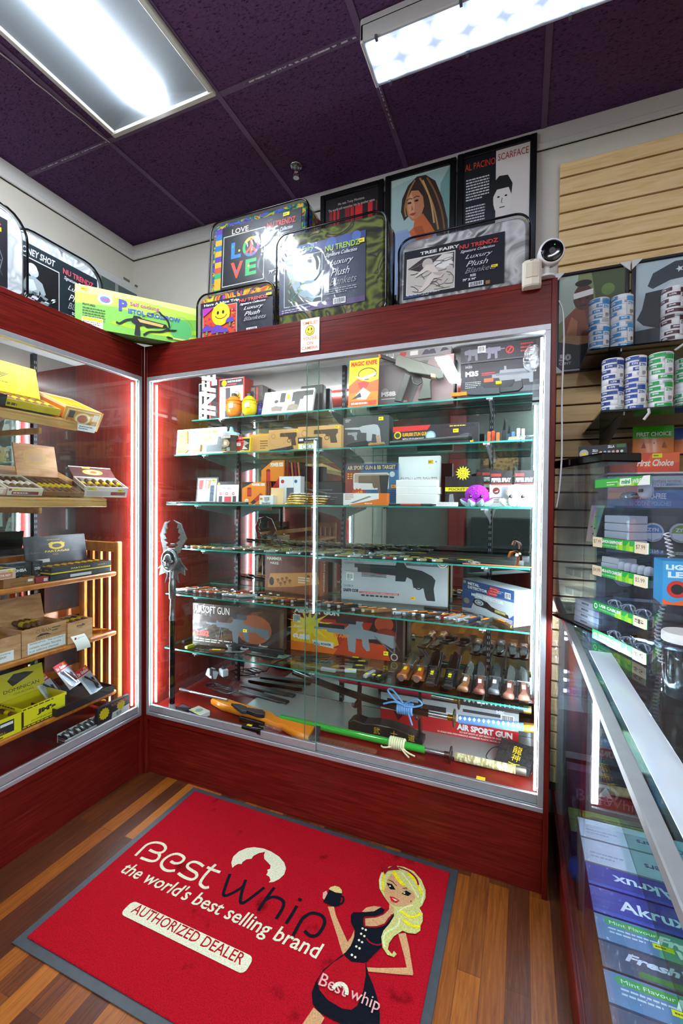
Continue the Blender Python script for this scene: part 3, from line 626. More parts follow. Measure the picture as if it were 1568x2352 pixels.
x0, x1 = span(.14, 478, 705, 540); blanket('rainbow peace sign blanket in a clear bag stacked above the orange one', x0, x1, .14, 2.0+hN+.012, PY(.14, 700, 445).z-2.0-hN-.01, .14, rainbow, art_love, (.06, .08, .93, .90), '#12121a', tilt=3)
def art_plain(A): pass
x0, x1 = span(.21, 690, 735, 480); 
blanket('dark blanket in a clear bag standing behind the rainbow one', x0-.06, x1-.01, .31, 2.0, .50, .1, darkb, art_plain, (.1, .1, .9, .8), '#15151b', group=None)
# left case top: two black and white blankets
def art_shot(A):
    A.text('MONEY SHOT', .03, .84, w=.42, h=.1, c='#f1f1f1', shear=.2, bold=.02); A.rect(.02, .05, .5, .8, '#e4e4e4'); A.rect(.028, .065, .492, .785, '#111418')
    A.ell(.2, .62, .06, '#c9d0d2'); A.ell(.19, .66, .055, '#eef0f0'); A.poly([(.12, .5), (.2, .56), (.3, .5), (.34, .36), (.3, .3), (.27, .38), (.26, .3), (.1, .3), (.09, .4)], '#a9b3b6'); A.poly([(.14, .48), (.2, .5), (.24, .38), (.18, .32), (.12, .36)], '#dfe5e6'); rr = random.Random(8)
    for k in range(46):
        x, y = rr.uniform(.04, .42), rr.uniform(.08, .3); a = rr.uniform(0, 3); A.poly([(x, y), (x+.05*cos(a), y+.03*sin(a)), (x+.05*cos(a)+.02, y+.03*sin(a)+.035), (x+.02, y+.04)], rr.choice(('#c6ccce', '#8d979a', '#e9eded', '#5b6467')))
    trend(A, .54, '#d8576a')
greyw = tiedye('blanket_white', ['#e6e6e4', '#b4b8ba', '#f2f2f0', '#5a6064'], 5)
LB = Matrix(((0, -1, 0, -.05), (1, 0, 0, 0), (0, 0, 1, 2.0), (0, 0, 0, 1)))
def leftspan(xp, px, py): return PX(xp, px, py)
XM = -.17; ya, yb = PX(XM, 236, 690).y, PX(XM, 20, 600).y
blanket('black and white portrait blanket in a clear bag beside the crossbow box', 0, ya-yb, 0, 2, PX(XM, 42, 512).z-2.0, .13, greyw, art_shot, (.05, .06, .93, .84), '#1d2a30', M=TR(XM, (ya+yb)/2, 2.0) @ RZ(90), top=.09)
ya = PX(-.03, 64, 600).y
def art_dark(A):
    A.text('SMOKE', .3, .84, w=.4, h=.09, c='#e8e8e8', bold=.02) if False else None
    A.rect(.05, .06, .6, .8, '#2a2a36'); trend(A, .62, size=False, bc=False); A.price(.86, .78, .08, .06)
    A.line([(.9, .6), (.95, .4), (.92, .2)], .01, '#8a8a94'); A.line([(.8, .55), (.95, .15)], .008, '#6a6a74')
blanket('nearest black blanket in a white trimmed clear bag on the cigar case', 0, .42, 0, 2, PX(-.03, 28, 480).z-2.0, .12, greyw, art_dark, (.06, .06, .84, .84), '#17161f', M=TR(-.03, ya-.21, 2.0) @ RZ(90), top=.09)
# crossbow box lying across the corner
a = PX(.0, 171, 690); A0 = PZ(2.002, 172, 725); bl = PX(-.05, 172, 726); br = PY(-.0, 455, 790)
def crossbow_box():
    # bottom edge runs above both headers across the corner
    p0 = PZ(2.002, 247, 760); p1 = PZ(2.002, 396, 786); d = Vector((p1.x-p0.x, p1.y-p0.y, 0)).normalized()
    nrm = Vector((-d.y, d.x, 0)); o = p0
    def onplane(px, py):
        r = ray(px, py); t_ = (o-CAM).dot(nrm)/r.dot(nrm); return CAM+r*t_
    L0 = onplane(172, 700); R0 = onplane(453, 740); w_ = (Vector((R0.x-L0.x, R0.y-L0.y, 0))).length; tl = onplane(172, 650)
    h = tl.z-2.002
    M = Matrix(((d.x, nrm.x, 0, L0.x), (d.y, nrm.y, 0, L0.y), (0, 0, 1, 2.0015), (0, 0, 0, 1)))
    g = G(); g.box(0, 0, 0, w_, .09, h, '#5d6a2c', .001); A = Art(g, frame((0, -.0002, 0), (1, 0, 0), (0, 0, 1)), w_, h)
    A.rect(0, 0, 1, 1, '#7cc04c'); A.poly([(0, .55), (.3, .62), (.7, .55), (1, .7), (1, 1), (0, 1)], '#b4d84e'); A.poly([(0, .8), (.5, .9), (1, .82), (1, 1), (0, 1)], '#d6e884'); A.poly([(.25, .2), (.7, .12), (1, .3), (1, .42), (.7, .22), (.3, .28)], '#a6d62c'); A.poly([(.5, .1), (1, .15), (1, .22), (.6, .16)], '#c2e03c')
    A.ell(.85, .35, .1, '#5cb86a'); 
    A.price(.04, .87, .055, .08, '#f2c400'); A.ell(.225, .76, .06, '#dbe7ee', .13); A.ell(.225, .75, .04, '#5d7fc4', .08); A.text('NZ', .205, .71, h=.08, c='#d03a5a', bold=.04)
    A.text('P', .33, .55, h=.29, w=.07, c='#4b4aa8', bold=.05); A.text('ISTOL CROSSBOW', .405, .535, w=.44, h=.12, c='#3a63b8', bold=.04); A.text('Self cocking', .42, .71, w=.24, h=.12, c='#c0508a', bold=.02)
    A.text('FEATURES:', .055, .53, h=.045, c='#23301a', bold=.03); A.lines(.055, .46, .17, 6, .065, .025, '#3c5a2a', 6)
    A.rect(.05, .02, .21, .26, '#f4f4ee'); A.rect(.055, .17, .205, .25, '#f0d000'); A.lines(.06, .13, .13, 3, .045, .018, '#55554a', 7)
    k = '#15161c'
    A.line(smooth([(.31, .26), (.34, .24), (.39, .35), (.46, .42)]), .05, k); A.poly([(.43, .34), (.45, .5), (.5, .5), (.52, .46), (.72, .42), (.74, .34), (.6, .28), (.56, .25), (.53, .3), (.5, .26), (.505, .02), (.455, .02), (.465, .28)], k)
    A.poly([(.48, .44), (.7, .4), (.69, .33), (.5, .36)], '#dcae6a'); A.line(smooth([(.66, .72), (.68, .66), (.71, .6), (.74, .5), (.75, .36)]), .045, k); A.line(smooth([(.75, .34), (.68, .22), (.58, .16), (.53, .05)]), .045, k); A.line([(.52, .5), (.66, .72)], .012, k); A.poly([(.72, .3), (.82, .34), (.8, .29), (.73, .26)], k)
    A.ell(.86, .36, .13, '#6fbf58', n=40) if False else None
    A.line([(.86+.1*cos(radians(q)), .36+.33*sin(radians(q))) for q in range(-60, 200, 15)], .006, '#4a9a5a')
    A.line([(.74, .1), (.92, .1)], .04, '#d8d878'); A.poly([(.72, .1), (.74, .13), (.78, .11), (.78, .08), (.74, .07)], k)
    A2 = Art(g, frame((0, .09, -.0002), (1, 0, 0), (0, -1, 0)), w_, .09); A2.rect(0, 0, 1, 1, '#3b4a1c'); A2.lines(.1, .7, .7, 4, .15, .06, '#5a6a3a')
    g.build('crossbow_box', None, label='bright green crossbow box lying across the corner between the two cases', cat='box', M=M)
crossbow_box()
# window-like frame leaning behind on the side wall
p = PX(XL+.02, 322, 665); g = G(); q = PX(XL+.03, 230, 615)
g.box(XL+.001, p.y-1.1, p.z-.75, XL+.028, p.y, p.z, col('#c3c6c4', .5), .004); g.box(XL+.01, p.y-1.07, p.z-.7, XL+.031, p.y-.035, p.z-.05, col('#4b5a58', .3)); 
for k in range(9): g.box(XL+.03, p.y-1.07+.11*k, p.z-.7, XL+.033, p.y-1.05+.11*k, p.z-.05, col('#8d9896', .4))
g.box(XL+.028, p.y-.13, p.z, XL+.033, p.y-.09, p.z+.012, col('#7b7f7d', .3, .8)); g.box(XL+.028, p.y-.05, p.z-.004, XL+.034, p.y-.01, p.z+.006, col('#7b7f7d', .3, .8))
g.build('window_1', kind='structure')
# ---------------------------------------------------------------- framed posters
def poster(label, x0, x1, z0, z1, art, Y=YB-.03, fw=.026, fc='#0b0b0d', d=.02, name='framed_poster', group=None, up=0, fill='#10141a'):
    w_, h = x1-x0, z1-z0; t = empty(name, label, 'poster', ((x0+x1)/2, Y, z0), group=group); fm = col(fc, .3); x, X = -w_/2, w_/2
    g = G(); g.box(x, 0, 0, x+fw, d, h, fm, .003); g.box(X-fw, 0, 0, X, d, h, fm, .003); g.box(x+fw, 0, 0, X-fw, d, fw, fm, .003); g.box(x+fw, 0, h-fw, X-fw, d, h, fm, .003); g.build('frame', t)
    g = G(); g.box(x+fw*.9, d*.4, fw*.9, X-fw*.9, d*.9, h-fw*.9, '#1a1a1c'); hh = h-2*fw
    if up: Art(g, frame((x+fw, d*.4-.0002, fw), (1, 0, 0), (0, 0, 1)), w_-2*fw, hh, .00005).rect(0, 0, 1, 1, fill)
    art(Art(g, frame((x+fw, d*.4-.0003, fw+hh*up), (1, 0, 0), (0, 0, 1)), w_-2*fw, hh*(1-up), .00005)); g.build('print', t); return t
def art_gang(A):   # generic red and black film poster
    A.rect(0, 0, 1, 1, '#14090c'); rr = random.Random(2)
    for k in range(16):
        x = rr.uniform(0, .9); A.rect(x, .35, x+rr.uniform(.03, .1), .86, rr.choice(('#b3141c', '#8a0f18', '#d01a22', '#20090c')))
    A.ell(.3, .6, .16, '#2a0c10'); A.ell(.62, .5, .12, '#3a1014'); A.poly([(.1, .35), (.3, .55), (.5, .35)], '#16080a')
    A.text('He was Tony Montana.', .25, .9, w=.5, h=.035, c='#d9d0c8'); A.text('The world will remember him by another name.', .06, .85, w=.88, h=.035, c='#d9d0c8')
def art_woman(A):
    A.rect(0, 0, 1, 1, '#9fb9b8'); A.poly([(0, .9), (.3, .95), (1, 1), (0, 1)], '#b4cac6'); A.poly([(.8, 0), (1, 0), (1, 1), (.85, .8)], '#6f9792')
    A.poly([(.3, .88), (.45, .97), (.6, .96), (.76, .85), (.88, .6), (.97, .3), (.98, .0), (.7, .0), (.62, .3), (.5, .5), (.4, .42), (.36, .5), (.24, .42), (.18, .55), (.2, .72)], '#33231b')
    for q, c in (([(.5, .94), (.62, .75), (.74, .5), (.82, .2)], '#a87d4a'), ([(.42, .93), (.32, .8), (.25, .6), (.27, .47)], '#9b7240'), ([(.62, .92), (.76, .7), (.88, .4), (.93, .1)], '#7a5632'), ([(.55, .9), (.68, .62), (.75, .3)], '#c29a60')): A.line(smooth(q), .022, c)
    A.poly([(.36, .8), (.3, .72), (.27, .6), (.3, .48), (.37, .4), (.45, .38), (.53, .44), (.58, .55), (.56, .68), (.48, .78)], '#b87a55'); A.poly([(.36, .78), (.31, .7), (.3, .56), (.34, .46), (.4, .42), (.42, .6)], '#cf9670')
    A.poly([(.42, .4), (.56, .46), (.7, .28), (.78, .16), (.6, .08), (.4, .14), (.3, .24), (.4, .3)], '#c0612e'); A.poly([(.4, .3), (.55, .3), (.62, .15), (.5, .1)], '#a54e22')
    A.poly([(0, .22), (.12, .3), (.3, .3), (.36, .2), (.48, .1), (.66, .08), (.78, .18), (.82, .0), (0, 0)], '#8da3c8')
    for k in range(9): A.line([(.02+.035*k, .0), (.08+.03*k, .27)], .006, '#6f86b0')
    for ex, ey in ((.33, .64), (.45, .65)): A.ell(ex, ey, .035, '#2a1712', .014); A.line([(ex-.05, ey+.045), (ex, ey+.06), (ex+.05, ey+.045)], .01, '#2a1712')
    A.poly([(.37, .6), (.4, .54), (.36, .53)], '#a5633f'); A.poly([(.33, .485), (.38, .5), (.45, .49), (.4, .46), (.36, .465)], '#a53a38')
def bust(A, cx, cy_, s_, skin_, dark, coat_c, hair_):   # plain generic head and shoulders
    A.poly([(cx-.34*s_, cy_-.95*s_), (cx-.3*s_, cy_-.5*s_), (cx-.1*s_, cy_-.36*s_), (cx+.1*s_, cy_-.36*s_), (cx+.3*s_, cy_-.5*s_), (cx+.36*s_, cy_-.95*s_)], coat_c)
    A.rect(cx-.08*s_, cy_-.4*s_, cx+.08*s_, cy_-.18*s_, skin_); A.ell(cx, cy_, .17*s_, skin_, .23*s_); A.poly([(cx-.18*s_, cy_+.02*s_), (cx-.19*s_, cy_+.2*s_), (cx-.06*s_, cy_+.29*s_), (cx+.1*s_, cy_+.28*s_), (cx+.19*s_, cy_+.16*s_), (cx+.17*s_, cy_+.02*s_), (cx+.12*s_, cy_+.12*s_), (cx-.1*s_, cy_+.12*s_)], hair_)
    for e in (-.07, .07): A.ell(cx+e*s_, cy_+.02*s_, .025*s_, dark, .012*s_)
    A.line([(cx-.05*s_, cy_-.12*s_), (cx+.05*s_, cy_-.12*s_)], .012*s_, dark); A.line([(cx, cy_), (cx-.015*s_, cy_-.06*s_), (cx+.01*s_, cy_-.065*s_)], .008*s_, dark)
def art_half(A):
    A.rect(0, 0, 1, 1, '#10141a'); A.rect(.5, 0, 1, 1, '#d9d2cd'); bust(A, .6, .5, .8, '#dcd6d0', '#1a1c20', '#e6e1dc', '#15171b'); A.poly([(.53, .12), (.58, .1), (.63, .12), (.6, 0), (.56, 0)], '#15171b')
    A.text('AL PACINO', .02, .87, w=.47, h=.07, c='#c8452c', bold=.0); A.text('SCARFACE', .53, .89, w=.45, h=.07, c='#a5342c')
    A.lines(.04, .76, .36, 8, .03, .014, '#c9cdd0', 11); A.lines(.04, .47, .3, 7, .03, .014, '#c9cdd0', 12); A.price(.93, .2, .06, .03)
Yp = YB-.03
def psp(pxl, pxr, y): return PY(Yp, pxl, y).x, PY(Yp, pxr, y).x
x0, x1 = psp(735, 880, 440); poster('black framed red and black gangster film poster behind the blankets', x0, x1, 2.3, 2.795, art_gang)
x0, x1 = psp(884, 1046, 440); poster('black framed portrait of a long-haired woman in a pale blue top', x0, x1, 2.22, 2.80, art_woman, up=.36, fill='#8da3c8')
x0, x1 = psp(1050, 1232, 400); poster('black framed half black half white film poster of a man in a suit', x0, x1, 2.22, 2.805, art_half, up=.24)
def art_head(A):
    A.rect(0, 0, 1, 1, '#7f8a5a'); A.poly([(0, .5), (0, 1), (.3, 1), (.25, .6)], '#a9b8a8'); A.poly([(.5, 1), (1, 1), (1, .6), (.6, .6)], '#4a5a34'); A.ell(.75, .8, .1, '#6b8a48'); A.rect(0, 0, 1, .3, '#1d2630')
    A.poly([(.05, .3), (.1, .55), (.25, .64), (.45, .66), (.6, .58), (.75, .4), (.7, .28), (.3, .25)], '#8a4a2a'); A.poly([(.1, .34), (.2, .56), (.3, .5), (.28, .3)], '#b87442'); A.poly([(.4, .62), (.5, .64), (.66, .5), (.6, .4), (.45, .45)], '#6f3820')
    A.poly([(.02, .3), (.3, .25), (.7, .27), (.72, .32), (.4, .34), (.1, .36)], '#c08a5a')
    A.ell(.38, .75, .155, '#54301d', .135); A.poly([(.23, .8), (.53, .83), (.53, .77), (.23, .74)], '#ecebe6'); A.ell(.38, .9, .13, '#1c1410', .035)
    for e in (.32, .44): A.ell(e, .735, .024, '#140c08', .01)
    A.line([(.33, .66), (.43, .665)], .012, '#2a140c'); A.poly([(.37, .73), (.35, .69), (.41, .69)], '#6b3f28'); A.poly([(.78, .62), (.84, .72), (.9, .7), (.86, .6)], '#b87442')
    A.text('50', .02, .09, h=.075, w=.19, c='#c9cdd0', bold=.06); A.text('CENT', .02, .05, h=.03, w=.19, c='#c9cdd0', bold=.04)
def art_beret(A):
    A.rect(0, 0, 1, 1, '#b9cdd4'); A.poly([(0, 0), (1, 0), (1, .12), (.5, .2), (0, .16)], '#3a4650')
    A.poly([(.12, .62), (.08, .42), (.02, .3), (.1, .22), (.3, .16), (.9, .14), (1, .4), (1, .7)], '#252c33'); A.ell(.6, .5, .3, '#c9d8dc', .28)
    A.poly([(.14, .7), (.2, .85), (.45, .96), (.8, .95), (1, .86), (1, .66), (.7, .76), (.4, .74), (.2, .66)], '#39424a'); A.star(.5, .86, .045, '#dfe7ea', 5, .45)
    for e in (.47, .75): A.ell(e, .56, .06, '#3c474f', .02); A.line([(e-.1, .61), (e, .635), (e+.1, .61)], .02, '#252c33')
    A.line([(.5, .36), (.72, .36)], .018, '#3c474f')
Yq = YB-.04
x0 = PY(Yq, 1276, 640).x; x1 = PY(Yq, 1446, 620).x; z1 = PY(Yq, 1440, 602).z; z0 = PY(Yq, 1330, 852).z
def corner_guards(t, w_, h, d, corners):
    s_ = .035
    for (x, z, sx, sz) in corners: g = G(); g.prism([(x, z), (x+sx*s_, z), (x, z+sz*s_)], -d-.001, .002, '#d9dad8', UP); g.build('corner_protector', t)
t = poster('framed print of a bare-chested man wearing a white headband on the slat wall', x0, x1, z0, z1, art_head, Yq, .013, '#24151c', .018); corner_guards(t, 0, 0, .018, [(-(x1-x0)/2-.001, z1-z0+.001, 1, -1), ((x1-x0)/2+.001, z1-z0+.001, -1, -1), (-(x1-x0)/2-.001, -.001, 1, 1)])
x0 = PY(Yq, 1450, 700).x; z1 = PY(Yq, 1500, 590).z; z0 = PY(Yq, 1500, 793).z
t = poster('framed grey print of a man in a beret with a star behind the tin rolls', x0, x0+.30, z0, z1, art_beret, Yq, .013, '#1d232b', .018); corner_guards(t, 0, 0, .018, [(-.151, z1-z0+.001, 1, -1)])
# ---------------------------------------------------------------- sign, motion sensor, camera and cord
p0 = PY(0, 691, 735); p1 = PY(0, 733, 804); g = G(); w_ = p1.x-p0.x; h = p0.z-p1.z
g.box(0, -.0012, 0, w_, .0006, h, '#f3f1ea'); A = Art(g, frame((0, -.0013, 0), (1, 0, 0), (0, 0, 1)), w_, h, .00005); og = '#e58a1e'
A.text('SMILE!', .1, .82, w=.8, h=.1, c=og, bold=.01); A.text("YOU'RE", .12, .35, w=.74, h=.095, c=og, bold=.01); A.text('ON', .33, .2, w=.34, h=.095, c=og, bold=.01); A.text('CAMERA', .06, .06, w=.86, h=.095, c=og, bold=.01)
A.ell(.5, .63, .25, '#1a1a10'); A.ell(.5, .63, .23, '#f2d81e'); A.ell(.42, .67, .03, '#1a1a10', .04); A.ell(.58, .67, .03, '#1a1a10', .04); A.line([(.36, .6), (.42, .54), (.5, .52), (.58, .54), (.64, .6)], .014, '#1a1a10')
g.build('warning_sign', None, (p0.x, .0, p1.z), label='small white smile you are on camera sign on the case header', cat='sign')
p0 = PY(-.03, 1198, 655); p1 = PY(-.03, 1243, 655); w_ = p1.x-p0.x; z0 = PY(-.03, 1215, 658).z; z1 = PY(-.03, 1222, 597).z; h = z1-z0
t = empty('motion_sensor', 'cream plastic motion sensor on the top corner of the display case', 'sensor', ((p0.x+p1.x)/2, -.032, z0)); ivory = col('#e3dccb', .4)
g = G(); o = [(-w_/2, .03), (-w_/2, .006), (-w_*.38, -.004), (0, -.008), (w_*.38, -.004), (w_/2, .006), (w_/2, .03)]; g.prism(o, 0, h, ivory, None, .004); g.build('housing', t)
g = G(); g.prism([(-w_*.36, 0), (-w_*.3, -.0075), (0, -.0105), (w_*.3, -.0075), (w_*.36, 0)], h*.3, h*.86, col('#d9d0bb', .25), None, .001); g.build('lens', t)
g = G(); g.box(-.005, -.0085, h*.93, .005, -.006, h*.95, '#3a3832'); g.build('indicator_slot', t)
c = PY(-.02, 1266, 592); t = empty('security_camera', 'white round security camera with a black face on the case corner', 'security camera', c)
wp = col('#ecedee', .3); Q = (Vector((CAM.x+.35, CAM.y, 1.9))-c).normalized().to_track_quat('Z', 'Y').to_matrix().to_4x4()
g = G(); g.M = Q; g.lathe([(.004, -.062), (.018, -.06), (.03, -.05), (.037, -.03), (.0385, 0), (.037, .008), (.033, .0085)], wp, 28); g.build('shell', t)
g = G(); g.M = Q; g.lathe([(.0325, .0075), (.0325, .0095), (.028, .0105), (.006, .0105)], col('#0a0b10', .08), 28); A = Art(g, TR(0, 0, .0107), .06, .06); A.ell(0, 0, .16, '#1c222c'); A.ell(0, 0, .1, '#2e3848'); A.ell(0, 0, .06, '#07080c'); A.ell(.1, .28, .025, emit('camera_led', '#35d04a', 2)); A.ell(-.12, -.3, .03, '#6b6f7a'); g.build('face', t)
g = G(); g.cyl((-.012, .02, -.066), (-.012, .02, -.02), .01, wp); g.cyl((-.012, .02, -.066), (-.012, .02, -.072), .026, wp, n=20); g.build('mount', t)
zb2 = c.z-.072
for o in (t,): o.location.z += (2.0+.0725)-c.z if abs(c.z-.072-2.0) < .06 else 0
pts = [PY(.0, 1281, 685), PY(-.0, 1289, 705), PY(-.0, 1292, 740), PY(-.0, 1292, 800), PY(-.0, 1288, 900), PY(0, 1288, 1000), PY(0, 1287, 1060), PY(0, 1281, 1130), PY(0, 1275, 1165)]
g = G(); pp = smooth([(p.x, p.z) for p in pts], 4); g.tube([(x+.004, .02, z) for x, z in pp], .0028, '#dfe2e6', 6); g.build('white_cable', label='white power cord hanging down the edge of the display case', cat='cord')
# ================================================================ goods in the main display case
SZ = {k: v[1]+.0006 for k, v in SHELF.items()}; SZ[0] = .3066
def sxs(Y, xl, xr, y): return PY(Y, xl, y).x, PY(Y, xr, y).x
def pbox(name, label, k, Y, xl, xr, yt, d, c, art=None, side=None, cat='box', z=None, group=None, tilt=0, rz=0, top=None, b=.0008, rough=.4, w_=None, sidec=None):
    z = SZ[k] if z is None else z; p = PY(Y, (xl+xr)/2, yt); x0, x1 = sxs(Y, xl, xr, (yt+1176)/2 if k > 9 else yt+20); h = p.z-z
    W_ = w_ or x1-x0; g = G(); g.box(-W_/2, 0, 0, W_/2, d, h, M_(c, rough=rough), b)
    if art: art(Art(g, frame((-W_/2, -.0001, 0), (1, 0, 0), (0, 0, 1)), W_, h, .00005))
    if side: side(Art(g, frame((W_/2+.0001, 0, 0), (0, 1, 0), (0, 0, 1)), d, h, .00005))
    if top: top(Art(g, frame((-W_/2, 0, h+.0001), (1, 0, 0), (0, 1, 0)), W_, d, .00005))
    o = g.build(name, None, ((x0+x1)/2, Y, z), (radians(-tilt), 0, radians(rz)), label, cat, group); o['_h'] = h; return o
def topz(o): return o.location.z+o['_h']+.0006
PISTOL = [(0, .97), (0, .7), (.48, .68), (.5, .55), (.54, .48), (.62, .5), (.66, .5), (.7, .02), (.72, 0), (.96, 0), (.98, .04), (.92, .5), (.95, .64), (1, .7), (1, .93), (.97, 1), (.04, 1)]
SMG = [(0, .78), (0, .7), (.2, .7), (.2, .6), (.36, .58), (.34, .05), (.46, .02), (.5, .5), (.52, .42), (.62, .42), (.66, .5), (.68, .1), (.8, .05), (.84, .1), (.8, .5), (.98, .56), (1, .7), (.98, .86), (.8, .92), (.76, .98), (.7, .92), (.22, .92), (.2, .78)]
RIFLE = [(0, .62), (0, .56), (.16, .56), (.18, .5), (.36, .48), (.38, .42), (.42, .4), (.44, .06), (.52, .02), (.53, .4), (.6, .4), (.61, .22), (.66, .1), (.7, .12), (.68, .42), (.78, .44), (.96, .24), (1, .28), (1, .56), (.8, .6), (.7, .64), (.62, .66), (.6, .78), (.62, .86), (.42, .86), (.44, .74), (.4, .66), (.2, .66), (.18, .72), (.16, .62)]
SHOTGUN = [(0, .84), (0, .74), (.04, .74), (.04, .62), (.36, .6), (.52, .58), (.52, .44), (.64, .44), (.66, .56), (.72, .5), (.74, .3), (.86, .3), (.88, .1), (.9, .0), (1, .0), (.98, .3), (1, .52), (.96, .62), (.84, .74), (.66, .8), (.62, .92), (.56, .92), (.54, 1), (.52, .84)]
def sil(A, P, x, y, w_, h, c, flip=False): A.poly([((x+(1-a if flip else a)*w_), y+b*h) for a, b in P], c)
def guardring(A, x, y, rx, ry, c, wd=.02): A.line([(x+rx*cos(radians(a)), y+ry*sin(radians(a))) for a in range(0, 361, 30)], wd, c)
def hbars(A, x, y, w_, h, n, c): 
    for i in range(n): A.rect(x, y+h*i/n, x+w_, y+h*(i+.5)/n, c)
red, wht, blk, org, tan_ = '#c8281e', '#f2f2f0', '#121316', '#f07a12', '#d3a565'
# ---- top shelf
def torch(name, label, loc, r, l, c, rz=0, lay=False, cat='flashlight', group=None):
    t = empty(name, label, cat, loc, rz, group); g = G(); m = col(c, .3, .5)
    g.M = (TR(0, 0, r*1.25) @ RY(90)) if lay else Matrix()
    g.lathe([(r*.9, 0), (r, .004), (r, l*.3), (r*.92, l*.32), (r*.92, l*.7), (r, l*.72), (r*1.2, l*.82), (r*1.25, l)], m, 18); g.build('body', t)
    q = G(); q.M = g.M; q.lathe([(r*1.1, l), (r*1.1, l+.001), (.001, l+.0012)], col('#c9d2d6', .1, .6), 18); q.build('lens', t)
    q = G(); q.M = g.M; q.box(-.004, -r*1.02-.002, l*.45, .004, -r*.9, l*.55, '#3b3f44', .001); q.build('switch', t); return t
p = PY(.31, 433, 965); torch('flashlight', 'slim black flashlight standing at the red side panel end of the top shelf', (p.x+.004, .33, SZ[1]), .0085, .125, '#1b1d20')
def art_stun(A): A.rect(.05, .03, .95, .97, '#e9eae6'); A.rrect(.3, .08, .72, .72, '#b9c0c0', .05); A.rect(.4, .1, .62, .68, '#1d2024'); A.rect(.1, .76, .9, .95, '#20242a'); A.ell(.5, .86, .14, '#e8c400'); A.lines(.12, .08, .16, 6, .09, .03, '#33373c')
pbox('stun_gun_box', 'white fronted stun gun box turned sideways on the top shelf', 1, .315, 455, 477, 878, .06, '#1c1e22', art_stun, None, rz=-5)
def art_inf(A): A.rect(0, 0, 1, 1, '#1a1416'); A.rect(0, 0, .18, 1, '#b52a24'); A.text('INFERNO', .78, .08, w=None, h=.42, c='#f1efe8', rot=90, bold=.04, shear=.2) ; A.rect(.25, .8, .9, .93, '#e8e6de')
pbox('pepper_gun_box', 'narrow red and black box between two boxed flashlights', 1, .312, 481, 500, 866, .07, '#8d2a22', art_inf)
def art_dog(A):
    A.rect(0, 0, 1, 1, '#b33a34'); A.rect(.05, .02, .95, .98, '#f0efe9'); A.rect(.05, .8, .95, .97, '#1c1b20'); A.ell(.22, .885, .1, '#f0c800'); A.text('GUARD DOG SECURITY', .34, .89, w=.56, h=.05, c=wht, bold=.03); A.rect(.34, .83, .7, .86, '#c93a30'); A.price(.72, .72, .18, .07)
    A.text('STUN GUN', .1, .72, w=.34, h=.05, c=red, bold=.04); A.rect(.28, .06, .46, .76, '#3a3e42'); A.rect(.26, .04, .48, .2, '#25282c'); A.rect(.29, .38, .45, .5, '#a53a2a'); A.rect(.52, .5, .9, .78, '#dfe2e2'); A.rect(.52, .44, .86, .6, '#f0c800'); A.lines(.54, .48, .3, 2, .05, .025, '#2a2410'); A.rect(.52, .3, .9, .4, '#2b2e33')
pbox('flashlight_box', 'large white and red window box with a flashlight inside', 1, .318, 502, 561, 868, .08, '#a5342e', art_dog)
def bbottle(label, loc, s_, c, group='grenade shaped bottles', lab=True):
    t = empty('grenade_bottle', label, 'bottle', loc, group=group); m = col(c, .3); g = G()
    g.lathe([(s_*.2, 0), (s_*.3, .002), (s_*.42, s_*.25), (s_*.46, s_*.55), (s_*.4, s_*.9), (s_*.26, s_*1.12), (s_*.13, s_*1.2)], m, 18)
    for z in (.3, .5, .7, .9): g.lathe([(s_*.45*sin(.6+z*1.2), s_*z), (s_*.47*sin(.6+z*1.2)+.0008, s_*z+.002), (s_*.45*sin(.6+z*1.2), s_*z+.004)], m, 18)
    g.build('body', t); g = G(); g.lathe([(s_*.15, s_*1.18), (s_*.16, s_*1.32), (s_*.1, s_*1.36)], col('#2b3a34', .4), 14); g.box(-.003, s_*.1, s_*1.3, .003, s_*.35, s_*1.36, '#2b2f31', .001); g.build('cap', t)
    g = G(); g.tube([(s_*.16*cos(a*pi/6)+s_*.2, -.004, s_*1.3+s_*.16*sin(a*pi/6)) for a in range(12)], .0012, '#3a3d40', 5, True); g.build('ring', t)
    if lab: g = G(); g.box(-s_*.05, -s_*.47, s_*.45, s_*.26, -s_*.43, s_*.7, '#f3f3ef'); A = Art(g, frame((-s_*.05, -s_*.4705, s_*.45), (1, 0, 0), (0, 0, 1)), s_*.31, s_*.25, .00005); A.lines(.1, .7, .8, 3, .28, .12, '#4a4a4a'); g.build('label', t)
    return t
x0, x1 = sxs(.3, 521, 553, 930); bbottle('orange grenade shaped bottle in front of the flashlight box', ((x0+x1)/2, .302, SZ[1]), (x1-x0)*1.05, '#ee8a1c')
x0, x1 = sxs(.3, 557, 588, 930); bbottle('yellow grenade shaped bottle on the top shelf', ((x0+x1)/2, .302, SZ[1]), (x1-x0)*1.05, '#e8d418')
x0, x1 = sxs(.34, 585, 604, 930); bbottle('dark blue grenade shaped bottle half hidden beside the yellow one', ((x0+x1)/2+.004, .345, SZ[1]), (x1-x0)*1.2, '#35357a', lab=False)
def art_cam(A): A.rect(0, 0, 1, 1, '#3a3532'); A.rect(.04, .05, .55, .95, '#8f8a80'); A.rect(.2, .6, .5, .85, '#39444c'); A.ell(.24, .42, .12, '#23272b', .08); A.ell(.45, .42, .1, '#23272b', .08); A.rect(.62, .1, .74, .95, '#b8443a'); A.lines(.08, .2, .4, 3, .06, .03, '#4a453e')
pbox('camera_box', 'grey and red boxed spy camera at the back of the top shelf', 1, .375, 563, 603, 886, .05, '#2a2422', art_cam)
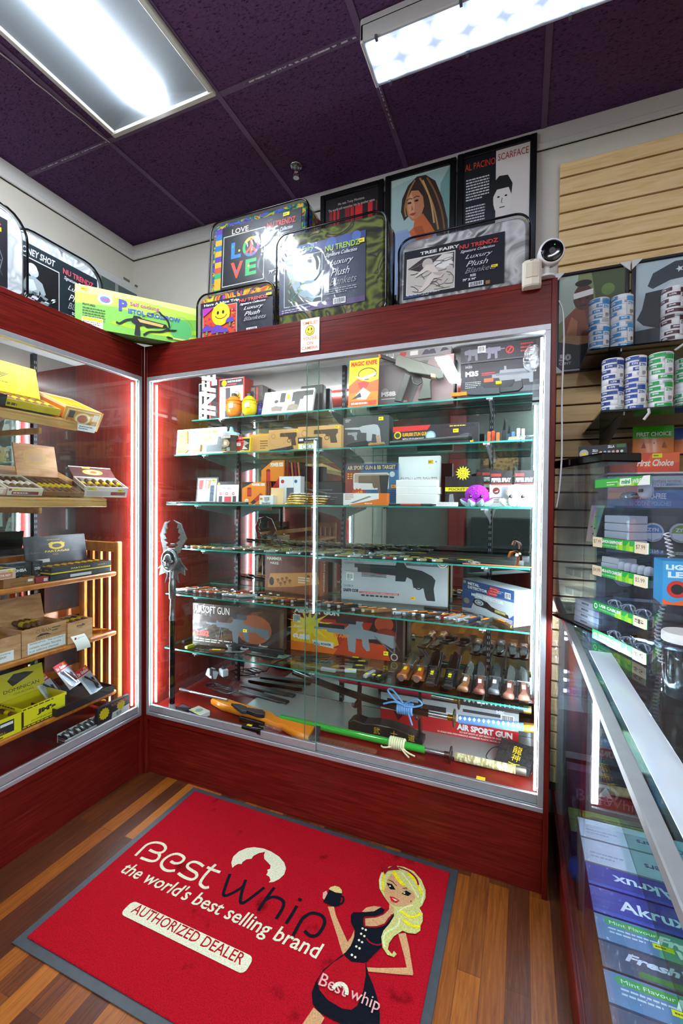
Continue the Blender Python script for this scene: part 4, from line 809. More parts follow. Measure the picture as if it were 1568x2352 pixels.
def art_tray(A):
    A.rect(0, 0, 1, 1, '#f1f1ee'); A.rrect(.04, .06, .96, .96, '#e6e6e2', .08)
    for P, x, y, w_, h, c, f in ((PISTOL, .62, .22, .36, .7, '#4c4f4d', True), (PISTOL, .3, .46, .13, .42, '#5a5d58', False)): 
        if P is PISTOL and w_ > .2: sil(A, P, x, y, w_, h, c, f)
    A.poly([(.1, .3), (.14, .88), (.22, .9), (.2, .3)], '#c8c8c2'); A.rect(.34, .5, .44, .9, '#4a4d4b'); A.rect(.58, .5, .68, .9, '#4a4d4b'); A.poly([(.2, .14), (.4, .12), (.42, .3), (.26, .36), (.18, .3)], '#7d7468'); A.poly([(.5, .12), (.72, .12), (.72, .34), (.6, .4), (.52, .34)], '#857a6a'); A.ell(.5, .72, .03, '#d8b81c', .12); A.ell(.27, .55, .04, '#3c403e', .07)
o = pbox('pistol_set_tray', 'white tray with two pistols and magazines tilted back on the top shelf', 1, .305, 600, 716, 890, .018, '#e9e9e6', art_tray, cat='tray', tilt=16, b=.004)
pbox('hard_case', 'black hard case standing behind the white pistol tray', 1, .385, 690, 742, 885, .035, '#1d2022', lambda A: (A.rrect(.1, .1, .9, .9, '#24282a', .1), A.rect(.4, .85, .6, .95, '#3a3f42')), cat='case', b=.004)
def art_magic(A):
    A.rect(0, 0, 1, 1, '#ee7a16'); A.rect(0, .45, 1, 1, '#f2d21a'); A.poly([(0, .45), (.3, .6), (.6, .48), (1, .55), (1, .3), (0, .3)], '#e85a1a'); A.text('MAGIC KNIFE', .06, .86, w=.88, h=.1, c=red, bold=.05); A.rect(.05, .02, .95, .12, '#d8401c'); A.text('MADE FOR TRICKS', .1, .045, w=.8, h=.04, c='#f5e6c8') if False else A.lines(.1, .05, .8, 1, .03, .04, '#f5e6c8')
    A.line([(.62+.3*cos(radians(a)), .68+.12*sin(radians(a))) for a in range(-40, 300, 20)], .02, '#1b1b1b'); A.poly([(.15, .66), (.45, .62), (.7, .66), (.92, .7), (.9, .64), (.5, .56)], '#cfd3d0'); A.poly([(.3, .5), (.5, .54), (.7, .5), (.6, .38), (.4, .36)], '#b9251a'); A.poly([(.25, .25), (.5, .4), (.75, .28), (.6, .14), (.3, .16)], '#f4ede0'); A.poly([(.1, .16), (.4, .3), (.45, .2)], '#2b2220')
o = pbox('trick_knife_pack', 'bright yellow and orange novelty packet on the top shelf', 1, .289, 800, 868, 822, .004, '#e98a1c', art_magic, cat='packet', tilt=4)
def art_m58(A):
    A.rect(0, 0, 1, 1, '#6d6867'); A.poly([(.45, 0), (1, 0), (1, 1), (.7, 1)], '#a08a88'); A.rect(0, .93, .75, 1, '#8b8786'); A.rect(.88, .8, 1, 1, '#c9a3a3'); A.ell(.1, .36, .05, '#8f8c8a'); A.text('M58B', .05, .26, w=.2, h=.1, c='#e4e2e0', bold=.05); A.rect(.05, .2, .3, .215, '#d8d6d4'); A.text('ELITE', .06, .1, h=.035, c='#b5443c'); A.lines(.06, .07, .2, 3, .025, .012, '#d8d6d4', 2); A.ell(.38, .13, .055, '#b5443c'); A.ell(.38, .13, .043, '#6d6867'); A.text('18+', .35, .105, h=.05, c='#d8d6d4', bold=.04); A.price(.84, .88, .07, .05)
def side_dark(A): A.rect(0, 0, 1, 1, '#26242a'); A.rect(.2, .15, .7, .35, '#5a5658')
def art_strip(A): A.rect(0, 0, 1, 1, '#8d8886'); A.barcode(.1, .2, .2, .85, 3); A.ell(.34, .5, .045, '#b5443c'); A.rect(.44, .25, .55, .85, '#d9d7d3'); A.poly([(.6, .2), (.66, .8), (.7, .5), (.76, .8), (.8, .2)], '#4b4a52'); A.poly([(.85, .3), (.9, .8), (.97, .4)], '#3d3d45')
def art_m35(A):
    A.rect(0, 0, 1, 1, '#26262b'); A.rect(0, .84, 1, 1, '#1b1b20'); A.text('M35', .06, .66, w=.17, h=.14, c='#d4d6d8', bold=.06); A.rect(.27, .7, .44, .73, '#b5342c'); A.rect(.27, .66, .4, .68, '#b5342c'); A.text('M35', .06, .88, w=.09, h=.07, c='#8f9296', bold=.04); A.lines(.06, .5, .2, 4, .045, .018, '#c9cacc', 4); A.rect(0, .18, 1, .32, '#55565c')
    sil(A, [(0, .62), (0, .44), (.18, .44), (.2, .3), (.5, .3), (.56, .3), (.58, .05), (.7, .05), (.72, .3), (.9, .28), (.92, .12), (1, .12), (1, .6), (.92, .74), (.9, .92), (.82, .92), (.8, .76), (.36, .78), (.35, .95), (.3, .95), (.3, .78), (.2, .78), (.18, .62)], .4, .32, .5, .56, '#8b8e94'); A.rect(.3, .48, .42, .58, '#c5613a'); A.rect(.45, .62, .86, .68, '#6b6e74')
def art_up(A):
    A.rect(0, 0, 1, 1, '#2a292f'); sil(A, SMG, .05, .1, .26, .75, '#6f7076', True); sil(A, SMG, .3, .1, .26, .75, '#7d7a88', True); A.barcode(.22, .55, .32, .95, 5); A.ell(.62, .55, .05, '#c8342c'); A.ell(.62, .55, .036, '#2a292f'); A.line([(.6, .42), (.64, .7)], .08, '#c8342c'); A.lines(.75, .75, .15, 3, .2, .09, '#b5342c', 5); A.rect(0, 0, 1, .08, '#4a4950')
b1 = pbox('airsoft_box', 'large grey airsoft gun box behind the grey submachine gun', 1, .372, 868, 1042, 822, .045, '#5d5a5a', art_m58, side_dark)
pbox('airsoft_box', 'flat grey gun box lying on the large grey box', 1, .37, 872, 1036, 797, .045, '#6d6a69', art_strip, z=topz(b1))
b2 = pbox('airsoft_box', 'black airsoft gun box with a grey gun picture at the end of the top shelf', 1, .365, 1058, 1244, 828, .055, '#1f1f24', art_m35)
pbox('airsoft_box', 'black gun box with a red no symbol on top of another black box', 1, .36, 1058, 1244, 787, .06, '#1f1f24', art_up, z=topz(b2))
# replica submachine gun leaning against its box
def gun3d(name, label, M, parts, cat='replica gun', group=None):
    t = empty(name, label, cat, M=M, group=group)
    for nm, polys in parts:
        g = G()
        for P, th, c, off in polys:
            if isinstance(P, tuple): g.cyl(*P, M_(c, rough=.4)); continue
            g.prism(P, -th/2, th/2, M_(c, rough=.42), UP @ TR(0, 0, off), b=min(.0025, th*.2))
        g.build(nm, t)
    return t
gg = '#6f7468'; gd = '#3c403a'
def mapxy(Y, pts): return [(PY(Y, x, y).x, PY(Y, x, y).z) for x, y in pts]
def local(pts, o): return [(x-o[0], z-o[1]) for x, z in pts]
Ys = .335
def z2(q): return [(760+.3316*x, 740+.3316*y) for x, y in q]
def L2(q): return local(mapxy(Ys, z2(q)), (1.05, SZ[1]))
gun3d('submachine_gun', 'grey airsoft submachine gun with an orange muzzle leaning on its box', TR(1.05, Ys, SZ[1]), [
    ('receiver', [(L2([(455, 240), (480, 232), (790, 335), (780, 390), (745, 398), (700, 375), (540, 350), (515, 330), (450, 305)]), .03, gg, 0), (L2([(470, 236), (640, 280), (700, 305), (690, 312), (620, 292), (465, 250)]), .02, gd, 0)]),
    ('barrel', [(L2([(335, 222), (350, 222), (455, 262), (450, 285), (345, 250)]), .014, '#2a2d2b', 0)]), ('muzzle_tip', [(L2([(328, 226), (345, 222), (350, 250), (334, 254)]), .016, '#f08a1c', 0)]),
    ('magazine', [(L2([(515, 350), (555, 372), (490, 555), (440, 548)]), .018, '#4a4e48', 0)]), ('grip', [(L2([(630, 385), (700, 400), (690, 420), (695, 530), (605, 540), (640, 430)]), .026, '#5a5f55', 0)]),
    ('trigger_guard', [(L2([(556, 375), (566, 425), (600, 440), (630, 420), (626, 390), (616, 392), (616, 415), (598, 428), (574, 415), (568, 378)]), .006, gd, 0)]), ('price_sticker', [(L2([(695, 358), (730, 365), (728, 392), (693, 386)]), .0312, '#f2e2a0', 0)])])
Yl = .305
def L1(q): return local(mapxy(Yl, z2(q)), (1.5, SZ[1]))
gun3d('toy_pistol', 'black airsoft pistol with an orange tip lying along the top shelf', TR(1.5, Yl, SZ[1]), [
    ('barrel', [(L1([(945, 465), (1010, 455), (1020, 440), (1060, 445), (1065, 458), (1170, 452), (1170, 500), (1000, 510), (945, 505)]), .02, '#34383a', 0)]), ('muzzle_tip', [(L1([(833, 492), (940, 484), (943, 510), (836, 520)]), .018, '#f0781c', 0)]),
    ('receiver', [(L1([(1165, 455), (1250, 445), (1265, 415), (1325, 405), (1330, 450), (1300, 478), (1170, 492)]), .018, '#26292b', 0)]), ('price_sticker', [(L1([(1140, 412), (1180, 410), (1182, 428), (1142, 432)]), .0205, '#f2de00', 0)])])
g = G(); rr = random.Random(3); c = PY(.2, 1234, 795)
g.ell((0, 0, 0), (.03, .03, .045), thinglass('crumpled_film', '#eef2f4', .12, wrinkle=1, wscale=60), 14, 10, lambda d: 1+.35*noise.noise(d*4)); g.build('crumpled_bag', None, (1.66, .12, 1.79), label='crumpled clear plastic bag tucked in the upper front corner of the case', cat='plastic bag')
# ---- second shelf
def art_blister(A):
    A.rect(0, 0, 1, 1, '#f4f2ec'); A.rrect(.03, .04, .97, .96, '#fbfaf6', .06); A.ell(.6, .68, .13, '#d8c85a', .26); A.rect(.48, .68, .73, .76, '#efeef0'); A.price(.74, .8, .1, .09)
    A.poly([(.64, .08), (.98, .08), (.98, .6), (.86, .66), (.84, .36), (.64, .34)], '#5a6468')
o = pbox('pistol_blister', 'white blister pack with a tan pistol at the end of the second shelf', 2, .185, 401, 516, 983, .012, '#f2efe8', art_blister, cat='blister pack', tilt=5, b=.003)
wv = o.dimensions.x; hv = o['_h']; tanm = col('#cf9d52', .4)
g = G(); g.prism([(-wv/2+wv*.08, hv*.1), (-wv/2+wv*.1, hv*.93), (-wv/2+wv*.26, hv*.93), (-wv/2+wv*.28, hv*.42), (-wv/2+wv*.56, hv*.36), (-wv/2+wv*.55, hv*.1), (-wv/2+wv*.3, hv*.16), (-wv/2+wv*.24, hv*.06)], 0, .012, tanm, UP, .003); g.build('pistol', o)
def bb_tall(label, loc, h, r):
    t = empty('pellet_bottle', label, 'bottle', loc); g = G(); g.lathe([(r*.95, 0), (r, .003), (r, h*.66), (r*.8, h*.7)], col('#c9a878', .35), 20); g.build('body', t)
    g = G(); g.lathe([(r*.95, h*.66), (r*.97, h*.68), (r*.95, h*.76), (r*.6, h*.79), (r*.28, h*.82), (r*.14, h)], col('#7fb4d8', .35), 20); g.build('nozzle_cap', t)
    g = G(); vs = []; n = 14
    for z in (h*.03, h*.64): vs += [(r*1.01*sin(a), -r*1.01*cos(a), z) for a in [(-1.5+3.0*i/n) for i in range(n+1)]]
    g.add(vs, [(i, i+1, n+2+i, n+1+i) for i in range(n)], '#2c2a26', True); A = Art(g, frame((-r*.6, -r*1.03, h*.03), (1, 0, 0), (0, 0, 1)), r*1.2, h*.6, .0001)
    A.rect(0, .82, 1, .98, '#e4ddd0'); A.text('BB PELLETS', .06, .86, w=.88, h=.07, c='#33302a', bold=.02); A.poly([(.05, .35), (.3, .75), (.7, .72), (.95, .5), (.8, .3), (.3, .25)], '#b89468'); A.rect(.3, .4, .6, .6, '#e9e2d4'); A.rect(.02, .02, .6, .2, '#1b1a18'); A.lines(.05, .1, .5, 2, .07, .035, '#d8c81c'); A.barcode(.62, .02, .95, .22, 4); g.build('label', t); return t
x0, x1 = sxs(.172, 513, 546, 1020); bb_tall('pellet bottle with a pale blue pointed cap on the second shelf', ((x0+x1)/2, .178, SZ[2]), PY(.17, 530, 980).z-SZ[2], (x1-x0)/2)
x0, x1 = sxs(.19, 517, 541, 1030); x0, x1 = sxs(.19, 549, 575, 1030); bbottle('red grenade shaped bottle beside the pale blue capped one', ((x0+x1)/2-.022, .192, SZ[2]), (x1-x0)*1.0, '#c8242a', lab=True)
def art_pack(A): A.rect(0, 0, 1, 1, '#f0cc1e'); A.rect(.08, .12, .92, .9, '#2a2a2a'); A.poly([(.1, .6), (.4, .88), (.9, .6), (.6, .4)], '#b9b2a4'); A.poly([(.15, .2), (.5, .5), (.85, .2)], '#e4e0d4'); A.lines(.12, .2, .5, 3, .1, .05, '#f0f0f0', 8)
pbox('caps_pack', 'yellow foil pack with a black picture leaning on a cardboard box', 2, .172, 539, 573, 1003, .02, '#e8c41e', art_pack, cat='packet', tilt=8, rz=6)
def art_card(A): A.rect(0, 0, 1, 1, '#d9a862'); A.lines(.55, .6, .4, 4, .12, .05, '#6b4a20', 5); A.rect(0, .9, 1, 1, '#e8b83a')
pbox('cardboard_box', 'plain brown cardboard box with stamped lettering beside the yellow pack', 2, .24, 573, 617, 997, .07, '#cf9c58', art_card)
def art_wal(A): A.rect(0, 0, 1, 1, '#cda264'); sil(A, PISTOL, .38, .28, .55, .56, '#4a3c2c'); guardring(A, .68, .5, .05, .08, '#4a3c2c', .03); A.ell(.16, .72, .07, '#8a6a3c'); A.ell(.16, .72, .058, '#cda264'); A.line([(.3+.28*cos(radians(a)), .6+.36*sin(radians(a))) for a in range(0, 361, 20)], .008, '#a8804a'); A.line([(0, .6), (.6, .6)], .006, '#a8804a'); A.price(.86, .86, .1, .1, '#f2d400'); A.lines(.05, .1, .4, 2, .06, .03, '#6b5230', 3)
pbox('pistol_box', 'brown cardboard pistol box half behind the handcuffs box', 2, .235, 617, 686, 986, .05, '#c99d5e', art_wal, group=None)
pbox('pistol_box', 'nearer brown cardboard pistol box with a yellow price sticker', 2, .22, 684, 783, 978, .055, '#c99d5e', art_wal)
def art_cuff(A): A.rect(0, 0, 1, 1, '#25262a'); A.text('HANDCUFFS', .35, .78, w=.6, h=.12, c=wht, bold=.04); A.rect(.05, .7, .25, .9, '#d8d8d6'); A.lines(.3, .62, .6, 2, .08, .03, '#c9c9c9', 2); A.rect(0, 0, .85, .5, '#f0dc14'); A.rect(.05, .05, .8, .42, '#f4f4f0'); A.ell(.3, .24, .1, '#9a9c9e'); A.ell(.3, .24, .075, '#f4f4f0'); A.ell(.56, .24, .1, '#9a9c9e'); A.ell(.56, .24, .075, '#f4f4f0')
pbox('handcuffs_box', 'small black and yellow handcuffs box on the second shelf', 2, .172, 684, 733, 1004, .03, '#2a2b2e', art_cuff, rough=.3)
def art_mauser(A): A.rect(0, 0, 1, 1, '#45494a'); sil(A, [(0, .86), (0, .8), (.42, .74), (.46, .6), (.6, .58), (.6, .2), (.74, .2), (.76, .52), (.86, .48), (.92, .02), (1, .06), (.97, .5), (.96, .72), (.9, .92), (.8, .96), (.5, .92), (.4, .86)], .04, .12, .8, .66, '#aab2b4'); A.poly([(.72, .4), (.76, .1), (.84, .12), (.8, .42)], '#b08a72'); sil(A, PISTOL, .1, .3, .22, .24, '#8f9698'); A.price(.78, .86, .1, .1); A.lines(.05, .92, .12, 2, .05, .02, '#c9c9c9', 2); A.poly([(.55, .14), (.8, .1), (.82, .16), (.6, .2)], '#c8843c')
pbox('airsoft_box', 'dark grey pistol box with a long barrelled pistol picture on the second shelf', 2, .25, 788, 893, 957, .07, '#34383a', art_mauser)
def art_longstun(A): A.rect(0, 0, 1, 1, '#2b262c'); A.poly([(0, .75), (.42, .78), (.46, 1), (0, 1)], '#c8322e'); A.poly([(.6, .8), (.96, .84), (.96, .95), (.66, .93)], '#1a181c'); A.text('8,000,000 STUN GUN', .12, .5, w=.3, h=.2, c='#f0b41e', bold=.03); A.text('WITH LED FLASHLIGHT', .12, .36, w=.26, h=.09, c=wht, bold=.02); A.ell(.06, .6, .045, '#e8c81c'); A.ell(.06, .6, .03, '#3a4a2a'); A.ell(.46, .5, .06, '#7fa8c4'); A.ell(.46, .5, .045, '#b9d4e4'); A.poly([(.4, .12), (.88, .56), (.92, .5), (.45, .06)], '#4f4b50'); A.price(.72, .6, .06, .16); A.ell(.93, .2, .02, '#f0a81e'); A.text('OVER 10 MILLION VOLTS', .68, .86, w=.26, h=.06, c='#d8b45a') if False else A.lines(.68, .87, .26, 1, .05, .05, '#d8b45a')
pbox('stun_baton_box', 'long black and red stun gun box on the second shelf', 2, .26, 902, 1098, 975, .06, '#231f25', art_longstun)
t = empty('stun_baton', 'ribbed black stun baton lying in front of its long box', 'stun baton', (PY(.185, 895, 1020).x, .19, SZ[2])); l = PY(.185, 1078, 1005).x-PY(.185, 897, 1015).x
g = G(); g.M = TR(0, 0, .012) @ RY(90) @ RX(0); pr_ = []
for i in range(40): pr_ += [(.0088, l*i/40), (.0105, l*(i+.5)/40)]
g.lathe(pr_+[(.009, l)], col('#3c423f', .35, .3), 12); g.build('shaft', t); g = G(); g.cyl((l, 0, .012), (l+.012, 0, .012), .012, blk); g.build('end_cap', t); t.rotation_euler = (0, radians(-2.5), radians(4))
t = gun3d('toy_pistol', 'black airsoft pistol lying before the dark grey pistol box', TR(PY(.175, 790, 1025).x, .176, SZ[2]+.001), [('slide', [([(0, .006), (.03, .02), (.1, .026), (.11, .018), (.11, .004), (.03, 0)], .012, '#1d2022', 0)]), ('grip', [([(.105, .012), (.175, .016), (.18, .006), (.11, .002)], .012, '#a8824e', 0)])])
t = gun3d('toy_pistol', 'small dark pistol lying in front of the brown pistol boxes', TR(PY(.168, 618, 1038).x, .17, SZ[2]+.0005), [('slide', [([(0, .004), (.07, .012), (.11, .018), (.118, .006), (.1, 0), (.0, 0)], .01, '#3a3c3a', 0)]), ('grip', [([(.085, .012), (.118, .02), (.123, .004), (.1, .001)], .011, '#24272a', 0)])])
# ---- third shelf
def cardpack(name, label, k, Y, xl, xr, yt, art, c='#f1f1ee', bl=None, tilt=6, group=None, cat='blister pack', rz=0):
    o = pbox(name, label, k, Y, xl, xr, yt, .002, c, art, cat=cat, tilt=tilt, group=group, b=.0006, rz=rz); w_ = o.dimensions.x; h = o['_h']
    if bl: g = G(); x0, y0, x1, y1, dp = bl; g.box(-w_/2+x0*w_, -dp, y0*h, -w_/2+x1*w_, -.0008, y1*h, acrylic, .004); g.build('blister', o)
    return o
def art_pink(A): A.rect(0, 0, 1, 1, '#2f3136'); A.rect(.06, .05, .94, .95, '#d9d9d6'); A.rect(.1, .55, .5, .9, '#d8482e'); A.poly([(.25, .08), (.42, .1), (.6, .6), (.46, .62)], '#e9a9c0'); A.poly([(.42, .6), (.62, .58), (.7, .9), (.5, .92)], '#f08a3a'); A.rect(.66, .1, .84, .7, '#55595e'); A.price(.72, .84, .2, .09)
cardpack('flashlight_pack', 'clear blister pack with a pink flashlight on the third shelf', 3, .2, 449, 497, 1096, art_pink, '#d0d2d2', (.1, .06, .9, .9, .012))
def art_oly(A): A.rect(0, 0, 1, 1, '#f3f1f0'); A.rect(0, .86, 1, 1, '#27272b'); A.ell(.08, .9, .05, '#d8c81c'); A.text('OLYMPIAN', .06, .62, w=.56, h=.13, c='#4a4246', bold=.0); [ (A.ell(x, .46, .06, '#c83a4a'), A.ell(x, .46, .03, '#f0d8d8')) for x in (.18, .46, .76) ]; A.rect(.1, .05, .26, .36, '#3a3438'); A.rect(.36, .05, .68, .34, '#c8283a'); A.rect(.74, .05, .9, .36, '#2f2a2e')
cardpack('alarm_pack', 'white card of personal alarms with red pieces', 3, .195, 497, 547, 1106, art_oly, '#f0f0ee', tilt=3)
def art_kiss(A): A.rect(0, 0, 1, 1, '#ef8a1a'); A.poly([(0, .72), (.5, 1), (0, 1)], '#2a221e'); A.text('POWER KISS', .42, .82, w=.54, h=.12, c=wht, bold=.05); A.rect(.22, .35, .4, .72, '#c8302a'); A.ell(.31, .72, .09, '#8a1f1c', .04); A.rect(.22, .35, .4, .42, '#a52420'); A.poly([(.35, .08), (.48, .0), (.92, .36), (.8, .52)], '#c8302a'); A.poly([(.35, .08), (.48, .0), (.62, .12), (.5, .22)], '#33302e'); A.ell(.2, .14, .09, '#f4e4d4'); A.text('3W', .16, .1, h=.08, c=red)
def side_zig(A):
    A.rect(0, 0, 1, 1, '#3a1a34')
    for i in range(5): A.line([(.05+.2*i, 0), (.15+.2*i, .5), (.05+.2*i, 1)], .05, ('#e8902a', '#c8283a')[i % 2])
k1 = pbox('flashlight_box', 'orange flashlight box standing low beside the white alarm card', 3, .172, 556, 610, 1107, .05, '#d87a1a', art_kiss, side_zig)
pbox('flashlight_box', 'orange flashlight box standing higher behind the white boxes', 3, .25, 600, 652, 1058, .06, '#d87a1a', art_kiss, side_zig, z=SZ[3]+.045)
pbox('flashlight_box', 'dark zigzag patterned box end beside the higher orange box', 3, .29, 652, 690, 1062, .05, '#3a1a34', side_zig, z=SZ[3]+.045)
pbox('flashlight_box', 'orange box base under the higher orange flashlight box', 3, .25, 602, 690, 1105, .1, '#d87a1a', lambda A: (A.rect(0, 0, 1, 1, '#e8861a'), A.poly([(.2, 0), (.3, 1), (.4, 0), (.5, 1), (.6, 0)], '#3a1a34')))
def art_wb(A): A.rect(0, 0, 1, 1, '#f1f2f3'); A.ell(.16, .82, .08, '#c8302a'); A.ell(.78, .82, .07, '#3a6a9a'); A.rect(.35, .1, .7, .6, '#5a6a70'); A.rect(.68, .0, .7, 1, '#c9cccd')
pbox('white_box', 'white boxed gadget in front of the zigzag patterned box', 3, .2, 641, 690, 1094, .05, '#eceeee', art_wb, z=SZ[3]+.016) if False else pbox('white_box', 'white boxed gadget in front of the zigzag patterned box', 3, .2, 641, 690, 1094, .04, '#eceeee', art_wb)
pbox('white_box', 'small white box with a barcode near the front edge of the third shelf', 3, .125, 594, 628, 1138, .03, '#f2f2f0', lambda A: (A.barcode(.35, .3, .8, .9, 6), A.price(.05, .5, .2, .25, '#f0a81e'), A.text('ERASER22', .2, .06, w=.6, h=.18, c='#33353a', bold=.03)), rz=-6)
pbox('tan_card', 'tan card leaning beside the brass knuckle stack', 3, .14, 622, 648, 1119, .003, '#e4c188', None, cat='card', tilt=14, rz=18)
rings = noisemat('brass_polished', [(.3, '#b98d2c'), (.7, '#e8c860')], (1, 1, 1), 6, 2, .22, metal=.9)
def knuckle(label, M, m):
    t = empty('knuckle_duster', label, 'knuckle duster', M=M, group='brass knuckles on the third shelf'); g = G()
    for i in range(4): g.tube([(.026*i+.012*cos(a*pi/6), .012*sin(a*pi/6)+.003*(i in (1, 2)), 0) for a in range(12)], .0034, m, 6, True)
    g.build('finger_rings', t); g = G(); g.tube(smooth([(-.006, -.016, 0), (.01, -.03, 0), (.04, -.034, 0), (.07, -.03, 0), (.085, -.016, 0)]), .0042, m, 6); g.build('palm_bar', t); return t
px = PY(.14, 664, 1150).x; silver = col('#c9cdd0', .2, .9)
for i in range(9):
    lay = i % 5; colx = i//5
    knuckle('%s knuckle duster, %s from the bottom of the %s stack' % ('gold' if i != 4 and i != 8 else 'silver', ('first', 'second', 'third', 'fourth', 'topmost')[lay], ('tan card', 'pistol side')[colx]), TR(px+.075*colx+.005*lay, .135+.03*colx, SZ[3]+.005+.0105*lay) @ RZ(-8+6*lay), silver if i in (4, 8) else rings)
t = torch('laser_pen', 'silver cone shaped light lying on the knuckle dusters', (PY(.15, 715, 1118).x, .15, SZ[3]+.062), .007, .05, '#d5d9da', .0, True) if False else None
def sling_bits():
    for i, (xl, xr, yt, Y, c, lab) in enumerate(((722, 787, 1105, .3, '#1d1f22', 'black cased gadget behind the knuckle dusters'), (745, 790, 1132, .2, '#2a2c30', 'low black box before the blue target box'))):
        pbox('black_case', lab, 3, Y, xl, xr, yt, .06, c, lambda A: (A.rrect(.08, .1, .92, .9, '#26292d', .08), A.lines(.15, .6, .5, 2, .15, .06, '#6a6e74')), cat='case', b=.004)
sling_bits()
t = empty('telescopic_baton', 'slim dark baton with a yellow ring slanting over the black cases', 'baton', (PY(.24, 690, 1100).x, .245, SZ[3]+.088)); g = G(); g.cyl((0, 0, 0), (.16, 0, -.035), .0045, '#4a4c4c', .007); g.build('shaft', t); g = G(); g.cyl((.16, 0, -.035), (.168, 0, -.0368), .0085, '#e8d81c'); g.build('ring', t); t.location.z -= .01
def art_air(A):
    A.rect(0, 0, 1, 1, '#3f6c98'); A.rect(0, 0, .3, 1, '#8e2f28'); A.rect(0, .84, 1, .98, '#2c3e66'); A.text('AIR SPORT GUN & BB TARGET', .04, .86, w=.92, h=.1, c='#e9c98a', bold=.02); A.rrect(.16, .38, .84, .78, '#e9e9e6', .05); A.rect(.18, .55, .82, .76, '#b9a898'); sil(A, PISTOL, .26, .12, .56, .6, '#7d6a58'); A.poly([(.66, .72), (.84, .72), (.8, .1), (.7, .1)], '#3a3836'); A.star(.26, .16, .2, '#d83a1e', 16, .85); A.text('BONUS', .14, .22, w=.22, h=.06, c='#f0d020', rot=18, bold=.03); A.text('TARGET', .12, .13, w=.22, h=.06, c='#f0d020', rot=18, bold=.03)
    for i in range(2): hbars(A, .04+.06*i, .64, .04, .16, 3, '#f0b81e')
    A.price(.88, .42, .1, .07, '#f0a01e'); A.ell(.9, .74, .05, '#c9d4de'); hbars(A, .84, .1, .15, .3, 6, '#2f4f78')
pbox('target_set_box', 'blue and dark red toy gun and target box', 3, .235, 793, 913, 1065, .06, '#3a6490', art_air)
def art_knifeb(A): A.rect(0, 0, 1, 1, '#f4f3ef'); A.poly([(0, 0), (.82, 0), (.82, .55), (.2, .1)], '#ee7a1a'); A.rect(.82, 0, 1, 1, '#ee7a1a'); A.poly([(.16, .22), (.6, .78), (.66, .72), (.24, .18)], '#8a8f86'); A.lines(.04, .85, .2, 4, .12, .05, '#b0502a', 2); A.lines(.5, .12, .26, 1, .1, .1, '#f8d8b0', 2)
pbox('pen_knife_box', 'orange and white box with a pocket gadget picture in front of the blue target box', 3, .13, 788, 888, 1133, .04, '#ee7a1a', art_knifeb)
bz = SZ[3]; prev = None
for i in range(3):
    o = pbox('white_box', 'plain white pointer box, %s in the stack under the upright white lid' % ('lowest', 'middle', 'topmost')[i], 3, .15+.004*i, 909, 1003+3*(i == 1), (1135, 1118, 1102)[i], .09, '#f0f1f0', None, z=bz, b=.0015, group='white pointer boxes'); bz = topz(o)
def art_glp(A): A.rect(0, 0, 1, 1, '#f3f4f3'); A.text('GREEN LASER POINTER', .05, .44, w=.9, h=.14, c='#8d9092', bold=.0); A.price(.72, .84, .12, .08, '#f0b81e'); A.ell(.91, .88, .02, '#9a9c9e'); A.rect(.08, .1, .92, .16, '#dfe2e2')
pbox('laser_pointer_box', 'upright white laser pointer lid behind the stacked white boxes', 3, .255, 915, 1010, 1048, .03, '#f2f3f2', art_glp)
def art_pk(A): A.rect(0, 0, 1, .82, '#1b1c1e'); A.rect(0, .5, 1, .64, '#f0e020'); A.text('POCKET KNIVES', .1, .53, w=.86, h=.08, c='#25250f', bold=.02); A.rect(.04, .06, .96, .46, '#26282a'); A.poly([(.1, .08), (.26, .08), (.22, .42), (.12, .4)], '#9a9fa2'); A.price(.0, .02, .14, .1, '#f08a1e')
o = pbox('knife_display_box', 'black and yellow pocket knife counter box with a sun emblem', 3, .2, 1022, 1108, 1094, .06, '#1b1c1e', art_pk); w_ = o.dimensions.x; h = o['_h']
g = G(); g.M = TR(-w_*.02, .001, h+.012); g.prism([(.032*cos(radians(a)), .032*sin(radians(a))) for a in range(0, 360, 15)], 0, .0015, '#1b1c1e', UP); A = Art(g, frame((0, -.002, 0), (1, 0, 0), (0, 0, 1)), .06, .06, .00006); A.star(0, 0, .48, '#f0e020', 14, .62); A.ell(0, 0, .26, '#1b1c1e'); A.ell(0, 0, .235, '#f0e020'); A.ell(-.08, .06, .03, '#1b1c1e'); A.ell(.08, .06, .03, '#1b1c1e'); A.line([(-.12, -.06), (-.05, -.12), (.05, -.12), (.12, -.06)], .03, '#1b1c1e'); g.build('sun_emblem', o)
def art_pep(A): A.rect(0, 0, 1, 1, '#d9dad8'); A.rect(0, .62, 1, 1, '#1c1a1d'); A.text('PEPPER SPRAY', .08, .68, w=.86, h=.12, c='#e9e6e2', bold=.05); A.rect(.05, .84, .5, .92, '#a52a28'); A.ell(.3, .44, .16, '#7a1f22'); A.poly([(.2, .4), (.4, .46), (.36, .4)], '#e4e0dc'); A.rect(.05, .6, .95, .64, '#b5342c'); A.lines(.1, .24, .5, 3, .06, .02, '#8a4a48', 3)
for i, (xl, xr, Y, yt) in enumerate(((1092, 1130, .32, 1076), (1104, 1150, .29, 1077), (1124, 1176, .24, 1080), (1180, 1227, .27, 1079))):
    cardpack('pepper_spray_card', 'black and grey pepper spray card, %s' % ('hindmost by the sun emblem', 'second from the sun emblem', 'front one with a yellow sticker', 'one behind the white plush octopus')[i], 3, Y, xl, xr, yt, art_pep, '#d9dad8', (.55, .05, .95, .55, .014) if i > 1 else None, 6, 'pepper spray cards')
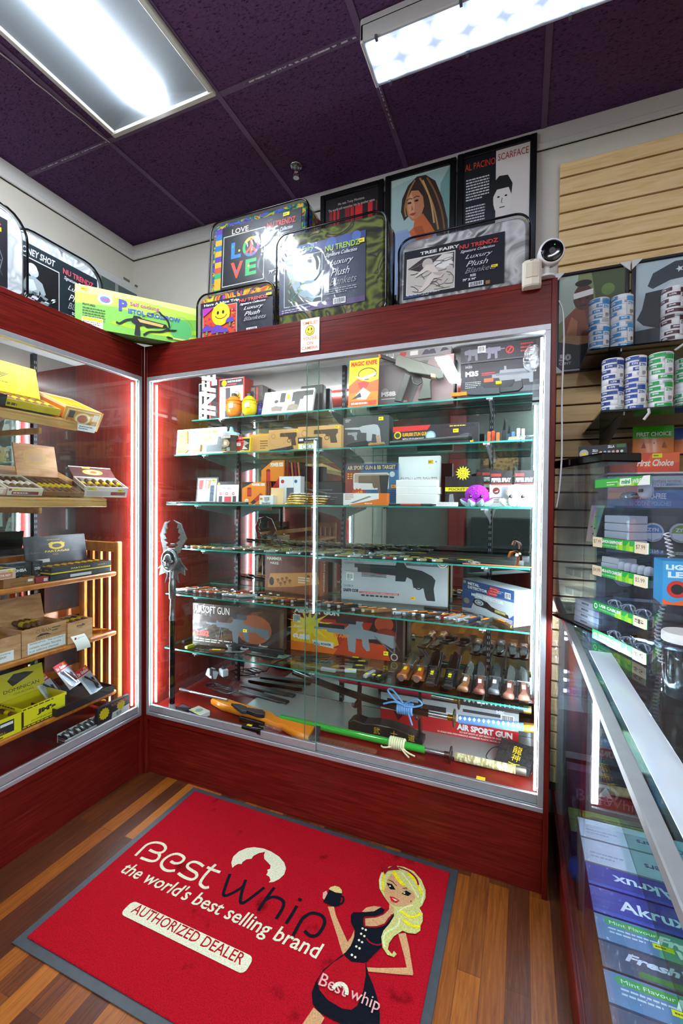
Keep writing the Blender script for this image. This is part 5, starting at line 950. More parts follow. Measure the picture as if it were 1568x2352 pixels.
def octopus(label, loc, s_, c1, c2, sad):
    t = empty('plush_octopus', label, 'plush toy', loc); fur = noisemat('plush_'+c1[1:], [(.3, c1), (.7, c1)], (1, 1, 1), 60, 3, .95, bump=1, bscale=150, spec=.1); under = noisemat('plush_'+c2[1:], [(.3, c2), (.7, c2)], (1, 1, 1), 60, 3, .95, bump=.8, bscale=150, spec=.1)
    g = G(); g.ell((0, 0, s_*.95), (s_*.95, s_*.8, s_*.82), fur, 22, 14, lambda d: 1+.05*noise.noise(d*3)); g.build('head', t)
    for i in range(8):
        a = radians(i*45+22); d = Vector((cos(a), sin(a)*.8, 0)); g = G(); n = 8
        P = [d*s_*(.45+.12*k)+Vector((0, 0, s_*(.42-.05*k+.012*k*k))) for k in range(n)]
        g.tube(P, s_*.3, fur, 10, rs=[s_*(.34, .34, .33, .31, .27, .22, .15, .06)[k] for k in range(n)])
        Q = [p+Vector((0, 0, -s_*.07))+d*s_*.06 for p in P]; g.tube(Q, s_*.3, under, 10, rs=[s_*(.3, .31, .31, .3, .27, .22, .15, .05)[k] for k in range(n)])
        g.build('tentacle', t)
    for sx in (-.42, .42):
        g = G(); g.ell((sx*s_, -s_*.71, s_*.78), (s_*.13, s_*.07, s_*.15), col('#0d0d12', .08), 14, 10); g.ell((sx*s_+s_*.03, -s_*.775, s_*.83), (s_*.035, s_*.02, s_*.04), col('#f4f4f8', .3), 8, 6); g.build('eye', t)
    if sad:
        for sx in (-1, 1): g = G(); g.tube([(sx*.62*s_, -s_*.6, s_*1.02), (sx*.45*s_, -s_*.72, s_*1.02), (sx*.28*s_, -s_*.76, s_*.9)], s_*.035, fur, 6); g.build('brow', t)
    g = G(); g.box(-s_*.25, -s_*.74, s_*1.3, s_*.2, -s_*.66, s_*1.46, '#f2e020', .001, RX(-8)); g.build('price_sticker', t); return t
x0, x1 = sxs(.155, 1062, 1126, 1130); octopus('purple plush octopus with pale blue undersides on the third shelf', ((x0+x1)/2, .175, SZ[3]), (x1-x0)/2*.93, '#b23cc4', '#bfe0e2', True)
x0, x1 = sxs(.155, 1152, 1222, 1130); octopus('white plush octopus at the end of the third shelf', ((x0+x1)/2, .175, SZ[3]), (x1-x0)/2*.92, '#d8d4cc', '#f0eeea', False)
for i, (xl, xr, Y, c) in enumerate(((893, 985, .122, '#c8342a'), (948, 1002, .131, '#1c1d20'))):
    a, b = sxs(Y, xl, xr, 1157); g = G(); l = b-a; g.cyl((0, 0, .005), (l*.3, 0, .005), .0042, '#1c1d20'); g.cyl((l*.3, 0, .005), (l*.8, 0, .005), .0045, c); g.cyl((l*.8, 0, .005), (l, 0, .005), .004, '#1c1d20', .002); g.build('laser_pen', None, (a, Y, SZ[3]), label=('red and black laser pen lying before the white boxes', 'all black pen lying behind the red one')[i], cat='pen')
a, b = sxs(.12, 1002, 1052, 1155); g = G(); g.box(0, 0, 0, b-a, .0015, .016, wht); A = Art(g, frame((0, -.0002, 0), (1, 0, 0), (0, 0, 1)), b-a, .016, .00005); A.text('PLEASE ASK THE EMPLOYEE', .08, .62, w=.7, h=.18, c='#3a3c40'); A.text('TO UNLOCK THE DOOR, THANK YOU', .08, .25, w=.84, h=.18, c='#3a3c40'); g.build('notice_card', None, (a, .115, SZ[3]), (radians(-12), 0, 0), 'small white notice card in front of the pocket knives box', 'card')
# black holstered knives along the front of the third shelf
def sheath(label, loc, rz):
    t = empty('folding_tool', label, 'tool', loc, rz, 'black folding tools along the shelf front'); g = G(); g.prism([(-.035, -.008), (.025, -.011), (.035, -.004), (.035, .006), (.02, .011), (-.03, .009), (-.038, 0)], 0, .011, col('#1a1c1e', .3), None, .0025); g.build('handle', t)
    g = G(); g.prism([(-.02, -.013), (.018, -.015), (.03, -.011), (.018, -.011), (-.02, -.0095)], .003, .006, col('#83898c', .2, .8)); g.build('blade', t); g = G(); g.cyl((-.01, 0, .011), (-.01, 0, .0125), .006, '#5a5f62'); g.build('pivot', t); return t
t0 = None
ords = ['first', 'second', 'third', 'fourth', 'fifth', 'sixth', 'seventh', 'eighth', 'ninth', 'tenth', 'eleventh', 'twelfth', 'thirteenth', 'fourteenth', 'fifteenth', 'sixteenth', 'seventeenth', 'eighteenth', 'nineteenth', 'twentieth']
def od(i): return ords[i] if i < 20 else ('twenty-'+ords[i-20] if i < 29 else ('thirtieth' if i == 29 else 'thirty-'+ords[i-30]))
for i, x in enumerate((398, 422, 447, 473, 500, 527, 552)):
    p = PY(.125, x, 1150); L_ = 'black folding tool on the third shelf front edge, %s from the red side panel' % od(i)
    if t0 is None: t0 = sheath(L_, (p.x, .128, SZ[3]), .25)
    else: dup(t0, loc=(p.x, .128, SZ[3]), rot=(0, 0, .25+.06*(i % 3)), label=L_)
# ---- second shelf, far end: small open knives standing in a tray
def stand_knife(label, px, yt, Y, c, blade=None, w_=.012):
    p = PY(Y, px, 1000); h = PY(Y, px, yt).z-SZ[2]; t = empty('small_knife', label, 'knife', (p.x, Y, SZ[2]), group='small knives at the end of the second shelf')
    hh = h*(.5 if blade else .96); g = G(); g.box(-w_/2, 0, 0, w_/2, .008, hh, M_(c, rough=.35), .002); g.build('handle', t)
    if blade: g = G(); g.prism([(-w_*.4, hh), (w_*.4, hh), (w_*.45, h*.8), (0, h)], -.003, 0, M_(blade, rough=.2, metal=.6), UP @ TR(0, 0, -.004)); g.build('blade', t)
for i, q in enumerate(((1122, 990, .2, '#e8542a', None), (1132, 988, .22, '#d8482a', None), (1143, 992, .2, '#e8642a', None), (1157, 960, .21, '#1b1d20', '#1e2022'), (1168, 974, .24, '#2f4a5a', '#2a2d30'), (1178, 990, .2, '#2f5a8a', None), (1190, 982, .22, '#e4e2de', None), (1201, 983, .23, '#e9e9e6', None))):
    stand_knife('small %s knife standing at the far end of the second shelf, %s of eight' % (('bright orange', 'dark orange', 'orange', 'black open', 'grey open', 'blue', 'white', 'pale white')[i], od(i)), *q)
t = empty('small_knife', 'white and orange printed knife with a steel blade lying at the shelf end', 'knife', (PY(.17, 1166, 1008).x, .172, SZ[2])); g = G(); g.prism([(0, 0), (.055, .004), (.06, .014), (.004, .011)], 0, .012, '#e6e2dc', UP, .002); A = Art(g, frame((0, -.0125, .0), (1, 0, 0.08), (0, 0, 1)), .058, .012, .0001); A.rect(.1, .3, .6, .8, '#d8602a'); A.rect(.65, .3, .9, .9, '#33507a'); g.build('handle', t)
g = G(); g.prism([(.058, .004), (.095, .016), (.058, .016)], .004, .0055, col('#6a6f72', .2, .8), UP); g.build('blade', t)
# ---- folding knives of the fourth and fifth shelves
def folder(label, cs, sticker, group, L=.088, blade=False):
    t = empty('folding_knife', label, 'knife', group=group); c, b, k = cs; g = G()
    g.prism([(-L*.5, -.006), (-L*.2, -.0085), (L*.25, -.0075), (L*.5, -.006), (L*.5, .005), (L*.2, .0075), (-L*.3, .0085), (-L*.5, .004)], .0006, .0115, M_(c, rough=.35), None, .0028); g.build('handle', t)
    g = G(); m = col(b, .22, .85)
    for x0, x1 in ((-L*.53, -L*.4), (L*.36, L*.53)): g.prism([(x0, -.0066), (x1, -.007), (x1, .0062), (x0, .0058)], .0002, .0122, m, None, .003)
    g.build('bolster', t)
    g = G(); g.box(-L*.3, -.0015, .0117, L*.2, .0015, .0135, col(k, .25, .8), .0006); g.cyl((L*.3, 0, .0115), (L*.3, 0, .0132), .003, m); g.build('clip', t)
    g = G(); g.box(-L*.22, -.0062, .0136, L*.16, .0062, .0139, sticker); g.build('price_sticker', t)
    if blade: g = G(); g.prism([(L*.5, -.003), (L*1.1, -.001), (L*1.28, .006), (L*.5, .005)], .004, .007, col('#aeb4b6', .15, .9)); g.build('blade', t)
    return t
KC = [('#17191b', '#c9ced0', '#3a3e42'), ('#9aa0a2', '#d5d9da', '#c5cacc'), ('#2a2d2b', '#8b9194', '#b9bec0'), ('#7a1d1c', '#c9ced0', '#33363a'), ('#8a7a58', '#c4c9ca', '#2a2c2e'), ('#6b4426', '#d4c48a', '#c9a94a'), ('#1f2f4a', '#b9bec0', '#9aa0a4'), ('#3f4a3c', '#9aa0a0', '#2b2e2c')]
KN = ['black', 'silver', 'dark grey', 'red', 'tan', 'brown', 'dark blue', 'green']
protos = {}
def place_knife(kind, loc, rz, label, group, sticker, blade=False, sc=1):
    key = (kind, sticker, blade)
    if key not in protos:
        t = folder(label, KC[kind], sticker, group, blade=blade); protos[key] = t; t.location = loc; t.rotation_euler = (0, 0, rz); t.scale = (sc,)*3
    else: dup(protos[key], loc=loc, rot=(0, 0, rz), label=label, group=group, scale=(sc,)*3)
rr = random.Random(12); rown = ['front', 'second', 'third', 'fourth', 'back']
for r, Y in enumerate((.183, .225, .27, .318, .365)):
    x = (.30, .36, .40, .44, .50)[r]; n = 0
    while x < (1.10, 1.05, 1.02, .98, .95)[r]:
        kd = rr.choice((0, 0, 1, 1, 2, 2, 7, 4)); place_knife(kd, (x, Y+rr.uniform(-.004, .004), SZ[4]), radians(rr.uniform(18, 34)), '%s folding knife, %s row of crowded knife shelf, %s from red panel' % (KN[kd], rown[r], od(n)), 'folding knives on the crowded shelf', rr.choice(('#f2e020', '#f2e020', '#dfe2e0', '#e8a24a')), sc=.94)
        x += .053 if r else .058; n += 1
for i, (x, y) in enumerate(((.125, .19), (.165, .185), (.205, .19), (.245, .188))):
    place_knife(5 if i else 0, (x, y, SZ[4]), radians(22), '%s folding knife beside the skull staff on the knife shelf, %s from panel' % (KN[5 if i else 0], od(i)), 'folding knives on the crowded shelf', '#e8c24a', sc=.9)
nk = 0
for (px, py, kd) in ((800, 1240, 1), (825, 1240, 2), (885, 1245, 1), (905, 1246, 1), (948, 1247, 4), (960, 1245, 1), (972, 1247, 3), (995, 1248, 2), (1010, 1255, 4), (1035, 1255, 7), (1062, 1256, 1), (1085, 1258, 1), (875, 1275, 2), (905, 1277, 3), (930, 1278, 6), (955, 1283, 4), (985, 1282, 4), (1020, 1284, 4), (1058, 1286, 6), (1075, 1290, 1)):
    front = py > 1270; p = PY(.185 if front else .36, px, py); place_knife(kd, (p.x, .187 if front else .355, SZ[4]), radians(20 if px < 1040 else 150), '%s folding knife at the %s of the crowded shelf past its middle, %s' % (KN[kd], 'front' if front else 'back', od(nk)), 'folding knives on the crowded shelf', '#f2e020', sc=1.05); nk += 1
# flat sheathed throwing knives and leather straps at the end
rr = random.Random(5)
for i in range(15):
    Y = .18+.0155*i; x0 = 1.16+rr.uniform(0, .1); l = rr.uniform(.3, .42); c = ('#15181a', '#1f2a22', '#3a2418', '#10251a', '#191b1e')[i % 5]
    t = empty('sheathed_knife', 'thin %s sheathed knife on the crowded shelf, %s from the glass edge' % (('black', 'dark green', 'brown', 'green', 'black')[i % 5], od(i)), 'knife', (x0, Y, SZ[4]), radians(rr.uniform(-1.5, 1.5)), 'thin sheathed knives at the shelf end')
    g = G(); g.prism([(0, -.006), (l*.8, -.005), (l, 0), (l*.8, .005), (0, .006)], 0, .012+.008*(i % 3 == 1), M_(c, rough=.35), None, .002); g.build('sheath', t); g = G(); g.prism([(-.06, -.005), (0, -.004), (0, .004), (-.06, .005)], .001, .011, M_(('#2b2e30', '#4a4d48', '#8a8e90')[i % 3], rough=.3, metal=.4), None, .002); g.build('handle', t)
    if i % 3 == 0: g = G(); g.box(l*.2, -.0045, .0205, l*.32, .0045, .021, '#f2e020') if i % 3 == 1 else g.box(l*.2, -.0045, .0122, l*.32, .0045, .0127, '#f2e020'); g.build('price_sticker', t)
for i, (px, py, c) in enumerate(((1185, 1285, '#d8763a'), (1192, 1265, '#6a3f24'))):
    p = PY(.172+.05*i, px, py); g = G(); q = smooth([(0, 0, 0), (.004, .002, .03), (-.004, .004, .055), (-.022, .004, .058), (-.03, .004, .04)] if False else [(0, 0), (.006, .028), (-.002, .052), (-.02, .055), (-.028, .035)]); m = col(c, .5)
    L = [(x, z) for x, z in q]; vs = []
    for x, z in L: vs += [(x, -.011, z), (x, .011, z)]
    n = len(L); g.add(vs, [(2*k, 2*k+1, 2*k+3, 2*k+2) for k in range(n-1)], m, True); g.add([(a+.002, b, c_) for a, b, c_ in vs], [(2*k, 2*k+1, 2*k+3, 2*k+2) for k in range(n-1)], m, True)
    g.cyl((-.002, -.0115, .045), (-.002, -.014, .045), .005, col('#c9b27a', .2, .9)); g.build('leather_strap', None, (p.x, .172+.05*i, SZ[4]), (0, 0, .3), ('orange leather strap loop at the front of the crowded knife shelf', 'brown leather strap loop behind the orange one')[i], 'strap')
a = PY(.165, 1062, 1293); b = PY(.165, 1225, 1297); g = G(); g.box(0, 0, 0, b.x-a.x, .012, .004, col('#c96a34', .5), .001); g.build('leather_strap', None, (a.x, .158, SZ[4]), label='long flat orange leather strap along the front of the crowded shelf', cat='strap')
# ---- fifth shelf
def pbox2(name, label, k, P0, P1, yt, d, c, art=None, side=None, top=None, cat='box', z=None, px_top=None, group=None, b=.001, film_=None):
    """front bottom corners given as points of the shelf plane"""
    z = SZ[k] if z is None else z; P0, P1 = Vector((*P0, z)), Vector((*P1, z)); D = P1-P0; w_ = D.length; rz = math.atan2(D.y, D.x)
    hz = yt if px_top is None else PY(P1.y if px_top > 9000 else P0.y+(P1.y-P0.y)*((px_top-0) and .5), px_top, yt).z-z
    g = G(); g.box(0, 0, 0, w_, d, hz, c, b)
    if art: art(Art(g, frame((0, -.0001, 0), (1, 0, 0), (0, 0, 1)), w_, hz, .00006))
    if side: side(Art(g, frame((w_+.0001, 0, 0), (0, 1, 0), (0, 0, 1)), d, hz, .00006))
    if top: top(Art(g, frame((0, 0, hz+.0001), (1, 0, 0), (0, 1, 0)), w_, d, .00006))
    o = g.build(name, None, tuple(P0), (0, 0, rz), label, cat, group); o['_h'] = hz
    if film_: q = G(); q.box(-.0015, -.0015, 0, w_+.0015, d+.0015, hz+.0015, film_, .002); q.build('shrink_wrap', o)
    return o
def art_wood(A):
    A.rect(0, 0, 1, 1, '#8a5230'); A.poly([(0, .3), (1, .4), (1, 1), (0, 1)], '#6f3c24'); A.text('HAMMER', .04, .8, w=.28, h=.08, c='#efe4d2', bold=.03); A.text('+AXE', .1, .69, w=.16, h=.07, c='#efe4d2', bold=.03); A.poly([(.05, .08), (.1, .45), (.45, .5), (.95, .58), (.98, .3), (.5, .16)], '#c98b4a'); A.ell(.13, .25, .045, '#2a1a10', .11)
    for x, y in ((.25, .3), (.33, .34), (.41, .37), (.3, .22), (.38, .26), (.47, .31), (.8, .46), (.88, .48)): A.ell(x, y, .028, '#7a4524', .035); A.rect(x-.012, y-.07, x+.012, y, '#8f5730')
    A.ell(.6, .8, .12, '#5a2418', .14); A.ell(.45, .88, .08, '#6a2a1c', .1); A.lines(.62, .4, .2, 3, .06, .03, '#e8d8be', 3)
def side_wood(A): A.rect(0, 0, 1, 1, '#a5593a'); A.text('WOODEN pong GAME', .62, .08, h=None, w=2.6, c='#f0e2d0', rot=90, bold=.02)
wx = .03
pbox2('wooden_game_box', 'brown wooden ball game box standing on the fifth shelf', 5, (.425, .372), (.752, .338), PY(.338, 735, 1276).z-SZ[5], .075, '#4a2c20', art_wood, side_wood)
def art_land(A):
    A.rect(0, 0, 1, 1, '#aeb2b6'); A.rect(.62, .8, 1, 1, '#5d6266'); A.text('LAND ARMY', .02, .86, w=.4, h=.1, c='#33373b', bold=.05, shear=.15); A.text('commandos', .03, .77, w=.19, h=.07, c='#5a5f64'); sil(A, SHOTGUN, .13, .1, .76, .82, '#2a2e31'); hbars(A, .2, .52, .24, .1, 5, '#1c1f22'); guardring(A, .74, .38, .03, .06, '#2a2e31', .025); A.rect(.13, .72, .52, .75, '#3a3f43'); A.line([(.03, .63), (.5, .58)], .006, '#c83a5a')
    A.barcode(.05, .42, .12, .58, 7); A.text('CH-0581-A', .02, .28, w=.1, h=.045, c='#2a2d30'); A.text('SA870 COB', .02, .17, w=.15, h=.07, c='#1c1e20', bold=.05); A.rect(.18, .16, .56, .2, '#c8322c'); A.text('1:1 SCALE HIGH PERFORMANCE ASSEMBLED PLASTIC MODEL', .19, .165, w=.36, h=.028, c=wht); A.lines(.2, .1, .45, 1, .05, .035, '#3a3d40', 4); A.ell(.95, .9, .05, '#e8e8e6'); A.ell(.95, .9, .05*.84, '#b5342c'); A.ell(.95, .9, .034, '#e8e8e6'); A.text('BB', .935, .87, h=.06, c='#2a2d30', bold=.05); A.price(.67, .1, .04, .06, '#f0b400'); A.text('FOR AGES 14 AND UP', .67, .84, w=.2, h=.035, c='#d8dadb')
def side_land(A): A.rect(0, 0, 1, 1, '#3a3f44'); A.rect(.3, .1, .75, .9, '#c9b81c')
pbox2('airsoft_box', 'grey airsoft shotgun box on the fifth shelf', 5, (.861, .338), (1.343, .372), PY(.372, 1030, 1292).z-SZ[5]+.02, .045, '#8f9397', art_land, side_land)
def art_md(A): A.rect(0, 0, 1, 1, '#2f4f86'); A.poly([(.6, 0), (1, 0), (1, .3)], '#4a6aa4'); A.text('METAL', .12, .55, w=.24, h=.26, c=wht, bold=.04); A.text('DETECTOR', .12, .2, w=.4, h=.26, c=wht, bold=.04); A.ell(.05, .75, .035, '#a89a5a', .16); A.poly([(.5, .1), (.68, .08), (.75, .85), (.58, .88)], '#d8302c'); A.text('Black Friday', .57, .65, w=.13, h=.13, c=wht); A.text('Buy One', .58, .42, w=.11, h=.13, c=wht); A.text('Get One Free', .56, .2, w=.14, h=.13, c=wht); A.barcode(.84, .2, .94, .7, 9); A.lines(.7, .6, .12, 2, .14, .06, '#c4cfe4', 3)
def art_md2(A): A.rect(0, 0, 1, 1, '#c5cdd6'); A.poly([(0, 1), (.3, 1), (.2, .2), (0, .1)], '#2f4f86'); A.text('METAL DETECTOR', .2, .8, w=.62, h=.14, c='#f4f6f8', bold=.05); A.poly([(.22, .5), (.26, .72), (.4, .76), (.52, .7), (.6, .56), (.9, .42), (.92, .26), (.6, .34), (.5, .4), (.3, .4)], '#1d2024'); A.ell(.36, .58, .09, '#c5cdd6', .12); A.ell(.36, .58, .06, '#1d2024', .08); A.ell(.36, .58, .045, '#c5cdd6', .055); A.rect(.66, .36, .86, .5, '#8a7a2a'); A.text('STREETWISE', .67, .39, w=.18, h=.08, c='#f0e8b0', bold=.03); A.line([(.9, .3), (.95, .2), (.88, .1)], .03, '#1d2024'); A.poly([(.8, 0), (1, 0), (1, .5)], '#2f5aa4'); hbars(A, .88, .04, .1, .24, 4, wht); A.ell(.1, .5, .06, '#8a8a6a', .14); A.barcode(.76, .02, .86, .2, 4)
def side_md(A): A.rect(0, 0, 1, 1, '#eceef0'); A.text('CE', .55, .5, w=.14, c='#4a4e54'); A.lines(.5, .3, .4, 2, .1, .03, '#8a8e94', 3)
P0, P1 = (1.405, .36), (1.613, .150); lo = pbox2('metal_detector_box', 'lower white metal detector box with a hand wand picture at the shelf end', 5, P0, P1, PY(.15, 1205, 1388).z-SZ[5], .085, '#e4e7ea', art_md2, side_md)
hi = pbox2('metal_detector_box', 'upper blue metal detector box with a red sticker stacked at the shelf end', 5, P0, P1, PY(.15, 1205, 1362).z-PY(.15, 1205, 1390).z, .085, '#e4e7ea', art_md, side_md, z=topz(lo), top=lambda A: A.rect(0, 0, 1, 1, '#b9c2c4'))
front5 = [(439, 1351), (460, 1353), (470, 1357), (485, 1358), (501, 1360), (516, 1363), (534, 1366), (551, 1367), (567, 1369), (610, 1373), (630, 1375), (652, 1374), (672, 1378), (693, 1381), (727, 1385), (756, 1388), (780, 1389), (803, 1391), (835, 1399), (857, 1401), (880, 1403), (929, 1407), (951, 1410), (973, 1410), (994, 1413), (1023, 1416), (1041, 1417), (1062, 1421), (1086, 1423), (1115, 1427), (1152, 1431)]
kk = [1, 0, 3, 3, 3, 2, 1, 1, 1, 4, 4, 5, 3, 0, 0, 2, 0, 0, 0, 5, 5, 1, 2, 0, 0, 3, 1, 1, 6, 2, 5]
for i, (px, py) in enumerate(front5):
    p = PZ(SZ[5]+.006, px, py); p.y = min(max(p.y, .125), .19); kd = kk[i]
    place_knife(kd, (p.x, p.y, SZ[5]), radians((28, 26, 30)[i % 3] if px < 700 else (38 if px < 1000 else (62 if px < 1130 else 130))), 'orange stickered %s folding knife on the fifth shelf edge, %s from the red panel' % (KN[kd], od(i)), 'stickered folding knives on the fifth shelf', '#f08a2a', blade=(i in (22, 30)), sc=1.05 if px < 700 else 1.15)
rr = random.Random(8)
for i in range(9):
    kd = rr.choice((0, 2, 3)); place_knife(kd, (.10+.055*i, .235+.02*(i % 2), SZ[5]), radians(24), '%s folding knife, second row of the fifth shelf, %s from the red panel' % (KN[kd], od(i)), 'stickered folding knives on the fifth shelf', '#e8541e')
t = empty('open_knife', 'long black knife lying open before the grey shotgun box', 'knife', (PZ(SZ[5], 985, 1388).x, .29, SZ[5]), radians(-4)); g = G(); g.prism([(0, -.007), (.09, -.008), (.095, .006), (0, .007)], .001, .013, '#1b1d20', None, .002); g.build('handle', t); g = G(); g.prism([(.09, -.005), (.18, -.002), (.2, .003), (.09, .006)], .005, .008, col('#2b2e31', .25, .6)); g.box(.11, -.003, .0082, .15, .004, .0086, '#d8402a'); g.build('blade', t)
pts = smooth([(905, 1405), (910, 1440), (907, 1470), (916, 1496)], 5); g = G(); g.tube([PY(.115, x, y) for x, y in pts], .0016, '#15161a', 5); g.build('hanging_cord', label='thin black cord hanging from the fifth shelf before the orange gun box', cat='cord')
# ---- sixth shelf
def art_g32(A):
    A.rect(0, 0, 1, 1, '#3e2a22'); rr = random.Random(6)
    for k in range(22): x, y = rr.uniform(0, .8), rr.uniform(.1, .8); A.poly([(x, y), (x+.12, y+.06), (x+.16, y+.2), (x+.04, y+.16)], rr.choice(('#4a3024', '#5a3a28', '#33231e', '#6f4a30')))
    A.ell(.72, .5, .2, '#8a4a2c', .34); A.text('AIRSOFT GUN', .02, .78, w=.42, h=.17, c='#e9e4dc'); A.text('G.032', .02, .22, w=.18, h=.14, c='#d83a30', bold=.06); A.rect(0, .1, .45, .12, '#d8d4cc') if False else A.lines(.02, .14, .45, 2, .05, .022, '#e0dcd4', 5); sil(A, RIFLE, .17, .12, .72, .72, '#5d666c'); A.rect(.48, .7, .64, .82, '#3a4146'); A.ell(.5, .78, .03, '#23282c'); A.line([(.34, .5), (.31, .1)], .02, '#4a5054'); A.line([(.34, .5), (.37, .1)], .02, '#4a5054'); A.barcode(.015, .56, .085, .74, 3); A.price(.6, .42, .045, .07); A.poly([(.4, .08), (.68, .12), (.68, .04), (.42, .02)], '#d9d9d6'); A.text('FULL POWER', .43, .045, w=.22, h=.045, c='#3a3a3a', bold=.04); A.text('Power', .78, .1, w=.1, h=.08, c='#f2ecd8', shear=.3); A.text('Shoot!', .82, .01, w=.12, h=.08, c='#f2ecd8', shear=.3)
def side_gd(A): A.rect(0, 0, 1, 1, '#5a4a40'); A.rect(.2, .1, .6, .9, '#7a6a5c')
wrap = thinglass('shrink_wrap', '#f8f8f8', .02, wrinkle=.3, wscale=26)
pbox2('airsoft_box', 'dark brown airsoft gun box on the sixth shelf', 6, (.120, .192), (.592, .232), PY(.232, 642, 1402).z-SZ[6], .085, '#4a3830', art_g32, side_gd, film_=wrap)
def art_g30(A):
    A.rect(0, 0, 1, 1, '#b5301e'); A.rect(0, .72, 1, 1, '#5a1a18'); A.poly([(0, .05), (0, .6), (.15, .72), (.4, .6), (.45, .2), (.3, .05)], '#f0b41e'); A.poly([(0, 0), (.5, 0), (.5, .12), (0, .2)], '#e8701e'); A.star(.18, .56, .22, '#f4d23a', 14, .35, .42); A.poly([(.62, 0), (1, 0), (1, 1), (.8, 1), (.7, .5)], '#2a1a1c'); A.ell(.84, .72, .08, '#b5482c', .16); A.ell(.86, .5, .09, '#8a2a22', .14); A.poly([(.4, .0), (.9, .0), (.85, .3), (.5, .35)], '#c8421e')
    A.text('AIRSOFT GUN', .03, .8, w=.42, h=.12, c='#ece6dc', bold=.06); A.barcode(.02, .6, .09, .76, 8); sil(A, RIFLE, .22, .06, .72, .78, '#8d949c'); A.rect(.26, .54, .5, .62, '#23282c'); A.rect(.42, .66, .6, .78, '#2b3035'); A.line([(.76, .46), (.92, .16)], .025, '#6a7076'); A.line([(.93, .16), (.93, .5)], .03, '#6a7076'); A.text('G.030', .02, .24, w=.16, h=.12, c='#ecebe8', bold=.08); A.poly([(.2, .26), (.4, .24), (.4, .12), (.22, .16)], '#d8d8d4'); A.text('FULL POWER', .22, .16, w=.16, h=.05, c='#333333', bold=.04); A.text('Power', .03, .48, w=.08, h=.07, c='#f8f0d8', shear=.3); A.text('Shoot!', .06, .4, w=.1, h=.07, c='#f8f0d8', shear=.3); A.price(.84, .1, .04, .08); A.text('START', .4, .36, w=.14, h=.08, c='#e8802a', bold=.04); A.ell(.93, .08, .03, '#b9b9b4'); A.ell(.93, .08, .022, '#3a2426')
pbox2('airsoft_box', 'red and yellow airsoft gun box on the sixth shelf', 6, (.607, .318), (1.150, .362), PY(.362, 930, 1406).z-SZ[6], .06, '#6a1a18', art_g30, side_gd, film_=wrap)
BW = {}
def bowie(label, h, tip, cs, kind, group='large hunting knives with sheaths'):
    d = tip-h; l = d.length; x = d.normalized(); y = Vector((0, 0, 1)).cross(x).normalized(); z = x.cross(y)
    M = Matrix(((x.x, y.x, z.x, h.x), (x.y, y.y, z.y, h.y), (x.z, y.z, z.z, h.z), (0, 0, 0, 1)))
    t = empty('hunting_knife', label, 'knife', M=M, group=group); hc, bc, sc = cs; hl = l*.42; w_ = .0165
    g = G(); m = M_(hc, rough=.3)
    if kind == 'tac':
        g.prism([(0, -w_), (hl*.3, -w_*.8), (hl, -w_*.85), (hl, w_*.85), (hl*.3, w_*.8), (0, w_)], .004, .026, m, None, .006)
        for i in range(5): g.box(hl*(.2+.15*i), -w_*.9, .02, hl*(.26+.15*i), w_*.9, .0275, '#0c0d0e', .002)
    else:
        g.prism([(0, -w_*1.1), (hl*.12, -w_*1.15), (hl*.3, -w_*.8), (hl*.6, -w_*.95), (hl, -w_*.75), (hl, w_*.75), (hl*.6, w_*.9), (hl*.3, w_*.75), (hl*.1, w_*1.2), (0, w_*1.1)], .004, .026, m, None, .007, True)
    g.build('handle', t)
    gm = col('#b9bec0', .2, .9); g = G(); g.box(hl, -w_*1.35, .004, hl+.008, w_*1.35, .024, gm if kind != 'tac' else blk, .002)
    if kind == 'curve': g.lathe([(.0115, 0), (.0125, .004), (.0125, .008)], gm, 14, TR(-.002, 0, .015) @ RY(-90))
    g.build('guard', t); g = G(); bl = l-hl
    P = [(hl+.006, -w_*.95), (hl+bl*.6, -w_*1.0), (hl+bl*.88, -w_*.5), (l, w_*.45), (hl+bl*.7, w_*.75), (hl+.006, w_*.8)] if kind != 'curve' else [(hl+.006, -w_*.8), (hl+bl*.5, -w_*1.3), (hl+bl*.85, -w_*.6), (l, w_*.8), (hl+bl*.6, w_*.35), (hl+.006, w_*.8)]
    g.prism(P, .012, .0155, M_(bc, rough=.18, metal=.85), None, .0012)
    if kind == 'saw':
        for i in range(7): g.box(hl+bl*(.15+.07*i), w_*.3, .0145, hl+bl*(.19+.07*i), w_*.8, .0162, '#23272a')
    g.build('blade', t)
    g = G(); g.prism([(hl*.2, -w_*1.5), (l*.97, -w_*1.35), (l*1.02, 0), (l*.95, w_*1.45), (hl*.2, w_*1.6)], -.004, .003, M_(sc, rough=.45), None, .002); g.build('sheath', t)
    g = G(); g.box(hl*.45, -.006, .0262, hl*.72, .006, .0268, wht if kind not in ('tac', 'curve') else '#f2d81e'); g.build('price_sticker', t); return t
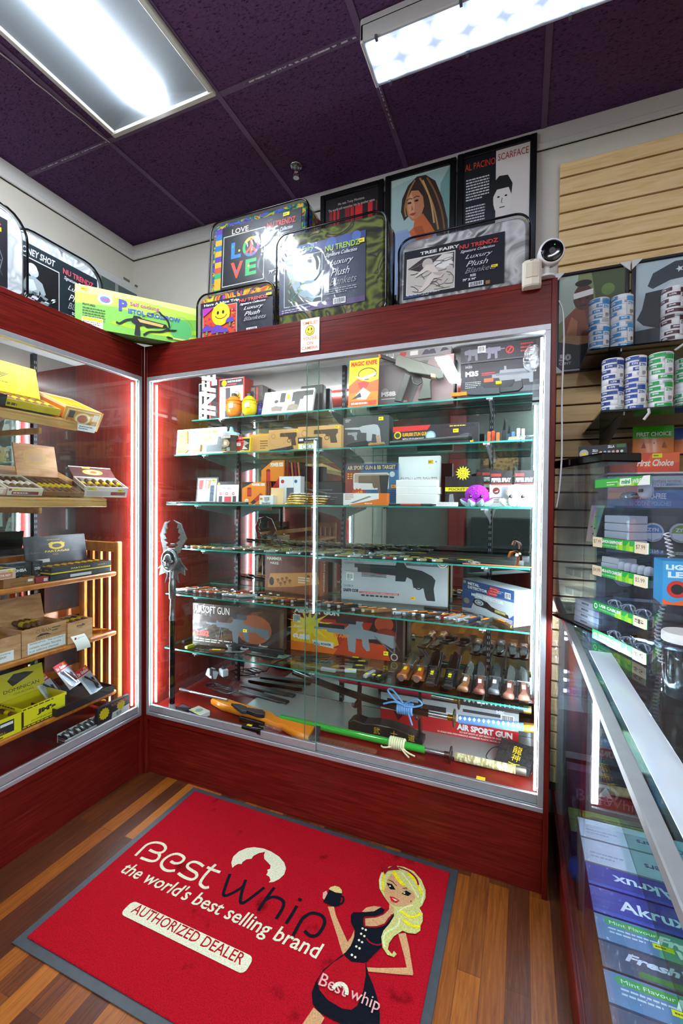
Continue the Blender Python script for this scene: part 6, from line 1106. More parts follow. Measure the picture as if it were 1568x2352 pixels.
BL = [((922, 1557), (953, 1514), ('#a5541e', '#b9b09a', '#7a4a2a'), 'curve', 'curved hunting knife with an amber handle, nearest the orange gun box'), ((957, 1560), (982, 1514), ('#a04c1c', '#b9b09a', '#8a5530'), 'curve', 'second curved hunting knife with an amber handle'),
      ((987, 1575), (1007, 1497), ('#1b1d1f', '#26292b', '#141517'), 'tac', 'black tactical knife next to the amber handled knives'), ((1028, 1582), (1048, 1503), ('#1b1d1f', '#2a2d2f', '#141517'), 'tac', 'black tactical knife with a ribbed handle, between black and brown ones'),
      ((1062, 1588), (1084, 1528), ('#8a5a36', '#b9bec0', '#1b1c1e'), 'saw', 'hunting knife with a light brown handle beside the black ones'), ((1100, 1597), (1105, 1526), ('#7a4438', '#b4b9bb', '#1b1c1e'), 'plain', 'hunting knife with a reddish wooden handle and plain blade'),
      ((1133, 1592), (1142, 1530), ('#4a4e52', '#9aa0a4', '#1b1c1e'), 'saw', 'hunting knife with a grey camouflage handle and slotted blade'), ((1167, 1604), (1175, 1535), ('#7f5044', '#dfe3e4', '#1b1c1e'), 'plain', 'hunting knife with a rosewood handle and bright wide blade'), ((1203, 1607), (1200, 1538), ('#8a5a48', '#c9cdce', '#1b1c1e'), 'saw', 'hunting knife with a brown handle at the far shelf end')]
for (hx, hy), (tx, ty), cs, kd, lab in BL:
    h = PY(.118, hx, hy); h.z = max(h.z-.012, SZ[6]+.006); tp = PY(.375, tx, ty); tp.z = max(tp.z, SZ[6]+.03); bowie(lab, h, tp, cs, kd)
def flatknife(label, P0, P1, c, bc, wd=.011, sticker=None, group='knives laid on the sixth shelf', z=0, name='fixed_knife'):
    P0, P1 = PZ(SZ[6], *P0), PZ(SZ[6], *P1)
    for P in (P0, P1): P.y = min(max(P.y, .112), .30)
    d = P1-P0; l = d.length; t = empty(name, label, 'knife', (P0.x, P0.y, SZ[6]+z), math.atan2(d.y, d.x), group); hl = l*.45
    g = G(); g.prism([(0, -wd*.8), (hl*.5, -wd*.6), (hl, -wd*.8), (hl, wd*.8), (0, wd*.7)], .0006, .014, M_(c, rough=.35), None, .002); g.build('handle', t)
    g = G(); g.prism([(hl, -wd*.8), (l*.85, -wd*.7), (l, wd*.6), (hl, wd*.7)], .004, .0075, M_(bc, rough=.2, metal=.8)); g.build('blade', t)
    if sticker: g = G(); g.box(hl*.2, -wd*.5, .0142, hl*.75, wd*.5, .0147, sticker); g.build('price_sticker', t)
for i, (a, b, c, bc, s_, lab) in enumerate((((420, 1478), (470, 1460), '#1d1f22', '#1b1d1f', None, 'black bladed knife at the red panel end of the sixth shelf'), ((425, 1492), (465, 1478), '#8a8a1e', '#d8d8cc', None, 'yellow and black handled knife below the brown airsoft box'), ((480, 1498), (560, 1500), '#7a4a34', '#c9cdd0', '#f2e020', 'knife with a long polished blade near the glass edge'), ((690, 1510), (760, 1512), '#2b2e30', '#3a3d40', None, 'dark knife lying at the middle of the sixth shelf'),
        ((770, 1545), (700, 1533), '#8d9396', '#9aa0a2', None, 'plain steel knife in clear packing at the middle of the shelf'), ((835, 1512), (775, 1508), '#17191b', '#23262a', '#f2e020', 'uppermost black packed knife with a yellow sticker'), ((845, 1526), (778, 1522), '#17191b', '#23262a', '#f2e020', 'second black packed knife with a yellow sticker'), ((838, 1536), (775, 1532), '#2a2d2f', '#b9bec0', '#f2e020', 'third packed knife with a yellow sticker'), ((818, 1545), (760, 1541), '#b9bec0', '#c9cdd0', '#f2e020', 'front clear packed knife with a yellow sticker'))):
    flatknife(lab, a, b, c, bc, sticker=s_)
for i, (px, py) in enumerate(((853, 1545), (868, 1548), (880, 1550))):
    p = PZ(SZ[6], px, py); t = empty('pocket_tool', 'small %s pocket tool with a yellow sticker standing before the orange box, %s' % (('clear cased', 'black', 'black ribbed')[i], od(i)), 'tool', (p.x, .15, SZ[6]), radians(75), 'small pocket tools'); g = G(); g.box(-.03, -.008, 0, .045, .008, .014, '#1a1c1e' if i else '#9a9fa2', .003); g.build('body', t); g = G(); g.box(-.02, -.006, .0142, -.004, .006, .0146, '#f2e020'); g.build('price_sticker', t)
gun3d('air_pistol', 'black airsoft pistol with a ribbed barrel lying behind the glass edge of the sixth shelf', TR(PZ(SZ[6], 560, 1480).x, .205, SZ[6]+.0145) @ RX(-90), [('barrel', [([(.0, .02), (.02, .045), (.26, .03), (.27, .01), (.12, .0), (.02, .0)], .022, '#16181a', 0)]), ('grip', [([(.0, .02), (-.01, -.035), (.02, -.045), (.04, .0), (.03, .02)], .02, '#1d1f22', 0)]), ('trigger_guard', [([(.04, .0), (.05, -.02), (.08, -.02), (.085, .0), (.078, .0), (.074, -.014), (.054, -.014), (.048, .0)], .008, '#8d9294', 0)])])
t = None
pts = smooth([(608, 1543), (630, 1523), (660, 1510), (676, 1505), (700, 1511)], 5); g = G(); g.tube([PY(.112, x, y) for x, y in pts], .0022, '#15161a', 5); pts = smooth([(611, 1543), (622, 1530), (650, 1515), (676, 1507)], 4); g.tube([PY(.116, x, y) for x, y in pts], .0022, '#15161a', 5); g.build('knife_lanyard', label='black cord lanyard hanging over the edge of the sixth shelf', cat='cord')
# ================================================================ floor of the case
DZ = .3066
# skull staff
b = PZ(DZ, 395, 1630); bx, by = b.x, b.y; st = empty('skull_staff', 'tall fantasy staff with a silver skull disc and jagged blades at the red panel', 'staff', (bx, by, DZ))
def sp(q): return [(PY(by, 360+.08505*x, 1180+.08505*y).x-bx, PY(by, 360+.08505*x, 1180+.08505*y).z-DZ) for x, y in q]
zt = sp([(400, 1520)])[0][1]; z1 = sp([(400, 2300)])[0][1]; z0_ = sp([(400, 1750)])[0][1]
pew = noisemat('antique_pewter', [(.3, '#5d6368'), (.6, '#9aa0a4'), (.75, '#c4c9cb')], (1, 1, 1), 30, 3, .3, metal=.8); bright = col('#d5dadc', .2, .85)
g = G(); g.cyl((0, 0, .004), (0, 0, z1-.08), .0125, gloss_black, n=16); g.build('shaft', st)
g = G(); g.lathe([(.013, z1-.1), (.0135, z1-.08), (.011, z1-.075), (.011, z1), (.0155, z1+.003), (.0155, z0_-.02), (.0135, z0_-.01), (.0135, z0_), (.015, z0_+.004), (.012, z0_+.008), (.012, zt)], pew, 18); g.build('grip', st)
g = G(); g.lathe([(.018, 0), (.019, .006), (.0145, .02), (.0145, .03)], col('#d8dadb', .25, .7), 18); g.build('foot', st)
for nm, q in (('blade', [(400, 175), (225, 230), (100, 560), (150, 850), (190, 1050), (250, 1090), (330, 900), (250, 850), (310, 790), (190, 690), (275, 675), (195, 540), (260, 525), (245, 390), (295, 415), (275, 280)]), ('blade', [(455, 165), (655, 260), (810, 670), (700, 880), (640, 1045), (570, 1080), (485, 905), (580, 850), (520, 790), (640, 700), (570, 660), (650, 560), (580, 510), (605, 385), (550, 405), (575, 280)])):
    g = G(); g.prism(sp(q), -.004, .004, bright, UP, .0015); g.build(nm, st)
g = G(); g.prism(sp([(310, 930), (520, 930), (520, 1010), (300, 1010)]), -.006, .006, pew, UP, .002); g.prism(sp([(390, 800), (490, 800), (500, 870), (380, 870)]), -.006, .006, pew, UP, .002); g.build('blade_socket', st)
dc = sp([(378, 1255)])[0]; dr = (sp([(590, 1255)])[0][0]-sp([(168, 1255)])[0][0])/2
g = G(); g.M = TR(dc[0], -.012, dc[1]) @ RX(90); g.lathe([(dr*.99, -.014), (dr, -.002), (dr*.97, .002), (dr*.8, .003), (dr*.76, -.002), (.002, -.003)], pew, 28, sy=1.15)
g.tube([(dr*.86*cos(a*pi/12), dr*1.0*sin(a*pi/12), .003) for a in range(24)], .0018, bright, 6, True); g.build('disc', st)
g = G(); g.M = TR(dc[0], -.014, dc[1]); g.ell((0, -.004, .006), (dr*.5, .012, dr*.55), pew, 16, 12); g.ell((0, -.008, -dr*.45), (dr*.27, .008, dr*.32), pew, 12, 8)
for sx in (-1, 1): g.ell((sx*dr*.2, -.0155, dr*.0), (dr*.13, .003, dr*.1), '#17191b', 10, 6); g.ell((sx*dr*.5, -.004, -dr*.05), (dr*.16, .006, dr*.12), pew, 8, 6)
g.ell((0, -.0165, -dr*.17), (dr*.05, .002, dr*.08), '#17191b', 8, 6); g.box(-dr*.16, -.0175, -dr*.6, dr*.16, -.0158, -dr*.5, '#23262a'); g.build('skull', st)
for q in ([(230, 1250), (40, 1480), (120, 1420), (75, 1650), (230, 1580), (270, 1640), (225, 1870), (310, 1700), (330, 1500)], [(540, 1200), (620, 1190), (690, 1340), (825, 1520), (755, 1500), (765, 1665), (640, 1590), (560, 1620), (600, 1870), (500, 1700), (440, 1500)]):
    g = G(); g.prism(sp(q), -.003, .003, pew, UP, .001); g.build('wing', st)
g = G(); g.box(-.0127, -.0129, .58-.02, .002, -.0122, .60, '#f0a81e'); g.build('price_sticker', st)
# rifle, knives and small packs on the floor of the case
def zf(q, z=.335): return [(lambda p: (p.x, p.y))(PZ(z, 340+.29337*x, 1440+.29337*y)) for x, y in q]
stock = zf([(490, 568), (512, 550), (600, 556), (700, 590), (800, 620), (900, 650), (975, 672), (1010, 702), (1060, 722), (1200, 757), (1310, 785), (1285, 840), (1255, 872), (1130, 822), (1050, 772), (990, 765), (930, 742), (850, 704), (720, 660), (560, 612)])
ox, oy = stock[10]; rf = empty('toy_rifle', 'orange stocked toy rifle lying on the floor of the display case', 'replica gun', (ox, oy, DZ))
lo_ = lambda P: [(x-ox, y-oy) for x, y in P]; orange = noisemat('orange_stock', [(.3, '#d8781a'), (.7, '#e88a22')], (1, 1, 1), 5, 2, .3)
g = G(); g.prism(lo_(stock), .001, .034, orange, None, .008, True); g.build('stock', rf)
g = G(); g.prism(lo_(zf([(1310, 785), (1350, 790), (1345, 838), (1278, 882), (1255, 872), (1285, 840)])), .001, .036, '#25272a', None, .002); g.build('butt_plate', rf)
g = G(); g.prism(lo_(zf([(650, 625), (720, 632), (772, 652), (770, 688), (730, 686), (690, 655)])), .03, .046, '#33373a', None, .002); g.prism(lo_(zf([(775, 665), (900, 685), (915, 700), (910, 722), (850, 715), (770, 685)])), .03, .05, '#1d2023', None, .003); g.build('action', rf)
def rod(name, label, P, r, c, z, cat, extra=None, parts=True, zz=.32, part='body'):
    a, b_ = [Vector((*q, z)) for q in zf(P, zz)]; t = empty(name, label, cat, a); d = b_-a; g = G(); g.cyl((0, 0, 0), d, r, c, n=14); g.build(part, t)
    if extra: extra(t, d)
    return t
def scope_x(t, d):
    g = G(); n = d.normalized()
    g.cyl(n*d.length*.86, d*1.02, .0165, gloss_black, n=14); g.build('end_ring', t); g = G(); g.box(-.012, -.006, .0118, .012, .006, .0128, '#f2d81e', 0, TR(*(d*.35))); g.build('price_sticker', t)
rod('air_pump', 'black tube lying in front of the orange rifle', [(725, 720), (900, 770)], .0135, gloss_black, DZ+.0142, 'tube', None)
rod('rifle_scope', 'black rifle scope with a yellow sticker at the glass front', [(745, 785), (885, 822)], .0125, gloss_black, DZ+.017, 'scope', scope_x)
def sharp_x(t, d): g = G(); n = d.normalized(); g.cyl(-n*.06, Vector((0, 0, 0)), .009, '#2a2c2f', .006); g.cyl(-n*.066, -n*.06, .006, '#f0641c'); g.build('grip', t)
rod('steel_rod', 'polished steel rod with an orange tipped dark grip lying over the rifle end', [(330, 550), (620, 620)], .0065, col('#b9bec4', .15, .9), DZ+.042, 'rod', sharp_x)
a = zf([(395, 620)], .33)[0]; o = G(); w_, d_ = .085, .055
o.box(0, 0, 0, w_, d_, .022, '#d9dad8', .001); A = Art(o, frame((0, 0, .0221), (1, 0, 0), (0, 1, 0)), w_, d_); A.rect(.03, .03, .97, .97, '#e8e6b0'); A.rect(.08, .1, .92, .9, '#dfe4e2'); A.ell(.5, .5, .2, '#9fb09a'); A.rect(.05, .05, .95, .15, '#d8d01e'); A2 = Art(o, frame((0, -.0001, 0), (1, 0, 0), (0, 0, 1)), w_, .022); A2.rect(0, 0, 1, 1, '#33363a'); A2.lines(.1, .5, .7, 2, .3, .15, '#c9c9c9'); o.build('pellet_tin_box', None, (a[0]-.02, a[1]-.045, DZ), (0, 0, -.25), 'small yellow topped box on the case floor beside the staff', 'box')
a = zf([(330, 640)], .31)[0]; o = G(); o.box(0, 0, 0, .07, .05, .012, acrylic, .002); o.box(.004, .004, .001, .066, .046, .009, '#4a4d52', .002); o.build('clear_case', None, (a[0]-.07, a[1]-.03, DZ), (0, 0, -.2), 'flat clear plastic case lying beside the staff foot', 'case')
o = G(); a = zf([(930, 800)], .31)[0]; o.surf(lambda u, v: Vector((.1*u-.05, .045*v-.02, .012+.008*noise.noise(Vector((u*5, v*4, 0)))+.01*sin(pi*u)*sin(pi*v))), 14, 8, thinglass('small_film', '#f4f4f2', .12, wrinkle=.8, wscale=50)); o.build('plastic_wrap', None, (a[0]+.02, a[1]-.005, DZ), label='crumpled clear wrap in front of the rifle stock', cat='wrapper')
def quadbag():
    P = [(605, 515), (668, 450), (760, 560), (835, 615), (760, 600), (640, 545)]; q = zf([P[0], P[1], P[3], P[5]], .33); g = G(); A0, B0, C0, D0 = [Vector((x, y, .0)) for x, y in q]
    o = A0.copy(); fn = lambda u, v: (A0.lerp(D0, u)).lerp(B0.lerp(C0, u), v)-o+Vector((0, 0, .03+.035*v+.012*noise.noise(Vector((u*6, v*6, 1)))))
    g.surf(fn, 16, 10, thinglass('bag_clear', '#eceeef', .1, wrinkle=.8, wscale=40)); g.build('clear_bag', None, (o.x, o.y, DZ), label='crumpled clear plastic bag behind the orange rifle', cat='plastic bag')
quadbag()
for i, (P0, P1, l) in enumerate((((760, 440), (1160, 530), 'rear long black plastic strip on the case floor'), ((740, 490), (1100, 590), 'front long black plastic strip on the case floor'))):
    a, b_ = [Vector((*q, 0)) for q in zf([P0, P1], .31)]; a.y = min(a.y, .405-.06*i); b_.y = min(b_.y, .39-.08*i); d = b_-a; g = G(); L_ = d.length; g.prism([(0, -.02), (L_*.85, -.02), (L_*.93, -.012), (L_, -.015), (L_, .016), (L_*.9, .018), (0, .02)], 0, .012, '#141618', None, .003)
    for x in (.2, .6, .85): g.cyl((L_*x, 0, .012), (L_*x, 0, .0126), .003, '#4a4e52')
    g.build('black_strip', None, (a.x, a.y, DZ), (0, 0, math.atan2(d.y, d.x)), l, 'strip')
# power strip, charger and cables in the back corner
p = PY(.33, 487, 1548); t = empty('power_adapter', 'white plug adapter with a round switch hanging on a cable in the back corner', 'adapter', (p.x, .33, p.z)); wp2 = col('#d5d8de', .4)
g = G(); g.M = RZ(-28) @ RX(-22); g.box(-.035, -.02, -.018, .028, .02, .02, wp2, .004); g.lathe([(.016, 0), (.016, .006), (.012, .0065)], '#2a2d30', 18, TR(-.008, 0, .02)); g.lathe([(.0115, 0), (.0115, .008), (.001, .009)], '#d8dade', 16, TR(-.008, 0, .02)); g.build('body', t)
g = G(); g.M = TR(.045, .035, .006) @ RZ(-28); g.box(-.02, -.018, -.018, .028, .018, .018, wp2, .004); g.box(.0, -.012, .018, .016, .012, .034, '#191b1e', .004); g.build('second_plug', t)
g = G(); g.tube(smooth([(.015, -.02, .03), (.02, -.026, -.02), (.03, -.03, -.045)] if False else [(p.x+.02, .30), (p.x+.024, .29)], 2) and [Vector((.015, -.022, .03)), Vector((.022, -.026, .0)), Vector((.026, -.026, -.03)), Vector((.035, -.01, DZ-p.z+.004))], .0035, '#15161a', 6); g.box(.005, -.03, .0, .02, -.014, .035, '#15161a', .003); g.build('cable', t)
for i in range(3):
    c = Vector((.17+.03*i, .33-.02*i, DZ+.005+.004*i)); r = .055-.008*i; g = G(); g.tube([c+Vector((r*1.5*cos(a*pi/10), r*.6*sin(a*pi/10), .003*sin(a))) for a in range(21)], .0028, '#131417', 6); g.build('cable_loop', label='loop of black cable on the case floor in the back corner, %s' % ('lowest', 'middle', 'uppermost')[i], cat='cable')
# ---------------------------------------------------------------- swords on and before the stand
lacq = col('#0b0c0e', .1, coat=.5)
def sword(name, label, path, i_hab, tsuba_i, r_s, r_h, sc, hc, dia, parent=None, blade_c=None, cat='sword', cord=None, wrap_n=13, flatten=1.0, tilt_h=0):
    o = path[0]; P = [p-o for p in path]; t = empty(name, label, cat, o)
    def pipe(a, b, r, m, nm, k=12): g = G(); pts = [P[a].lerp(P[b], 0)]; g.tube(P[a:b+1], r, m, 10); return g.build(nm, t)
    return t, P
def along(P, u):   # point at fraction u of a polyline
    L = [0]
    for a, b_ in zip(P, P[1:]): L.append(L[-1]+(b_-a).length)
    s_ = u*L[-1]
    for i in range(len(P)-1):
        if s_ <= L[i+1]+1e-9: return P[i].lerp(P[i+1], (s_-L[i])/max(1e-9, L[i+1]-L[i]))
    return P[-1]
def katana(label, pts, u0, u1, u2, sc, hc, dc_, r=.0135, fitting='#b98a2c', cordc=None, cord_u=.5, group='swords in the display case', tip=None, knots=None):
    """pts from scabbard end to pommel; u0 scabbard mouth, u1 guard, u2 handle start"""
    o = pts[0].copy(); P = [p-o for p in pts]; t = empty('katana', label, 'sword', o, group=group); seg = lambda a, b_, n=14: [along(P, a+(b_-a)*i/n) for i in range(n+1)]
    g = G(); g.tube(seg(0, u0), r, sc, 12); e = along(P, 0); g.build('scabbard', t)
    if u1-u0 > .004: g = G(); g.tube(seg(u0, u1, 4), r*.62, col('#cfd4d6', .12, .9), 8); g.tube(seg(u1-.025, u1, 3), r*.8, col(fitting, .25, .85), 8); g.build('blade', t)
    d = (along(P, u1+.01)-along(P, u1-.01)).normalized(); c = along(P, u1); Q = d.to_track_quat('Z', 'Y').to_matrix().to_4x4()
    g = G(); g.M = TR(*c) @ Q; g.lathe([(.033, -.0025), (.035, 0), (.033, .0025)], col('#3a3632', .3, .7), 24); g.lathe([(.016, -.006), (.016, .006)], col(fitting, .25, .85), 14); g.build('guard', t)
    g = G(); hp = seg(u2, .985, 10); g.tube(hp, r*1.05, hc, 12); g.tube(seg(.965, 1, 3), r*1.12, col(fitting, .3, .7), 12); g.build('handle', t)
    if dc_:
        g = G(); n = 13
        for i in range(n):
            q = along(P, u2+(.955-u2)*(i+.5)/n); l = (.955-u2)*sum((b_-a).length for a, b_ in zip(P, P[1:]))/n*.36
            up = Vector((0, 0, 1))
            for off in (Vector((0, -r*.82, r*.72)),):
                nn = off.normalized(); v = d.cross(nn).normalized(); b0 = q+nn*r*1.09
                g.add([b0-d*l, b0+v*r*.55, b0+d*l, b0-v*r*.55], [(0, 1, 2, 3)], dc_); g.add([b0-d*l*.0+nn*.0008+v*0+(-d*l*.35), b0+nn*.0008+v*r*.2, b0+nn*.0008+d*l*.35, b0+nn*.0008-v*r*.2], [(0, 1, 2, 3)], '#f4f4f0')
        g.build('diamond_wrap', t)
    if cordc:
        g = G(); q = along(P, cord_u); rr_ = r*1.35
        for k in range(7):
            x = q+d*(.009*(k-3)); u_ = d.orthogonal().normalized(); v_ = d.cross(u_); g.tube([x+(u_*cos(a*pi/6)+v_*sin(a*pi/6))*rr_ for a in range(12)], .0058, cordc, 6, True)
        knots and knots(g, q, cordc); g.build('cord', t)
    return t
Yk = .165
def bow(g, q, c):
    for s_ in (((-.01, .0, .02), (-.05, -.01, .07), (-.07, -.012, .065), (-.04, -.014, .035), (0, -.02, .02)), ((.0, 0, .02), (.045, -.01, .05), (.07, -.012, .035), (.04, -.015, .02), (0, -.02, .018)), ((0, -.018, .02), (-.04, -.02, .028), (-.085, -.02, .012)), ((.01, -.018, .01), (.03, -.022, -.04), (.034, -.022, -.05))):
        g.tube([q+Vector(v) for v in smooth(s_, 4)], .004, c, 6)
bl = [PY(Yk, *p) for p in smooth([(674, 1543), (760, 1577), (847, 1606), (920, 1625), (997, 1641), (1056, 1652), (1130, 1661), (1226, 1673)], 3)]
katana('black scabbard sword with a blue wrapped handle and blue cord on the stand', bl, .615, .715, .73, lacq, col('#5b86bd', .6), '#dfe6ea', .0145, '#b98a2c', col('#6a9ad0', .6), .52, knots=bow)
Yr = .245
rd = [PY(Yr, *p) for p in ((760, 1552), (853, 1571), (935, 1587), (1018, 1603), (1060, 1612), (1100, 1606), (1210, 1623))]; rd = [PY(Yr, 780, 1560), PY(Yr, 860, 1573), PY(Yr, 1018, 1603), PY(Yr, 1045, 1608), PY(Yr, 1220, 1632)]
katana('dark red sword with white diamonds on the upper arms of the stand', rd, .52, .66, .68, col('#a5183a', .2), col('#2b2c30', .5), '#ece8da', .0125, '#c9a24a')
gz = DZ+.0165
gr = [PZ(gz, *p) for p in ((640, 1652), (780, 1678), (977, 1719), (1034, 1732), (1208, 1776))]
gy = sum(p.y for p in gr)/len(gr); gr = [Vector((p.x, gy, gz)) for p in gr]; gr = [gr[0]+(gr[-1]-gr[0])*i/12 for i in range(13)]
Lg = gr[-1].x-gr[0].x; gm_ = PZ(gz, 977, 1719).x; gt = PZ(gz, 1036, 1732).x
def loose(g, q, c):
    for s_ in (((0, -.014, 0), (-.03, -.025, -.008), (-.05, -.03, -.01), (-.06, -.02, -.011)), ((.02, -.016, 0), (.05, -.03, -.01), (.08, -.04, -.012)), ((.015, -.016, 0), (.04, -.036, -.011), (.06, -.055, -.0125))): g.tube([q+Vector(v) for v in smooth(s_, 4)], .0035, c, 6)
katana('green scabbard sword with a cream wrapped handle lying at the glass front', gr, (gm_-gr[0].x)/Lg, (gt-gr[0].x)/Lg, (gt-gr[0].x)/Lg+.015, col('#17a034', .12, coat=.5), noisemat('rope_wrap', [(.4, '#a89a64'), (.6, '#e6deb0')], (60, 20, 20), 2, 1, .8, bump=1, bscale=200), None, .0145, '#6a6258', col('#e3dab0', .8), .53, knots=loose)
sx0, sx1 = PZ(DZ, 814, 1665).x, PZ(DZ, 967, 1705).x; t = empty('sword_stand', 'black sword stand with gold characters on its curved base', 'stand', ((sx0+sx1)/2, .2, DZ)); hw = (sx1-sx0)/2+.01; bk = col('#1a1b1d', .3)
g = G(); P = [(-hw, 0), (hw, 0), (hw, .02), (hw*.8, .028), (hw*.55, .042), (hw*.2, .05), (-hw*.2, .05), (-hw*.55, .042), (-hw*.85, .05), (-hw, .035)]; g.prism(P, -.06, .006, bk, UP @ TR(0, 0, 0), .003)
A = Art(g, frame((-hw, -.0062, 0), (1, 0, 0), (0, 0, 1)), 2*hw, .05); [A.text(c_, .36+.23*i, .22, h=.55, c='#c9a23a') for i, c_ in enumerate('武士道')]; g.build('base', t)
for sx in (-hw*.78, hw*.88):
    g = G(); top = .22; Pz = [(.035, .02), (.06, .02), (.05, .1), (.052, top), (.075, top+.015), (.075, top-.002), (.03, top-.02), (.022, .13), (-.012, .125), (-.04, .14), (-.045, .128), (-.02, .108), (.02, .1)]
    g.prism([(y, z) for y, z in Pz], sx-.006, sx+.006, bk, Matrix(((0, 0, 1, 0), (1, 0, 0, 0), (0, 1, 0, 0), (0, 0, 0, 1))), .0015); g.build('arm', t)
def art_asg(A):
    A.rect(0, 0, 1, 1, '#c9242a'); A.rect(0, .42, 1, .92, '#b4b9bd'); A.rect(0, .9, 1, 1, '#1d1f22'); A.poly([(0, .42), (1, .42), (1, .55), (.1, .7)], '#d9dde0'); A.rect(.05, .6, .5, .75, '#23262a'); A.rect(.62, .72, .9, .8, '#33373b'); A.text('MK', .85, .82, w=.06, h=.09, c='#e4e6e8', bold=.05); A.barcode(.88, .6, .97, .82, 3)
    A.poly([(.1, .42), (.14, .15), (.2, .42)], '#5a161a'); A.text('AIR SPORT GUN', .58, .2, w=.38, h=.17, c=wht, bold=.05); A.text('DO NOT SHOOT AT ANY PERSON OR ANIMAL', .6, .12, w=.3, h=.05, c=wht, bold=.02); A.text('1/1 SCALE HIGH PERFORMANCE ASSEMBLED PLASTIC MODEL GUN', .44, .04, w=.46, h=.045, c=wht, bold=.02)
pbox2('air_gun_box', 'long red and silver air gun box behind the swords', 0, (1.064, .318), (1.634, .334), PY(.326, 1030, 1606).z-DZ, .07, '#8a1a1e', art_asg)
t = empty('sword_bag', 'black cloth sword bag with gold characters lying behind the cream handle', 'cloth bag', (1.625, .205, DZ), radians(-14)); cloth = noisemat('black_cloth', [(.3, '#111214'), (.7, '#1b1c1f')], (1, 1, 1), 60, 2, .9, bump=.6, bscale=160)
def cl(u, v): return Vector((-.065+.125*u, -.05+.1*v, .012+.05*v+.006*noise.noise(Vector((u*5, v*5, 3)))))
g = G(); g.surf(cl, 14, 10, cloth); n0 = len(g.v); vs = [cl(u, v) for u, v in ((0, 0), (1, 0), (1, 1), (0, 1))]; bt = [Vector((p.x, p.y+.012*(i > 1), .0)) for i, p in enumerate(vs)]; g.add(vs+bt, [(0, 1, 5, 4), (1, 2, 6, 5), (2, 3, 7, 6), (3, 0, 4, 7), (4, 5, 6, 7)], cloth)
u_ = (cl(1, .5)-cl(0, .5)).normalized(); v_ = (cl(.5, 1)-cl(.5, 0)).normalized(); A = Art(g, frame(cl(0, 0)+u_.cross(v_).normalized()*.007, u_, v_), .125, .11, .0003); A.text('龍', .42, .52, w=.26, h=.3, c='#d8b020'); A.text('神', .44, .24, w=.24, h=.26, c='#d8b020'); A.line([(.4, .14), (.55, .12), (.72, .15)], .03, '#d8b020'); g.build('bag', t)
g = G(); g.tube(smooth([(-.06, .02, .04), (-.09, .01, .03), (-.1, -.03, .012), (-.07, -.05, .008)], 5), .002, cloth, 5); g.build('drawstring', t)
g = G(); g.box(0, 0, 0, .03, .02, .0006, '#f2b41e'); p = PZ(DZ, 1093, 1789); g.build('price_label', None, (p.x, max(p.y, .03), DZ-.0003), label='loose yellow price label lying on the case floor at the glass front', cat='label')
g = G(); p = PZ(DZ, 690, 1706); g.tube([Vector((.014*cos(a*pi/6), .01*sin(a*pi/6), .006)) for a in range(12)], .004, col('#d8901e', .3, .6), 6, True); g.tube([Vector((.02+.01*cos(a*pi/6), .006+.01*sin(a*pi/6), .005)) for a in range(12)], .003, col('#d8901e', .3, .6), 6, True); g.build('brass_clasp', None, (p.x, .055, DZ), label='small orange metal clasp on the case floor by the rifle butt', cat='clasp')
# ================================================================ the cigar case
pine = noisemat('pine_shelf', [(.3, '#c08a48'), (.5, '#d6a45e'), (.7, '#e0b472')], (12, 1.2, 12), 3, 4, .4, dist=.8); oak = noisemat('honey_oak', [(.3, '#a85e1c'), (.5, '#c07226'), (.7, '#ce8432')], (8, 8, 1.5), 4, 4, .35, dist=.8)
cedar = noisemat('cedar_box', [(.3, '#b07a4c'), (.5, '#c89464'), (.7, '#d6a676')], (3, 3, 14), 4, 4, .5, dist=.6); leafm = noisemat('cigar_leaf', [(.3, '#5a3418'), (.7, '#7d4c26')], (1, 1, 1), 60, 3, .6)
ZA, ZB, ZK = 1.600, 1.2895, (.9665, .6995, .432)
for k, (z, y1, x0, lab) in enumerate(((ZA, -.305, -.035, 'upper'), (ZB, -.17, -.035, 'second'))):
    t = empty('wooden_shelf', '%s pine shelf of the cigar case' % lab, 'shelf', (0, 0, z)); g = G(); g.M = TR(x0, 0, 0) @ RY(22); g.box(-.37, -1.7, -.02, 0, y1, -.0005, pine, .002); g.build('board', t)
    g = G(); g.box(x0-.02, -1.7, -.034, x0-.002, y1, -.01, pine, .002); g.build('front_strip', t)
    for y in (-.42, -1.2): g = G(); g.box(-.43, y, -.06, -.10, y+.012, -.036, pine, .002); g.build('bracket', t)
t = empty('wooden_bookcase', 'honey coloured slatted wooden bookcase standing in the cigar case', 'bookcase', (0, 0, .306))
zb0 = .306
for y in (-.105, -1.55):
    for x0, x1 in ((-.075, -.05), (-.30, -.275)):
        g = G(); g.box(x0, y, 0, x1, y+.028, 1.098-zb0, oak, .004)
        if x0 > -.1:
            for zz in (.75, .56, .47):
                for k in range(3): g.cyl((x1-.001, y+.014, zz-.012+.012*k), (x1+.0006, y+.014, zz-.012+.012*k), .0028, '#d8c8b0', n=8)
        g.build('post', t)
    g = G(); g.box(-.275, y+.003, 1.05-zb0, -.075, y+.025, 1.095-zb0, oak, .003); g.box(-.275, y+.003, .02, -.075, y+.025, .05, oak, .003); g.build('side_rail', t)
    for i in range(3): x = -.235+.052*i; g = G(); g.box(x, y+.008, .05, x+.018, y+.02, 1.05-zb0, oak, .001); g.build('slat', t)
for z in ZK:
    g = G(); g.box(-.30, -1.53, z-.022-zb0, -.05, -.105, z-.0006-zb0, oak, .006); g.box(-.305, -1.53, z+.05-zb0, -.292, -.105, z+.085-zb0, oak, .002); g.build('shelf_board', t)
def LM(x, y, z, rz=0): return Matrix(((0, -1, 0, x), (1, 0, 0, y), (0, 0, 1, z), (0, 0, 0, 1))) @ RZ(rz)
